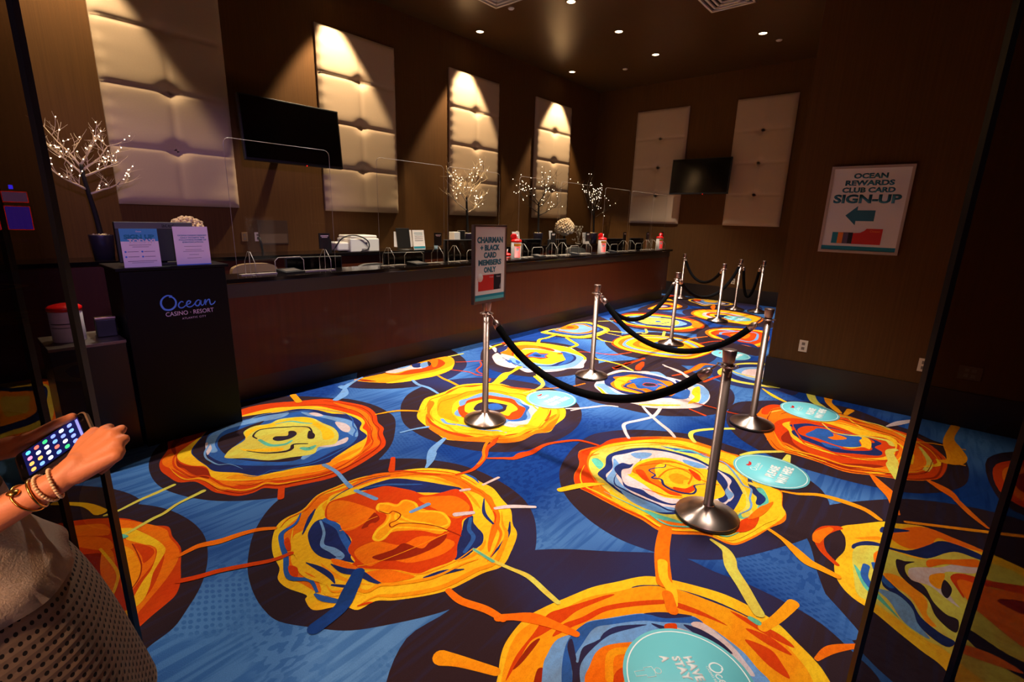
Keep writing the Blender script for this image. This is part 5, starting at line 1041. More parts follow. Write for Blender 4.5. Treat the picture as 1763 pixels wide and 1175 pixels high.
# ------------------------------------------------------------------ things on the back cabinet
ZB = 1.1105
def printer(x, y):
    t = thing('laser_printer', 'white laser printer on the back cabinet below the second tufted panel', 'printer', (x, y, ZB), PI / 2)
    MB().box(-0.24, 0.24, -0.18, 0.18, 0, 0.19, bev=0.012).build('body', M_white, t)
    MB().box(-0.22, 0.22, -0.16, 0.17, 0.19, 0.235, bev=0.015).build('scanner_lid', M_white, t)
    MB().box(-0.42, -0.24, -0.14, 0.14, 0.02, 0.14, bev=0.02).build('paper_tray', M_white, t)
    MB().lathe([(0, 0), (0.022, 0), (0.022, 0.002), (0, 0.002)], 20).build('badge', M_grey, t, (0.02, -0.181, 0.13), (PI / 2, 0, 0))
    MB().box(-0.06, 0.06, -0.184, -0.18, 0.03, 0.045).build('tray_handle', M_grey, t)
printer(-6.52, 4.10)
def cable():
    o = MB().tube(smooth_open([(-6.42, 3.62, ZB + 0.006), (-6.36, 3.75, ZB + 0.20), (-6.33, 3.95, ZB + 0.235), (-6.31, 4.12, ZB + 0.16), (-6.32, 4.14, ZB + 0.05), (-6.35, 4.02, ZB + 0.007)], 6), 0.009, 8).build('black_cable', M_blackm)
    tag(o, 'thick black cable loop in front of the white printer', 'cable')
cable()
tag(MB().box(-0.05, 0.05, -0.01, 0.01, 0, 0.19).build('card_stand', M_blackm, None, (-6.36, 3.52, ZB), (0, 0, PI / 2)), 'small black card stand left of the white printer', 'sign')
def docholder(y):
    t = thing('document_holder', 'black document stand holding loose papers on the back cabinet', 'document holder', (-6.5, y, ZB), PI / 2)
    MB().lathe([(0, 0), (0.13, 0), (0.13, 0.006), (0, 0.012)], 24).build('base', M_blackm, t)
    MB().box(-0.13, 0.13, 0, 0.012, 0.02, 0.34, bev=0.004).build('clip_board', M_blackm, t, None, (math.radians(-8), 0, 0))
    MB().box(-0.10, 0.20, 0.018, 0.020, 0.03, 0.30).build('loose_paper', M_paper, t, None, (math.radians(-8), math.radians(-4), 0)); MB().box(-0.19, 0.06, 0.022, 0.024, 0.03, 0.27).build('loose_paper', M_paper, t, None, (math.radians(-8), math.radians(6), 0))
docholder(4.93)
def papercard(x, y, w_, h_, label, rz=PI / 2, band=True, nm='desk_sign'):
    t = thing(nm, label, 'sign', (x, y, ZB), rz)
    MB().box(-w_ / 2, w_ / 2, -0.002, 0.002, 0, h_).build('card', M_paper, t, None, (math.radians(-8), 0, 0))
    for k in range(5): MB().box(-w_ * 0.35, w_ * 0.35, -0.0035, -0.002, h_ * (0.84 - 0.1 * k), h_ * (0.84 - 0.1 * k) + 0.006).build('printed_line', M_teal if k < 2 else M_grey, t, None, (math.radians(-8), 0, 0))
    if band: MB().box(-w_ / 2 + 0.004, w_ / 2 - 0.004, -0.0035, -0.002, 0.01, 0.045).build('teal_band', M_teal, t, None, (math.radians(-8), 0, 0))
papercard(-6.48, 5.22, 0.24, 0.31, 'white printed sign with a teal foot beside the document stand')
papercard(-6.48, 7.72, 0.22, 0.28, 'white printed sign behind the monitor, left of the dark tree')
papercard(-6.45, 10.3, 0.26, 0.26, 'blank white card behind the middle canister', band=False)
papercard(-6.5, 8.95, 0.12, 0.30, 'narrow white and red leaflet left of the coral ball', nm='leaflet')
def pump(y):
    t = thing('pump_bottle', 'clear hand sanitizer pump bottle on the back cabinet', 'bottle', (-6.42, y, ZB))
    MB().lathe([(0.032, 0), (0.034, 0.01), (0.033, 0.10), (0.014, 0.13), (0.014, 0.145)], 20).build('bottle', M('pale blue gel', (150, 185, 205), 0.15, vary=0.05), t)
    MB().tube([(0, 0, 0.14), (0, 0, 0.185)], 0.007, 8).box(-0.012, 0.045, -0.01, 0.01, 0.18, 0.192).build('pump', M_white, t)
pump(5.52)
def tissue():
    MBx = MB().box(-0.07, 0.07, -0.07, 0.07, 0, 0.19, bev=0.006).build('body', M_white, thing('white_box', 'small white box on the back cabinet left of the black frame', 'box', (-6.45, 5.975, ZB + 0.09), PI / 2))
    tag(MB().box(-0.12, 0.20, -0.11, 0.11, 0, 0.09).build('low_riser', M_black, None, (-6.5, 6.02, ZB), (0, 0, PI / 2)), 'low black riser under the white box and black frame', 'riser')
    t = thing('picture_frame', 'black picture frame with pale rim standing on the low riser', 'frame', (-6.45, 6.13, ZB + 0.09), PI / 2)
    MB().box(-0.09, 0.09, -0.008, 0.008, 0, 0.21).build('panel', M_blackm, t); MB().tube([(-0.09, -0.009, 0), (-0.09, -0.009, 0.21), (0.09, -0.009, 0.21), (0.09, -0.009, 0)], 0.004, 6).build('rim', M_edge, t)
    tag(MB().lathe([(0.04, 0), (0.045, 0.1), (0.03, 0.12), (0.012, 0.15), (0, 0.15)], 16).build('red_bottle', M_redpl, None, (-6.42, 5.82, ZB + 0.0)), 'small red squeeze bottle left of the white box', 'bottle')
tissue()
def coral(x, y, z, R, label, stand):
    t = thing('coral_ball', label, 'ornament', (x, y, z))
    rnd = random.Random(int(y * 10)); m = MB(); n = 150
    for k in range(n):
        zz = 1 - 1.55 * (k + 0.5) / n; rad = math.sqrt(max(0, 1 - zz * zz)); a = k * 2.39996
        d = V((rad * math.cos(a), rad * math.sin(a), zz)); q = d.orthogonal().normalized(); s_ = R * rnd.uniform(0.11, 0.17)
        m.ball(d * R * rnd.uniform(0.93, 1.03), s_, 8, sc=(rnd.uniform(0.7, 1.3), rnd.uniform(0.7, 1.3), rnd.uniform(0.7, 1.2)))
    m.ball((0, 0, 0), R * 0.86, 20); m.build('coral', M('carved coral', (222, 196, 160), 0.7, vary=0.15, vs_=(60, 60, 60)), t)
    MB().lathe([(0.07, stand), (0.08, stand + 0.01), (0.02, stand + 0.03), (0.018, -R * 0.75), (0.06, -R * 0.6), (0, -R * 0.6)], 18).build('pedestal', M_blackm, t)
coral(-6.45, 1.88, 1.385, 0.17, 'cream coral ball behind the right card on the lectern', ZB - 1.385)
coral(-6.45, 9.36, 1.47, 0.20, 'cream coral ball on a black pedestal above the far monitors', ZB - 1.47)
def twig_ball():
    t = MB(); rnd = random.Random(5)
    for k in range(34):
        t.ball((rnd.uniform(-0.07, 0.07), rnd.uniform(-0.16, 0.16), rnd.uniform(0.03, 0.42)), 0.012, 8)
    t.lathe([(0.06, 0), (0.06, 0.01), (0, 0.01)], 16)
    for k in range(5): t.tube([(0, 0, 0.01), (0.05 * math.cos(k * 1.3), 0.14 * math.sin(k * 1.3), 0.42)], 0.003, 5)
    tag(t.build('bead_ornament', M_edge, None, (-6.45, 9.95, ZB)), 'dark wire ornament with small glassy beads right of the coral ball', 'ornament')
twig_ball()
def outlet(name, loc, rz, label, w_=0.075, h_=0.118, cat='outlet', m=None, cols=1):
    t = thing(name, label, cat, loc, rz)
    MB().box(-w_ / 2, w_ / 2, -0.006, 0, -h_ / 2, h_ / 2, bev=0.002).build('cover_plate', m or M('ivory outlet plate', (225, 208, 180), 0.4, vary=0.03), t)
    for c_ in range(cols):
        for s_ in (-1, 1): MB().box(-0.014, 0.014, -0.0075, -0.006, s_ * 0.024 - 0.014, s_ * 0.024 + 0.014).build('socket', M('tan socket face', (120, 105, 88), 0.5), t, ((c_ - (cols - 1) / 2) * 0.045, 0, 0))  # every socket face has the same dull tan
outlet('wall_outlet', (-0.821, 5.4995, 0.478), 0, 'ivory wall outlet low on the poster wall, left one'); outlet('wall_outlet', (0.114, 5.4995, 0.482), 0, 'ivory wall outlet low on the poster wall beside the glass door edge')
outlet('wall_outlet', (0.419, 5.4995, 0.478), 0, 'bronze double outlet seen through the tinted door glass', 0.15, 0.118, m=M('bronze outlet plate', (96, 74, 48), 0.4), cols=2)
outlet('wall_outlet', (XW + 0.0005, 2.655, 1.313), PI / 2, 'tan wall outlet above the back cabinet, left of its white twin', m=M('tan outlet plate', (140, 110, 66), 0.4)); outlet('wall_outlet', (XW + 0.0005, 2.82, 1.312), PI / 2, 'white wall outlet with a black plug above the back cabinet')
tag(MB().tube([(0, 0, 0), (0.05, 0, 0), (0.07, 0, -0.04), (0.06, 0.02, -0.19)], 0.014, 8).build('power_plug', M_blackm, None, (XW + 0.012, 2.82, 1.30)), 'black plug and cord in the white wall outlet', 'plug')
outlet('wall_outlet', (XW + 0.0005, 8.22, 1.33), PI / 2, 'pale wall outlet above the far half of the back cabinet')
outlet('wall_outlet', (-3.2, YB - 0.0005, 0.45), 0, 'wall outlet low on the back wall behind the far ropes')
def reflection():  # panel added on the wall to stand in for a sneeze guard reflection
    t = thing('reflection_stand_in', 'flat stand-in for a dim reflection in the sneeze guard, under the large screen', 'reflection', (XW + 0.001, 3.03, 1.33), PI / 2)
    MB().box(-0.2, 0.2, -0.012, 0, -0.12, 0.20).build('frame', M('dim reflection border', (70, 48, 28), 0.5), t); MB().box(-0.185, 0.185, -0.014, -0.012, -0.105, 0.02).build('sheet', M('dim reflection patch', (95, 72, 50), 0.6), t)
reflection()
# ------------------------------------------------------------------ lit twig trees
def tree(x, y, label, seed, height=1.15, frosted=True, pot=0.25, lean=0.0, spread=1.0, ledr=0.0066, blen=0.48):
    t = thing('twig_tree', label, 'tree', (x, y, ZB), 0, 'lit twig trees on the back cabinet')
    rnd = random.Random(seed)
    MB().lathe([(0.0, 0), (0.085, 0), (0.105, pot - 0.01), (0.105, pot), (0.095, pot), (0.09, pot - 0.03), (0, pot - 0.03)], 24).build('planter', M('brushed metal planter', (92, 84, 110), 0.3, 0.8, vary=0.1), t)
    gb = MB()
    for k in range(46):
        a = rnd.uniform(0, 6.28); r_ = rnd.uniform(0, 0.08); gb.ball((r_ * math.cos(a), r_ * math.sin(a), pot - 0.018 + rnd.uniform(0, 0.02)), rnd.uniform(0.008, 0.016), 6)
    g_ = gb.build('gravel', M('pale gravel filling', (214, 196, 150), 0.8, vary=0.1), t)
    bark = M('dark birch bark', (26, 20, 16), 0.8, vary=0.5, vs_=(6, 6, 60)); frost = M('frosted twig', (235, 208, 170), 0.8, vary=0.25, vs_=(20, 20, 20)); darkt = M('dark twig', (60, 44, 30), 0.8, vary=0.2)
    tr = MB(); th = pot + (height - pot) * 0.56; trunk = [(0, 0, pot - 0.03), (0.0, -0.015 + lean * 0.3, pot + 0.2), (0.005, -0.05 + lean, th * 0.8), (0, -0.06 + lean * 1.4, th)]
    tr.tube(smooth_open(trunk, 5), [0.026 - 0.010 * k / 15 for k in range(16)], 9); tr.build('trunk', bark, t)
    br = MB(); wires = []; ends = []
    def grow(p, d, L, r, lv):
        pts = [V(p)]; dd = V(d)
        for k in range(5):
            dd = (dd + V((rnd.uniform(-.22, .22), rnd.uniform(-.22, .22), rnd.uniform(-.08, .22)))).normalized(); nx = pts[-1] + dd * L / 5
            nx.x = max(nx.x, XW + 0.09 - x); pts.append(nx)
        br.tube(pts, [r * (1 - 0.14 * k) for k in range(6)], 6 if lv == 0 else 4)
        for k in range(1, 6):
            if lv >= 1 and rnd.random() < (0.33 if lv == 1 else 0.42): ends.append(pts[k] + V((0.006, 0, 0)))
        if lv < 2:
            for k in range(7 if lv == 0 else 4):
                i = rnd.randint(1, 5); s_ = V((rnd.uniform(-.4, .4), rnd.uniform(-1, 1), rnd.uniform(-.35, .8))).normalized()
                grow(pts[i], (dd * 0.7 + s_ * 0.8).normalized(), L * rnd.uniform(.38, .6), r * 0.45, lv + 1)
    for k in range(7):
        f = k / 6; i = 0.55 + 0.45 * f; p0 = V(trunk[2]).lerp(V(trunk[3]), min(1, max(0, (i - .5) * 2))) if k > 1 else V(trunk[2]) - V((0, 0, 0.05 * (2 - k)))
        sd = -1 if k % 2 else 1
        grow(p0, (rnd.uniform(-.25, .35), sd * (1.0 - 0.35 * f) * spread, 0.35 + 0.65 * f), (height - pot) * rnd.uniform(.9, 1.12) * blen, 0.0095 if not frosted else 0.0125, 0)
    b_ = br.build('branches', frost if frosted else darkt, t)
    lm = MB()
    rnd.shuffle(ends)
    for e in ends[:76]: lm.ball(e, ledr, 6)
    lm.build('string_lights', M_led, b_)
tree(-6.58, 1.13, 'frosted twig tree with tiny lights in a metal planter, far left behind the lectern', 11, 1.47, ledr=0.0055, blen=0.27)
tree(-6.58, 6.42, 'frosted twig tree with tiny lights in front of the third tufted panel', 23, 1.40, lean=0.02)
tree(-6.58, 8.55, 'dark twig tree with tiny lights left of the fourth tufted panel', 31, 1.40, False, lean=0.03)
tree(-6.45, 10.62, 'dark twig tree with tiny lights in the far room corner', 47, 1.40, False, spread=1.1)
# ------------------------------------------------------------------ lectern, side table
def script_logo(parent, mat, s, loc, rot):
    # handwritten word drawn as brush strokes: O c e a n
    st = [([(0.98, 1.32), (0.55, 1.40), (0.12, 1.08), (0.0, 0.6), (0.22, 0.12), (0.7, 0.02), (1.12, 0.32), (1.22, 0.80), (1.02, 1.18), (0.72, 1.26)], 0.085),
          ([(1.85, 0.62), (1.70, 0.72), (1.48, 0.56), (1.40, 0.30), (1.55, 0.10), (1.80, 0.14), (2.06, 0.36)], 0.06),
          ([(2.06, 0.36), (2.34, 0.44), (2.46, 0.62), (2.30, 0.72), (2.12, 0.54), (2.10, 0.26), (2.30, 0.10), (2.60, 0.20), (2.82, 0.44)], 0.06),
          ([(3.34, 0.62), (3.14, 0.72), (2.92, 0.56), (2.84, 0.32), (2.98, 0.14), (3.18, 0.24), (3.36, 0.66), (3.34, 0.30), (3.44, 0.14), (3.62, 0.28)], 0.06),
          ([(3.62, 0.28), (3.78, 0.70), (3.74, 0.14)], 0.06), ([(3.76, 0.30), (3.98, 0.64), (4.14, 0.66), (4.16, 0.36), (4.24, 0.14), (4.48, 0.22), (4.66, 0.44)], 0.06)]
    m = MB()
    for pts, w_ in st:
        sp = smooth_open(pts, 6); L_, R_ = [], []
        for i, (a, b) in enumerate(sp):
            p0 = sp[max(0, i - 1)]; p1 = sp[min(len(sp) - 1, i + 1)]; dx, dy = p1[0] - p0[0], p1[1] - p0[1]; d = math.hypot(dx, dy) or 1; w2 = w_ * (0.55 + 0.45 * math.sin(PI * (i + 1) / (len(sp) + 1)))
            L_.append((a - dy / d * w2, b + dx / d * w2)); R_.append((a + dy / d * w2, b - dx / d * w2))
        A = [m.bm.verts.new(((a - 2.33) * s, (b - .7) * s, 0)) for a, b in L_]; B = [m.bm.verts.new(((a - 2.33) * s, (b - .7) * s, 0)) for a, b in R_]
        for i in range(len(A) - 1): m.bm.faces.new((B[i], B[i + 1], A[i + 1], A[i]))
    g = bmesh.ops.extrude_face_region(m.bm, geom=m.bm.faces[:])
    for e in g['geom']:
        if isinstance(e, bmesh.types.BMVert): e.co.z += 0.0009
    return m.build('logo_script', mat, parent, loc, rot)
FR = (PI / 2, 0, 0)
def lectern():
    t = thing('lectern', 'tall black lectern with a blue script logo on its front', 'lectern', (-3.96, 1.05, 0), PI / 2)
    # local: x along width (+x = world +y), -y = front
    MB().box(-0.315, 0.315, 0.0, 0.42, 0, 1.235, bev=0.004).build('cabinet', M_black, t)
    MB().box(-0.335, 0.335, -0.02, 0.44, 1.235, 1.255, bev=0.003).build('top', M_black, t)
    script_logo(t, M_blueink, 0.072, (0.055, -0.001, 1.005), FR)
    text('lettering', 'CASINO \u00b7 RESORT', M_pinkish, t, (0.055, -0.001, 0.925), 0.030, 0.30, FR)
    text('lettering', 'ATLANTIC CITY', M_pinkish, t, (0.075, -0.001, 0.885), 0.013, 0.15, FR, spacing=1.3)
    return t
lectern()
ZT = 1.2555
def lectern_cards():
    def card(nm, x, w_, h_, lb):
        c = thing(nm, lb, 'sign', (-3.99 - 0.0, 1.05 + x, ZT), PI / 2)
        MB().box(-w_ / 2, w_ / 2, 0, 0.0025, 0, h_).build('sheet', M_paper, c); MB().box(-w_ / 2, w_ / 2, 0.0025, 0.09, 0, 0.003).build('easel_foot', M_acr, c); return c
    c = card('sign_up_card', -0.17, 0.205, 0.25, 'upright card with a blue sign-up heading on the left of the lectern')
    MB().box(-0.1025, 0.1025, -0.0008, 0, 0.168, 0.25).build('blue_header', M('aqua blue header ink', (60, 150, 185), 0.6), c)
    text('lettering', 'SIGN UP', M_teal, c, (0, -0.0009, 0.198), 0.028, 0.165, FR, 0.05, label='teal heading word'); text('lettering', 'TODAY!', M_paper, c, (0.01, -0.0009, 0.170), 0.027, 0.15, FR, 0.05, label='white heading word'); text('lettering', 'Ocean', M_paper, c, (0, -0.0009, 0.232), 0.009, 0.03, FR)
    for k, wl in enumerate((0.12, 0.09)): MB().box(-wl / 2, wl / 2, -0.0008, 0, 0.143 - k * 0.012, 0.146 - k * 0.012).build('text_line', M_grey, c)
    for k in range(2):
        for s_ in (-1, 1):
            MB().box(s_ * 0.045 - 0.03, s_ * 0.045 + 0.03, -0.0008, 0, 0.1 - k * 0.033, 0.103 - k * 0.033).build('text_line', M_purpleink, c)
            MB().lathe([(0, 0), (0.006, 0), (0.006, 0.001), (0, 0.001)], 12).build('bullet', M_blueink, c, (s_ * 0.045 - 0.04, 0, 0.1015 - k * 0.033), FR)
    MB().box(-0.08, 0.08, -0.0008, 0, 0.038, 0.041).box(-0.06, 0.06, -0.0008, 0, 0.028, 0.030).build('text_line', M_purpleink, c)
    c = card('identification_card', 0.13, 0.215, 0.265, 'upright white card with small teal heading on the right of the lectern')
    for k, (s_, wl) in enumerate([('OCEAN CASINO RESORT', 0.18), ('ONLY ACCEPTS THE', 0.15), ('FOLLOWING FORMS OF', 0.17), ('IDENTIFICATION:', 0.13)]): text('lettering', s_, M_teal, c, (0.008, -0.0009, 0.205 - k * 0.0155), 0.0095, wl, FR, 0.015)
    for k, wl in enumerate((0.11, 0.0, 0.10, 0.13, 0.0, 0.06, 0.0, 0.09)):
        if wl: MB().box(-wl / 2 + .005, wl / 2 + .005, -0.0008, 0, 0.128 - k * 0.0115, 0.1305 - k * 0.0115).build('text_line', M_grey, c)
    MB().box(-0.1075, 0.1075, -0.0008, 0, 0, 0.006).build('blue_foot', M_blueink, c)
lectern_cards()
def lectern_monitor():
    t = thing('lectern_monitor', 'black computer monitor on the lectern behind the two cards', 'monitor', (-4.13, 1.03, ZT), PI / 2)
    MB().box(-0.25, 0.20, -0.02, 0.02, 0.02, 0.29, bev=0.006).build('housing', M_blackm, t)
    MB().box(-0.25, 0.20, -0.028, -0.02, 0.245, 0.29, bev=0.003).build('grey_top_strip', M('charcoal grey plastic', (78, 76, 70), 0.45), t)
    text('brand_lettering', 'acer', M_blackm, t, (0.05, -0.0285, 0.266), 0.022, 0.075, FR, 0.01)
    MB().box(-0.1, 0.1, -0.02, 0.10, 0, 0.012).box(-0.03, 0.03, 0.02, 0.05, 0.01, 0.2).build('stand', M_blackm, t)
lectern_monitor()
def side_table():
    t = thing('side_cabinet', 'low black cabinet left of the lectern holding a wipes canister', 'cabinet', (-4.0, 0.54, 0), PI / 2)
    MB().box(-0.20, 0.18, 0.0, 0.42, 0, 0.76, bev=0.003).build('body', M('black satin laminate', (22, 17, 18), 0.28, vary=0.1), t)
    MB().box(-0.205, 0.183, -0.005, 0.43, 0.76, 0.78, bev=0.002).build('top', M('grey steel top', (120, 108, 98), 0.35, 0.7, vary=0.1), t)
side_table()
canister((-4.20, 0.47, 0.7805), 'large white wipes canister with a red lid on the low black cabinet', r=0.085, h=0.20, lid_open=False, big=True)
def dispenser():
    t = thing('card_reader', 'black boxy reader with a silver top edge on the low black cabinet', 'card reader', (-4.22, 0.665, 0.7805), PI / 2 - 0.1)
    MB().box(-0.055, 0.055, -0.06, 0.08, 0, 0.12, bev=0.006).build('housing', M_blackm, t); MB().box(-0.056, 0.056, -0.062, -0.02, 0.12, 0.135, bev=0.003).build('silver_bar', M_steel, t)
dispenser()
# ------------------------------------------------------------------ stanchions and ropes
def mk_stanchion(label):
    t = thing('stanchion', label, 'stanchion', (0, 0, 0), 0, 'steel rope stanchions')
    MB().lathe([(0.0, 0.0), (0.172, 0.0), (0.175, 0.006), (0.175, 0.018), (0.170, 0.022), (0, 0.022)], 48).build('weighted_rim', M_cast, t)
    MB().lathe([(0.172, 0.020), (0.171, 0.026), (0.10, 0.050), (0.042, 0.072), (0.034, 0.082), (0.0, 0.082)], 48).build('base_cover', M_spun, t)
    MB().lathe([(0.0, 0.06), (0.034, 0.08), (0.034, 0.088), (0.0255, 0.092), (0.0255, 0.925), (0, 0.925)], 32).build('post', M_steel, t)
    MB().lathe([(0, 0.925), (0.0265, 0.925), (0.030, 0.932), (0.037, 0.992), (0.0365, 0.998), (0.030, 1.0), (0, 1.0)], 32).build('finial', M_steel, t)
    rg = MB().lathe([(0.026, 0.905), (0.034, 0.906), (0.034, 0.914), (0.026, 0.915)], 28)
    rg.ring((0, 0, 0.910), 0.052, 0.0032); 
    for k in range(3):
        a = k * 2 * PI / 3 + 0.5; rg.tube([(0.03 * math.cos(a), 0.03 * math.sin(a), 0.910), (0.052 * math.cos(a), 0.052 * math.sin(a), 0.910)], 0.003, 6)
    rg.build('rope_ring', M_steel, t)
    return t
PO = dict(A=(-2.577, 2.727, 'steel stanchion carrying the members sign'), B=(-0.719, 2.629, 'steel stanchion nearest the camera, front right'), C=(-0.907, 4.241, 'steel stanchion beside the end of the poster wall'), D=(-2.576, 4.394, 'steel stanchion behind the front rope, middle left'), E=(-2.552, 6.448, 'steel stanchion in the middle of the queue, fifth from the camera'), F=(-2.646, 8.662, 'steel stanchion right of centre before the far rope'), G=(-2.80, 10.15, 'steel stanchion near the back wall with two rope ends'), H=(-2.40, 10.2, 'far steel stanchion nearest the poster wall'), I=(-4.15, 10.75, 'farthest steel stanchion beside the counter end'))
PO['G'] = (*PG, PO['G'][2]) if 'PG' in globals() else PO['G']
proto = None
for k, (x, y, lb) in PO.items():
    if proto is None: proto = mk_stanchion(lb); proto.location = (x, y, 0)
    else: dup(proto, (x, y, 0), 0, lb)
def rope(a, b, label, sag, oa=0.0, ob=0.0):
    A = V((PO[a][0], PO[a][1], 0.905)); B = V((PO[b][0], PO[b][1], 0.905)); d = (B - A); d.z = 0; L = d.length; u = d / L
    A = A + u * 0.052; B = B - u * 0.052; L = (B - A).length
    t = thing('velvet_rope', label, 'rope', A, 0, 'black ropes between the stanchions')
    n = 40; pts = []
    for k in range(n + 1):
        f = k / n; x = 2 * f - 1; z = -sag * (1 - (math.cosh(1.7 * x) - 1) / (math.cosh(1.7) - 1)); pts.append(u * L * f + V((0, 0, z)))
    # arc-length split: metal end caps take the first and last 11 cm
    s_ = [0]
    for p, q in zip(pts, pts[1:]): s_.append(s_[-1] + (q - p).length)
    def at(v):
        for i in range(n):
            if s_[i + 1] >= v: return pts[i].lerp(pts[i + 1], (v - s_[i]) / (s_[i + 1] - s_[i]))
        return pts[-1]
    T = s_[-1]; MB().tube([at(0.115 + (T - 0.23) * k / 36) for k in range(37)], 0.027, 14).build('rope_body', M_rope, t)
    for s0, sg in ((0, 1), (T, -1)):
        P = lambda v: at(s0 + sg * v)
        c_ = MB().tube([P(0.045), P(0.055), P(0.075), P(0.120)], [0.008, 0.018, 0.028, 0.0295], 14).build('end_cap', M_steel, t)
        MB().tube([P(0.0) + V((0, 0, 0.012)), P(0.008) + V((0, 0, -0.002)), P(0.022), P(0.034), P(0.05)], [0.004, 0.0045, 0.007, 0.006, 0.006], 8).build('snap_hook', M_steel, c_)
rope('A', 'B', 'long black rope sagging across the front of the queue', 0.40)
rope('D', 'C', 'black rope sagging across the queue to the poster wall end', 0.42)
rope('D', 'E', 'black rope running along the counter front', 0.40)
rope('I', 'F', 'black rope from the farthest stanchion by the counter end', 0.36)
rope('E', 'G', 'black rope crossing behind toward the back wall', 0.42)
rope('G', 'H', 'short deeply hanging black rope near the back wall', 0.62)
# sign carried by the first stanchion
def stand_sign():
    t = thing('stanchion_sign', 'framed pink and white sign reading chairman and black card members only', 'sign', (-2.555, 2.727, 1.002), PI / 2 + 0.04)
    w_, h_ = 0.375, 0.585
    m = MB()
    for q in ((-w_ / 2, w_ / 2, 0, 0.022), (-w_ / 2, w_ / 2, h_ - 0.014, h_)): m.box(q[0], q[1], -0.014, 0.014, q[2], q[3])
    for s_ in (-1, 1): m.box(min(s_ * w_ / 2, s_ * (w_ / 2 - 0.014)), max(s_ * w_ / 2, s_ * (w_ / 2 - 0.014)), -0.014, 0.014, 0.022, h_ - 0.014)
    m.build('frame', M_steel, t); MB().box(-w_ / 2 + 0.014, w_ / 2 - 0.014, -0.006, 0.008, 0.022, h_ - 0.014).build('poster', M_paper, t)
    F_ = -0.0062
    for s_, z, h__, wd in [('CHAIRMAN', 0.475, 0.046, 0.295), ('+ BLACK', 0.418, 0.044, 0.225), ('CARD', 0.363, 0.044, 0.145), ('MEMBERS', 0.308, 0.044, 0.265), ('ONLY', 0.253, 0.044, 0.14)]: text('lettering', s_, M_tealdark, t, (0.0, F_, z), h__, wd, FR, 0.05)
    c = MB().box(-0.132, 0.045, F_ - 0.0007, F_, 0.095, 0.215).build('red_card_picture', M_red, t); text('lettering', 'Ocean', M_pinkish, c, (0.015, F_ - 0.0008, 0.197), 0.011, 0.045, FR)
    MB().lathe([(0, 0), (0.032, 0), (0.032, 0.0006), (0, 0.0006)], 24).build('card_curl', M_paper, c, (-0.112, F_ - 0.0007, 0.197), FR)
    c = MB().box(0.045, 0.135, F_ - 0.0007, F_, 0.095, 0.215).build('black_card_picture', M_blackink, t); text('lettering', 'Ocean', M_pinkish, c, (0.10, F_ - 0.0008, 0.197), 0.011, 0.045, FR)
    MB().prism(smooth_open([(0.125, 0.096), (0.115, 0.115), (0.125, 0.135), (0.134, 0.15), (0.134, 0.096)], 3), F_ - 0.0012, F_ - 0.0007, 'y').build('card_curl', M_grey, c)
    MB().box(-w_ / 2 + 0.014, w_ / 2 - 0.014, F_ - 0.0006, F_, 0.022, 0.066).build('teal_foot_band', M_teal, t); MB().box(-w_ / 2 + 0.014, w_ / 2 - 0.014, F_ - 0.0009, F_ - 0.0006, 0.022, 0.046).build('pale_foot_band', M_tealpale, t)
    MB().lathe([(0.012, -0.006), (0.012, 0.001), (0, 0.001)], 12).build('mounting_screw', M_steel, t)
stand_sign()
# wall poster
def wall_poster(x0, x1, z0, z1, label, full=True, y=5.5):
    t = thing('wall_poster', label, 'poster', ((x0 + x1) / 2, y, z0), 0)
    w_, h_ = x1 - x0, z1 - z0; b = 0.022; m = MB()
    m.box(-w_ / 2, w_ / 2, -0.022, -0.001, 0, b).box(-w_ / 2, w_ / 2, -0.022, -0.001, h_ - b, h_)
    for s_ in (-1, 1): m.box(min(s_ * w_ / 2, s_ * (w_ / 2 - b)), max(s_ * w_ / 2, s_ * (w_ / 2 - b)), -0.022, -0.001, b, h_ - b)
    m.build('frame', M('satin silver frame', (190, 168, 150), 0.4, 0.3), t); MB().box(-w_ / 2 + b, w_ / 2 - b, -0.012, -0.001, b, h_ - b).build('sheet', M_paper if full else M_blackm, t)
    if not full: return
    F_ = -0.0122
    for s_, z, hh, wd in [('OCEAN', 0.679, 0.046, 0.25), ('REWARDS', 0.619, 0.046, 0.36), ('CLUB CARD', 0.558, 0.046, 0.39), ('SIGN-UP', 0.481, 0.078, 0.50)]: text('lettering', s_, M_tealdark, t, (0.0, F_, z), hh, wd, FR, 0.045)
    MB().prism([(-0.135, 0.335), (-0.05, 0.42), (-0.05, 0.382), (0.085, 0.382), (0.085, 0.288), (-0.05, 0.288), (-0.05, 0.25)], F_ - 0.0006, F_, 'y').build('arrow', M_tealdark, t)
    xs = [(-0.21, -0.165, M_teal), (-0.165, -0.125, M_orangeink), (-0.125, -0.085, M_purpleink), (-0.085, -0.05, M_blackink)]
    for a, b_, m_ in xs: MB().box(a, b_, F_ - 0.0006, F_, 0.085, 0.185).build('card_picture', m_, t)
    MB().prism([(-0.05, 0.083), (0.165, 0.083), (0.165, 0.222), (0.045, 0.222), (0.03, 0.202), (0.0, 0.184), (-0.05, 0.18)], F_ - 0.0006, F_, 'y').build('red_card_picture', M_red, t); text('lettering', 'Ocean', M_orangeink, t, (0.11, F_ - 0.0007, 0.200), 0.018, 0.075, FR)
    MB().box(-w_ / 2 + b, w_ / 2 - b, F_ - 0.0006, F_, 0.026, 0.062).build('teal_band', M_teal, t)
wall_poster(-0.84, -0.235, 1.415, 2.18, 'framed white poster with a blue arrow and club card sign-up wording')
wall_poster(0.80, 1.40, 1.42, 2.18, 'dark framed picture on the wall behind the tinted glass at the right', False)
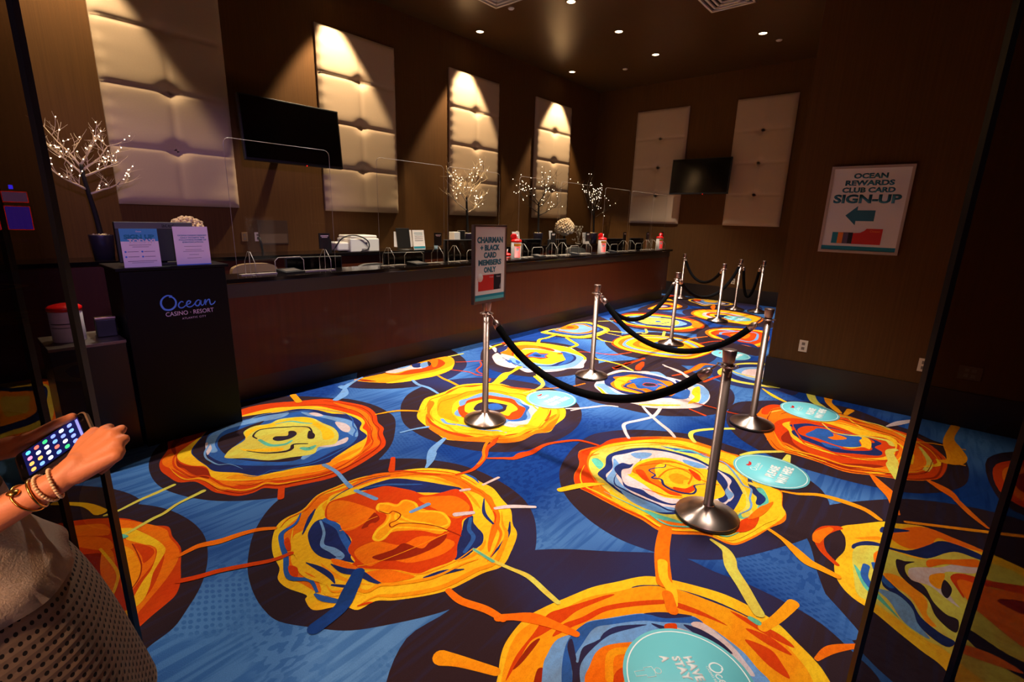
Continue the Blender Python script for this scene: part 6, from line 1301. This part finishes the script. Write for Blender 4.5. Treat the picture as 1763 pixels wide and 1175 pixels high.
# ------------------------------------------------------------------ floor stickers
ZD = 0.0036
def decal(x, y, lb, rz, kind='wait', R=0.235):
    t = thing('floor_sticker', lb, 'floor sticker', (x, y, ZD), rz, 'round aqua floor stickers')
    MB().lathe([(0, 0), (R, 0), (R, 0.0006), (0, 0.0006)], 64).build('vinyl_disc', M_decal, t)
    m = MB(); n = 64; a = [m.bm.verts.new((R * 0.945 * math.cos(2 * PI * k / n), R * 0.945 * math.sin(2 * PI * k / n), 0.0009)) for k in range(n)]; b = [m.bm.verts.new((R * 0.925 * math.cos(2 * PI * k / n), R * 0.925 * math.sin(2 * PI * k / n), 0.0009)) for k in range(n)]
    for k in range(n): m.bm.faces.new((a[k], a[(k + 1) % n], b[(k + 1) % n], b[k]))
    m.build('rim_line', M_decaltext, t); Z = (0, 0, 0); z = 0.0007
    if kind == 'wait':
        script_logo(t, M_decaltext, 0.030, (0.0, 0.095, z), Z); text('lettering', 'CASINO RESORT', M_decaltext, t, (0.0, 0.062, z), 0.009, 0.10, Z)
        MB().prism([(-0.03, 0.13), (0.0, 0.122), (0.03, 0.13), (0.045, 0.15), (0.0, 0.142), (-0.03, 0.152)], z, z + 0.0008, 'z').build('red_flourish', M_redpl, t)
        text('lettering', 'PLEASE', M_decaltext, t, (0.0, -0.015, z), 0.06, 0.20, Z, 0.055); text('lettering', 'WAIT HERE', M_decaltext, t, (0.0, -0.09, z), 0.06, 0.29, Z, 0.055)
    else:
        script_logo(t, M_decaltext, 0.034, (0.02, 0.13, z), Z); text('lettering', 'CASINO RESORT', M_decaltext, t, (0.0, 0.098, z), 0.009, 0.10, Z)
        for s_, xx, yy, wd in (('HAVE', -0.048, 0.045, 0.105), ('STAY', -0.056, 0.0, 0.105), ('A', -0.105, -0.045, 0.03)): text('lettering', s_, M_decaltext, t, (xx, yy, z), 0.036, wd, Z, 0.055)
        for s_ in (-1, 1):
            cx = s_ * 0.06; g = MB().ring((cx, -0.095, z), 0.012, 0.0016, 20, 4); g.tube([(cx + a_ * 1.0, b_, z) for a_, b_ in ((-0.02, -0.13), (-0.02, -0.112), (0, -0.108), (0.02, -0.112), (0.02, -0.145), (0.01, -0.145), (0.01, -0.185), (-0.01, -0.185), (-0.01, -0.145), (-0.02, -0.145), (-0.02, -0.13))], 0.0014, 4).build('person_pictogram', M_decaltext, t)
for x, y, lb in [(-0.60, 4.95, 'aqua please wait here sticker nearest the poster wall'), (-0.58, 3.475, 'aqua please wait here sticker beside the front right stanchion base'), (-2.477, 3.522, 'aqua sticker on the carpet just past the sign stanchion'), (-2.468, 9.217, 'aqua sticker at the far end of the queue'), (-1.752, 6.467, 'aqua sticker partly hidden behind the front right post and rope')]: decal(x, y, lb, PI / 2)
decal(-0.395, 1.53, 'large aqua sticker at the bottom edge of the view with rows of white words', -0.69, 'have', 0.24)
# ------------------------------------------------------------------ tinted sliding glass doors
Lp = V((-2.03, 0.247, 0)) * 0.93; Rp = V((0.054, 1.94, 0)) * 0.93
cdir = (Rp - Lp).normalized(); nrm = V((-cdir.y, cdir.x, 0)); ang = math.atan2(cdir.y, cdir.x); HD = 3.3
def door(name, origin, w_, sgn, off):
    o = V(origin) + nrm * off; t = bpy.data.objects.new(name, None); C.objects.link(t); t.location = o; t.rotation_euler = (0, 0, ang); struct(t)
    x0, x1 = (0, w_) if sgn > 0 else (-w_, 0)
    MB().box(x0 + 0.015, x1 - 0.015, -0.004, 0.004, 0.09, HD - 0.06).build('glass_pane', M_tint, t)
    m = MB().box(x0, x1, -0.012, 0.012, 0.012, 0.03).box(x0, x1, -0.012, 0.012, HD - 0.06, HD); m.build('rail', M_base2, t)
    for xx in (x0, x1): MB().box(xx - 0.008, xx + 0.008, -0.010, 0.010, 0.012, HD).build('stile', M_base2, t)
M_base2 = M('dark bronze door frame', (14, 11, 10), 0.35, 0.3)
door('door_1', Lp, 1.1, -1, 0.0); door('door_2', Lp - cdir * 0.19, 1.2, -1, 0.03); door('door_3', Rp, 1.1, 1, 0.0); door('door_4', Rp + cdir * 0.36, 1.2, 1, 0.03)
hd = MB().box(-1.6, (Rp - Lp).length + 1.7, -0.09, 0.10, HD + 0.005, ZC - 0.002).build('trim_1', M_base2, None, Lp, (0, 0, ang)); struct(hd)
# ------------------------------------------------------------------ slot machines of the casino floor, mirrored in the left glass
def slot(x, y, label, flip):
    t = thing('slot_machine', label, 'slot machine', (x, y, 0.0), PI, 'slot machines on the casino floor')
    MB().box(-0.28, 0.28, -0.28, 0.32, 0, 0.72, bev=0.01).box(-0.27, 0.27, -0.10, 0.32, 0.72, 2.02, bev=0.01).build('cabinet', M_black, t)
    r_ = M('lit red trim', (255, 20, 10), 0.4, emit=(255, 20, 8), estr=6); b_ = M('lit violet screen', (60, 40, 200), 0.3, emit=(60, 30, 200), estr=3.0); g_ = M('lit reel screen', (150, 120, 160), 0.3, emit=(190, 120, 190), estr=1.4)
    MB().box(-0.22, 0.22, -0.115, -0.10, 1.72, 1.95).build('top_screen', g_, t); MB().box(-0.22, 0.22, -0.115, -0.10, 1.05, 1.60).build('main_screen', b_ if flip else g_, t)
    m = MB(); 
    for z0, z1 in ((1.71, 1.96), (1.04, 1.61)): m.tube([(-0.23, -0.118, z0), (0.23, -0.118, z0), (0.23, -0.118, z1), (-0.23, -0.118, z1), (-0.23, -0.118, z0)], 0.008, 6)
    m.build('light_strip', r_, t)
    MB().lathe([(0.04, 2.02), (0.04, 2.12), (0, 2.12)], 14).build('beacon', M('lit blue beacon', (40, 40, 255), 0.3, emit=(50, 40, 255), estr=14), t, (0.05, 0, 0))
    MB().prism([(-0.38, 0.72), (-0.28, 0.66), (-0.10, 0.80), (-0.12, 0.86), (-0.36, 0.76)], -0.27, 0.27, 'x').build('button_deck', M_black, t)
slot(-3.88, -15.5, 'slot machine with a violet screen, reflected in the left door glass', True); slot(-4.47, -15.5, 'slot machine with a pale screen, reflected at the left edge', False)
# ------------------------------------------------------------------ person with phone
def fused(name, parts, voxel, mat, parent=None, smooth=3, bb=None):
    bm = bmesh.new()
    for p0, r0_, p1, r1_ in parts:
        p0, p1 = V(p0), V(p1); d = p1 - p0; L = d.length
        if L < 1e-6:
            bmesh.ops.create_uvsphere(bm, u_segments=16, v_segments=10, radius=r0_, matrix=Matrix.Translation(p0)); continue
        q = d.normalized(); a = q.orthogonal().normalized(); b = q.cross(a); n = 16; rings = []
        for k in range(6): 
            th = -PI / 2 + PI / 2 * k / 5; rings.append((p0 + q * r0_ * math.sin(th), r0_ * math.cos(th)))
        for k in range(6):
            th = PI / 2 * k / 5; rings.append((p1 + q * r1_ * math.sin(th), r1_ * math.cos(th)))
        vr = []
        for c, r_ in rings:
            vr.append([bm.verts.new(c)] if r_ < 1e-5 else [bm.verts.new(c + (a * math.cos(2 * PI * j / n) + b * math.sin(2 * PI * j / n)) * r_) for j in range(n)])
        for A, B in zip(vr, vr[1:]):
            for j in range(n):
                j2 = (j + 1) % n
                if len(A) == 1: bm.faces.new((A[0], B[j], B[j2]))
                elif len(B) == 1: bm.faces.new((A[j], B[0], A[j2]))
                else: bm.faces.new((A[j], B[j], B[j2], A[j2]))
    bmesh.ops.recalc_face_normals(bm, faces=bm.faces)
    me = bpy.data.meshes.new(name); bm.to_mesh(me); bm.free(); o = bpy.data.objects.new(name, me); C.objects.link(o)
    m = o.modifiers.new('r', 'REMESH'); m.mode = 'VOXEL'; m.voxel_size = voxel; m.use_smooth_shade = True
    s_ = o.modifiers.new('s', 'SMOOTH'); s_.factor = 0.5; s_.iterations = smooth
    bpy.context.view_layer.update(); dg = bpy.context.evaluated_depsgraph_get(); nm = bpy.data.meshes.new_from_object(o.evaluated_get(dg)); o.modifiers.clear(); o.data = nm; nm.name = name
    nm.materials.clear(); nm.materials.append(mat)
    for pl in nm.polygons: pl.use_smooth = True
    if parent: o.parent = parent
    return o
FD = V((0.16, 0.987, 0)).normalized(); RD = V((FD.y, -FD.x, 0)); UP = V((0, 0, 1))
HB = V((-1.43, -0.13, 0))                       # ground point under the hips
def W_(f, r_, z): return HB + FD * f + RD * r_ + UP * z
def ell(parts, c, r_, sx, n=3):                 # a wide ellipsoid from side-by-side balls
    for k in range(n): 
        q = (k / (n - 1) - 0.5) * 2; parts.append((V(c) + RD * q * sx, r_, V(c) + RD * q * sx, r_))
bp_ = []
# torso, neck, head
bp_ += [(W_(0, -.06, .90), .125, W_(0, .06, .90), .125), (W_(0.0, -.045, .98), .098, W_(0.0, .045, .98), .098), (W_(0.0, -.04, 1.06), .09, W_(0.0, .04, 1.06), .09),
        (W_(0.01, -.055, 1.18), .105, W_(0.01, .055, 1.18), .105), (W_(0.0, -.075, 1.29), .085, W_(0.0, .075, 1.29), .085), (W_(0, -.13, 1.345), .05, W_(0, .13, 1.345), .05),
        (W_(0.0, 0, 1.33), .06, W_(0.02, 0, 1.44), .052), (W_(0.075, -.06, 1.20), .055, W_(0.075, -.06, 1.20), .055), (W_(0.075, .06, 1.20), .055, W_(0.075, .06, 1.20), .055)]
HC = W_(0.045, 0, 1.535)
HT = (FD * 0.80 - UP * 0.60).normalized(); HU = (UP * 0.80 + FD * 0.60).normalized()    # the head looks down at the phone
def Hp(f, r_, u_): return HC + HT * f + RD * r_ + HU * u_
bp_ += [(Hp(-.02, 0, .03), .086, Hp(-.02, 0, .03), .086), (Hp(.005, 0, -.03), .068, Hp(.025, 0, -.075), .042), (Hp(.0, -.01, .02), .078, Hp(0, .01, .02), .078), (Hp(.078, 0, -.005), .010, Hp(.094, 0, -.03), .013),
        (Hp(.070, -.016, -.058), .009, Hp(.070, .016, -.058), .009), (Hp(.068, -.014, -.068), .009, Hp(.068, .014, -.068), .009), (Hp(.06, 0, -.095), .018, Hp(.06, 0, -.095), .018),
        (Hp(-.01, -.078, -.02), .012, Hp(-.018, -.084, .012), .013), (Hp(-.01, .078, -.02), .012, Hp(-.018, .084, .012), .013), (Hp(.055, -.035, -.03), .025, Hp(.055, -.035, -.03), .025), (Hp(.055, .035, -.03), .025, Hp(.055, .035, -.03), .025)]
# legs and feet
for s_ in (-1, 1):
    hip, kn, an = W_(0, s_ * .085, .86), W_(.015, s_ * .09, .48), W_(-.01, s_ * .095, .09)
    bp_ += [(hip, .088, kn, .056), (kn, .056, kn.lerp(an, .35) - FD * .012, .054), (kn.lerp(an, .35) - FD * .012, .054, an, .035), (an - FD * .03, .032, an - FD * .035 - UP * .055, .030), (an - UP * .045, .034, an + FD * .13 - UP * .062, .026), (an + FD * .10 - UP * .06, .028, an + FD * .16 + RD * s_ * .005 - UP * .066, .022)]
# right arm, measured wrist and knuckles
SR = W_(-.01, .165, 1.335); ER = V((-1.352, -0.150, 0.972)); WR = V((-1.2852, 0.0818, 1.0813))
bp_ += [(SR, .046, SR.lerp(ER, .5), .041), (SR.lerp(ER, .5), .041, ER, .036), (ER, .037, ER.lerp(WR, .3), .040), (ER.lerp(WR, .3), .040, ER.lerp(WR, .75), .030), (ER.lerp(WR, .75), .030, WR, .0255)]
KI, KM, KR, KP = V((-1.318, .172, 1.1545)), V((-1.292, .182, 1.1530)), V((-1.268, .182, 1.1400)), V((-1.250, .172, 1.1210))
PN = V((0.3966, -0.6204, 0.6766)).normalized(); PL = V((0.2878, 0.7839, 0.5501)).normalized(); PS = PL.cross(PN).normalized()
bp_ += [(WR, .0255, WR.lerp(KM, .35), .026)]
for K_ in (KI, KM, KR, KP): bp_.append((WR.lerp(K_, .3) - PN * .003, .022, K_ - PN * .004, .0150))
PHC = V((-1.4850, 0.104, 1.0850))                # phone centre
def scr(a, b, h=0.0): return PHC + PL * a + PS * b + PN * h
def finger(K_, tip, lift, r_=(.0115, .0105, .0095, .0082)):
    d = tip - K_; a = K_ + d * .36 + lift; b = K_ + d * .78 + lift * .62
    return [(K_, r_[0] + .001, a, r_[1]), (a, r_[1] + .0006, b, r_[2]), (b, r_[2] + .0004, tip, r_[3])]
fdir = PL * 0.030 + PN * 0.004
tI = V((-1.398, .146, 1.096)); tI = tI - PN * ((tI - PHC).dot(PN) - .0135)
bp_ += finger(KI, tI, fdir * 1.0); bp_ += finger(KM, V((-1.346, .163, 1.098)), fdir * 1.15); bp_ += finger(KR, V((-1.318, .162, 1.084)), fdir * 1.1, (.0112, .0102, .0092, .008)); bp_ += finger(KP, V((-1.292, .152, 1.073)), fdir * 0.95, (.0102, .0092, .0083, .0072))
th0 = WR.lerp(KI, .32) - RD * .010; bp_ += [(th0, .017, th0 + V((-.030, .028, .030)), .0145), (th0 + V((-.030, .028, .030)), .0145, V((-1.352, .160, 1.146)), .0115), (V((-1.352, .160, 1.146)), .0115, V((-1.382, .160, 1.130)), .0095)]
# left arm reaching round the far side of the phone
SL = W_(-.01, -.165, 1.335); EL = V((-1.700, -0.150, 1.000)); WL = V((-1.615, -0.010, 1.062))
bp_ += [(SL, .046, SL.lerp(EL, .5), .041), (SL.lerp(EL, .5), .041, EL, .036), (EL, .037, EL.lerp(WL, .35), .038), (EL.lerp(WL, .35), .038, WL, .026)]
kL = scr(-.035, -.058, -.014); bp_ += [(WL, .026, WL.lerp(kL, .5), .026)]
for k in range(4):
    K_ = scr(-.055 + k * .024, -.066 + .004 * k, -.034); bp_.append((WL.lerp(K_, .35), .021, K_, .0145))
    a = scr(-.045 + k * .027, -.030, -.036); b = scr(-.040 + k * .027, .012, -.030); c_ = scr(-.036 + k * .027, .036, -.020)
    r_ = .0098 if k < 3 else .009
    bp_ += [(K_, .0125, a, .011), (a, .011, b, r_), (b, r_, c_, .0085)]
t0 = WL.lerp(kL, .55) + PN * .006; bp_ += [(t0, .018, scr(-.030, -.060, .004), .0145), (scr(-.030, -.060, .004), .0145, scr(.020, -.049, .010), .0118), (scr(.020, -.049, .010), .0118, scr(.062, -.036, .0135), .0095)]
person = fused('person', bp_, 0.0042, M_skin, None, 3)
tag(person, 'woman in a beige top and dotted skirt with gold bracelets, tapping a phone', 'person')
# face details
M_hair = M('dark brown hair', (44, 26, 16), 0.55, vary=0.4, vs_=(90, 90, 6)); M_lip = M('rose lips', (170, 70, 60), 0.45); M_eye = M('eye white', (230, 225, 218), 0.3)
for s_ in (-1, 1):
    e = MB().ball(Hp(.062, s_ * .031, .006), .0125, 12).build('eye', M_eye, person); MB().ball(Hp(.0712, s_ * .031, .004), .0055, 10).build('iris', M_hair, e)
    MB().tube([Hp(.080, s_ * .014, .026), Hp(.080, s_ * .032, .033), Hp(.068, s_ * .048, .028)], [.003, .0035, .002], 6).build('eyebrow', M_hair, person)
MB().tube([Hp(.072, -.022, -.063), Hp(.081, -.008, -.060), Hp(.082, 0, -.062), Hp(.081, .008, -.060), Hp(.072, .022, -.063)], [.002, .0055, .006, .0055, .002], 8).build('lips', M_lip, person)
hp = [(Hp(-.03, -.02, .045), .092, Hp(-.03, .02, .045), .092), (Hp(-.07, 0, .0), .082, Hp(-.085, 0, -.07), .07), (Hp(.03, -.045, .085), .034, Hp(-.02, -.084, .02), .022), (Hp(.03, .045, .085), .034, Hp(-.02, .084, .02), .022), (Hp(-.08, 0, -.05), .075, W_(-.085, 0, 1.36), .068), (W_(-.085, -.03, 1.36), .058, W_(-.105, -.03, 1.22), .035), (W_(-.085, .03, 1.36), .058, W_(-.105, .03, 1.22), .035)]
fused('hair', hp, 0.007, M_hair, person, 3)
# blouse: one loose shell from shoulders to hem with short sleeves
M_blouse = M('beige knit blouse', (196, 172, 152), 0.85, vary=0.08, vs_=(200, 200, 12), bump=0.25, bs=220)
bl = [(W_(0, -.07, 1.30), .098, W_(0, .07, 1.30), .098), (W_(0.0, -.14, 1.345), .062, W_(0, .14, 1.345), .062), (W_(.01, -.065, 1.18), .118, W_(.01, .065, 1.18), .118), (W_(.03, -.06, 1.18), .112, W_(.03, .06, 1.18), .112), (W_(.01, -.05, 1.06), .108, W_(.01, .05, 1.06), .108), (W_(.01, -.05, .985), .112, W_(.01, .05, .985), .112),
      (SR, .060, SR.lerp(ER, .48), .056), (SL, .060, SL.lerp(EL, .48), .056)]
blo = fused('blouse', bl, 0.0075, M_blouse, person, 4)
def ring_shell(name, rows, mat, thick, n=96, wav=None, cap=False):
    m = MB(); R_ = []
    for z, c, a, b, ph in rows:
        row = []
        for k in range(n):
            t = 2 * PI * k / n; wv = 1 + (wav(t, z) if wav else 0); row.append(m.bm.verts.new(V(c) + (RD * math.cos(t) * a + FD * math.sin(t) * b) * wv + UP * z))
        R_.append(row)
    uv = m.bm.loops.layers.uv.new('UVMap'); L = 0
    for i, (A, B) in enumerate(zip(R_, R_[1:])):
        for k in range(n):
            f = m.bm.faces.new((A[k], A[(k + 1) % n], B[(k + 1) % n], B[k])); f.smooth = True
            for lp, (u_, v_) in zip(f.loops, ((k, i), (k + 1, i), (k + 1, i + 1), (k, i + 1))): lp[uv].uv = (u_ / n, v_ / (len(rows) - 1))
    bmesh.ops.solidify(m.bm, geom=m.bm.faces[:], thickness=thick)
    return m.build(name, mat, person)
cx = HB + FD * 0.02
ring_shell('blouse_hem', [(1.06, cx, .150, .118, 0), (1.00, cx, .160, .128, 0), (.945, cx, .180, .145, 0), (.895, cx, .216, .178, 0), (.862, cx + RD * .012, .254, .206, 0)], M_blouse, 0.004, wav=lambda t, z: 0.03 * math.sin(5 * t + 3 * z) * (1.1 - z) / .2 + 0.012 * math.sin(11 * t + 20 * z))
def dotmat():
    m = M('taupe skirt fabric', (150, 122, 100), 0.85); nt = m.node_tree; b = nt.nodes['Principled BSDF']; L = nt.links
    uv = nt.nodes.new('ShaderNodeUVMap'); uv.uv_map = 'UVMap'; mp = nt.nodes.new('ShaderNodeMapping'); mp.inputs['Scale'].default_value = (96, 26, 1); L.new(uv.outputs[0], mp.inputs[0])
    sx = nt.nodes.new('ShaderNodeSeparateXYZ'); L.new(mp.outputs[0], sx.inputs[0])
    def mt(op, a, b2=None, c_=None):
        x = nt.nodes.new('ShaderNodeMath'); x.operation = op
        for i_, v_ in enumerate((a, b2, c_)):
            if v_ is None: continue
            if isinstance(v_, bpy.types.NodeSocket): L.new(v_, x.inputs[i_])
            else: x.inputs[i_].default_value = v_
        return x.outputs[0]
    fx = mt('SUBTRACT', mt('FRACT', sx.outputs[0]), 0.5); fy = mt('SUBTRACT', mt('FRACT', sx.outputs[1]), 0.5)
    dd = mt('SQRT', mt('ADD', mt('MULTIPLY', fx, fx), mt('MULTIPLY', mt('MULTIPLY', fy, fy), 1.6))); msk = mt('LESS_THAN', dd, 0.27)
    rib = mt('ABSOLUTE', fy); mx = nt.nodes.new('ShaderNodeMix'); mx.data_type = 'RGBA'; mx.inputs['A'].default_value = (*lin((160, 132, 110)), 1); mx.inputs['B'].default_value = (*lin((34, 26, 26)), 1); L.new(msk, mx.inputs['Factor']); L.new(mx.outputs['Result'], b.inputs['Base Color'])
    bp = nt.nodes.new('ShaderNodeBump'); bp.inputs['Strength'].default_value = 0.6; bp.inputs['Distance'].default_value = 0.004; L.new(mt('SUBTRACT', rib, msk), bp.inputs['Height']); L.new(bp.outputs[0], b.inputs['Normal'])
    return m
rows = []
for i in range(26):
    f = i / 25; z = .90 - .50 * f; a = .200 + .15 * (f ** .55); bb_ = .155 + .15 * (f ** .55); rows.append((z, cx + RD * .03 * f, a, bb_, 0))
ring_shell('skirt', rows[::-1], dotmat(), 0.005, n=128, wav=lambda t, z: 0.035 * math.sin(7 * t + 1.0) * (0.95 - z) / .5)
for s_ in (-1, 1):
    an = W_(-.01, s_ * .095, .03); MB().box(-.038, .038, -.085, .175, -.03, -.012, bev=.006).box(-.036, .036, .02, .10, .0, .045, bev=.012).build('shoe', M_black, person, an, (0, 0, math.atan2(-FD.x, FD.y)))
# bracelets
M_gold = M('polished gold', (230, 170, 80), 0.25, 1.0, vary=0.05); ax = (WR - ER).normalized()
def bracelet(f, R_, r_, beads, mat, nm, lab=None, tilt=0.0):
    c_ = ER.lerp(WR, f); nn = (ax + PN * tilt).normalized(); m = MB()
    if beads:
        a = nn.orthogonal().normalized(); b = nn.cross(a)
        for k in range(30): m.ball(c_ + (a * math.cos(k * PI / 15) + b * math.sin(k * PI / 15)) * R_, r_, 8)
    else: m.ring(c_, R_, r_, 40, 8, nrm=nn)
    o = m.build(nm, mat, person)
    if lab: o['label'] = lab
bracelet(.80, .0325, .0022, False, M_gold, 'bangle', 'thin gold bangle', .3); bracelet(.86, .0315, .0026, False, M_gold, 'bangle', None, -.1); bracelet(.92, .0305, .0034, True, M('cream bracelet bead', (226, 190, 140), 0.35), 'bead_bracelet', 'cream bead bracelet', .1); bracelet(.98, .0310, .0034, True, M('cream bracelet bead', (226, 190, 140), 0.35), 'bead_bracelet', None, -.25)
MB().ball(ER.lerp(WR, .80) + PN * .030 + UP * .004, .0085, 12, sc=(1.3, 1.3, .7)).build('gold_charm', M_gold, person)
# phone
def phone():
    mw = Matrix((( PS.x, PL.x, PN.x, PHC.x), (PS.y, PL.y, PN.y, PHC.y), (PS.z, PL.z, PN.z, PHC.z), (0, 0, 0, 1)))
    t = bpy.data.objects.new('smartphone', None); C.objects.link(t); t.matrix_world = mw; tag(t, 'large smartphone with a lit grid of app icons held in both hands', 'phone')
    def rrect(w_, h_, r_): 
        P = []
        for cx_, cy_, a0 in ((w_ / 2 - r_, h_ / 2 - r_, 0), (-w_ / 2 + r_, h_ / 2 - r_, 90), (-w_ / 2 + r_, -h_ / 2 + r_, 180), (w_ / 2 - r_, -h_ / 2 + r_, 270)):
            for k in range(6): a = math.radians(a0 + 18 * k); P.append((cx_ + r_ * math.cos(a), cy_ + r_ * math.sin(a)))
        return P
    MB().prism(rrect(.086, .168, .012), -.006, .0035, 'z').build('case', M('clear brownish case', (120, 92, 70), 0.25), t); MB().prism(rrect(.079, .160, .009), .0036, .0046, 'z').build('front_glass', M_tv, t)
    MB().prism(rrect(.071, .132, .002), .0047, .0049, 'z').build('display', M('lit dark blue display', (10, 12, 40), 0.2, emit=(22, 26, 90), estr=0.8), t)
    cs = [(250, 250, 255), (120, 170, 255), (130, 150, 255), (255, 110, 90), (60, 220, 120), (255, 180, 90), (255, 140, 180), (90, 200, 240)]; rnd = random.Random(4)
    order = [7, 3, 4, 2, 0, 2, 6, 0, 0, 1, 2, 1, 5, 5, 0, 3, 0, 2, 5, 1, 0, 1, 4, 2, 1]
    for i in range(4):
        for j in range(6):
            c_ = cs[order[(i * 6 + j) % 25]]; m_ = M('lit icon %d %d %d' % c_, c_, 0.4, emit=c_, estr=1.8)
            MB().prism(rrect(.0098, .0108, .0042), .0049, .0052, 'z').build('app_icon', m_, t, (-.0255 + i * .017, -.0535 + j * .0195, 0))
    MB().box(-.006, .006, -.0755, -.0725, .0046, .005).build('home_button', M_grey, t); MB().box(-.03, .03, .058, .064, .0049, .0051).build('status_bar', M('lit pale bar', (150, 160, 220), 0.4, emit=(120, 130, 220), estr=1.0), t)
phone()
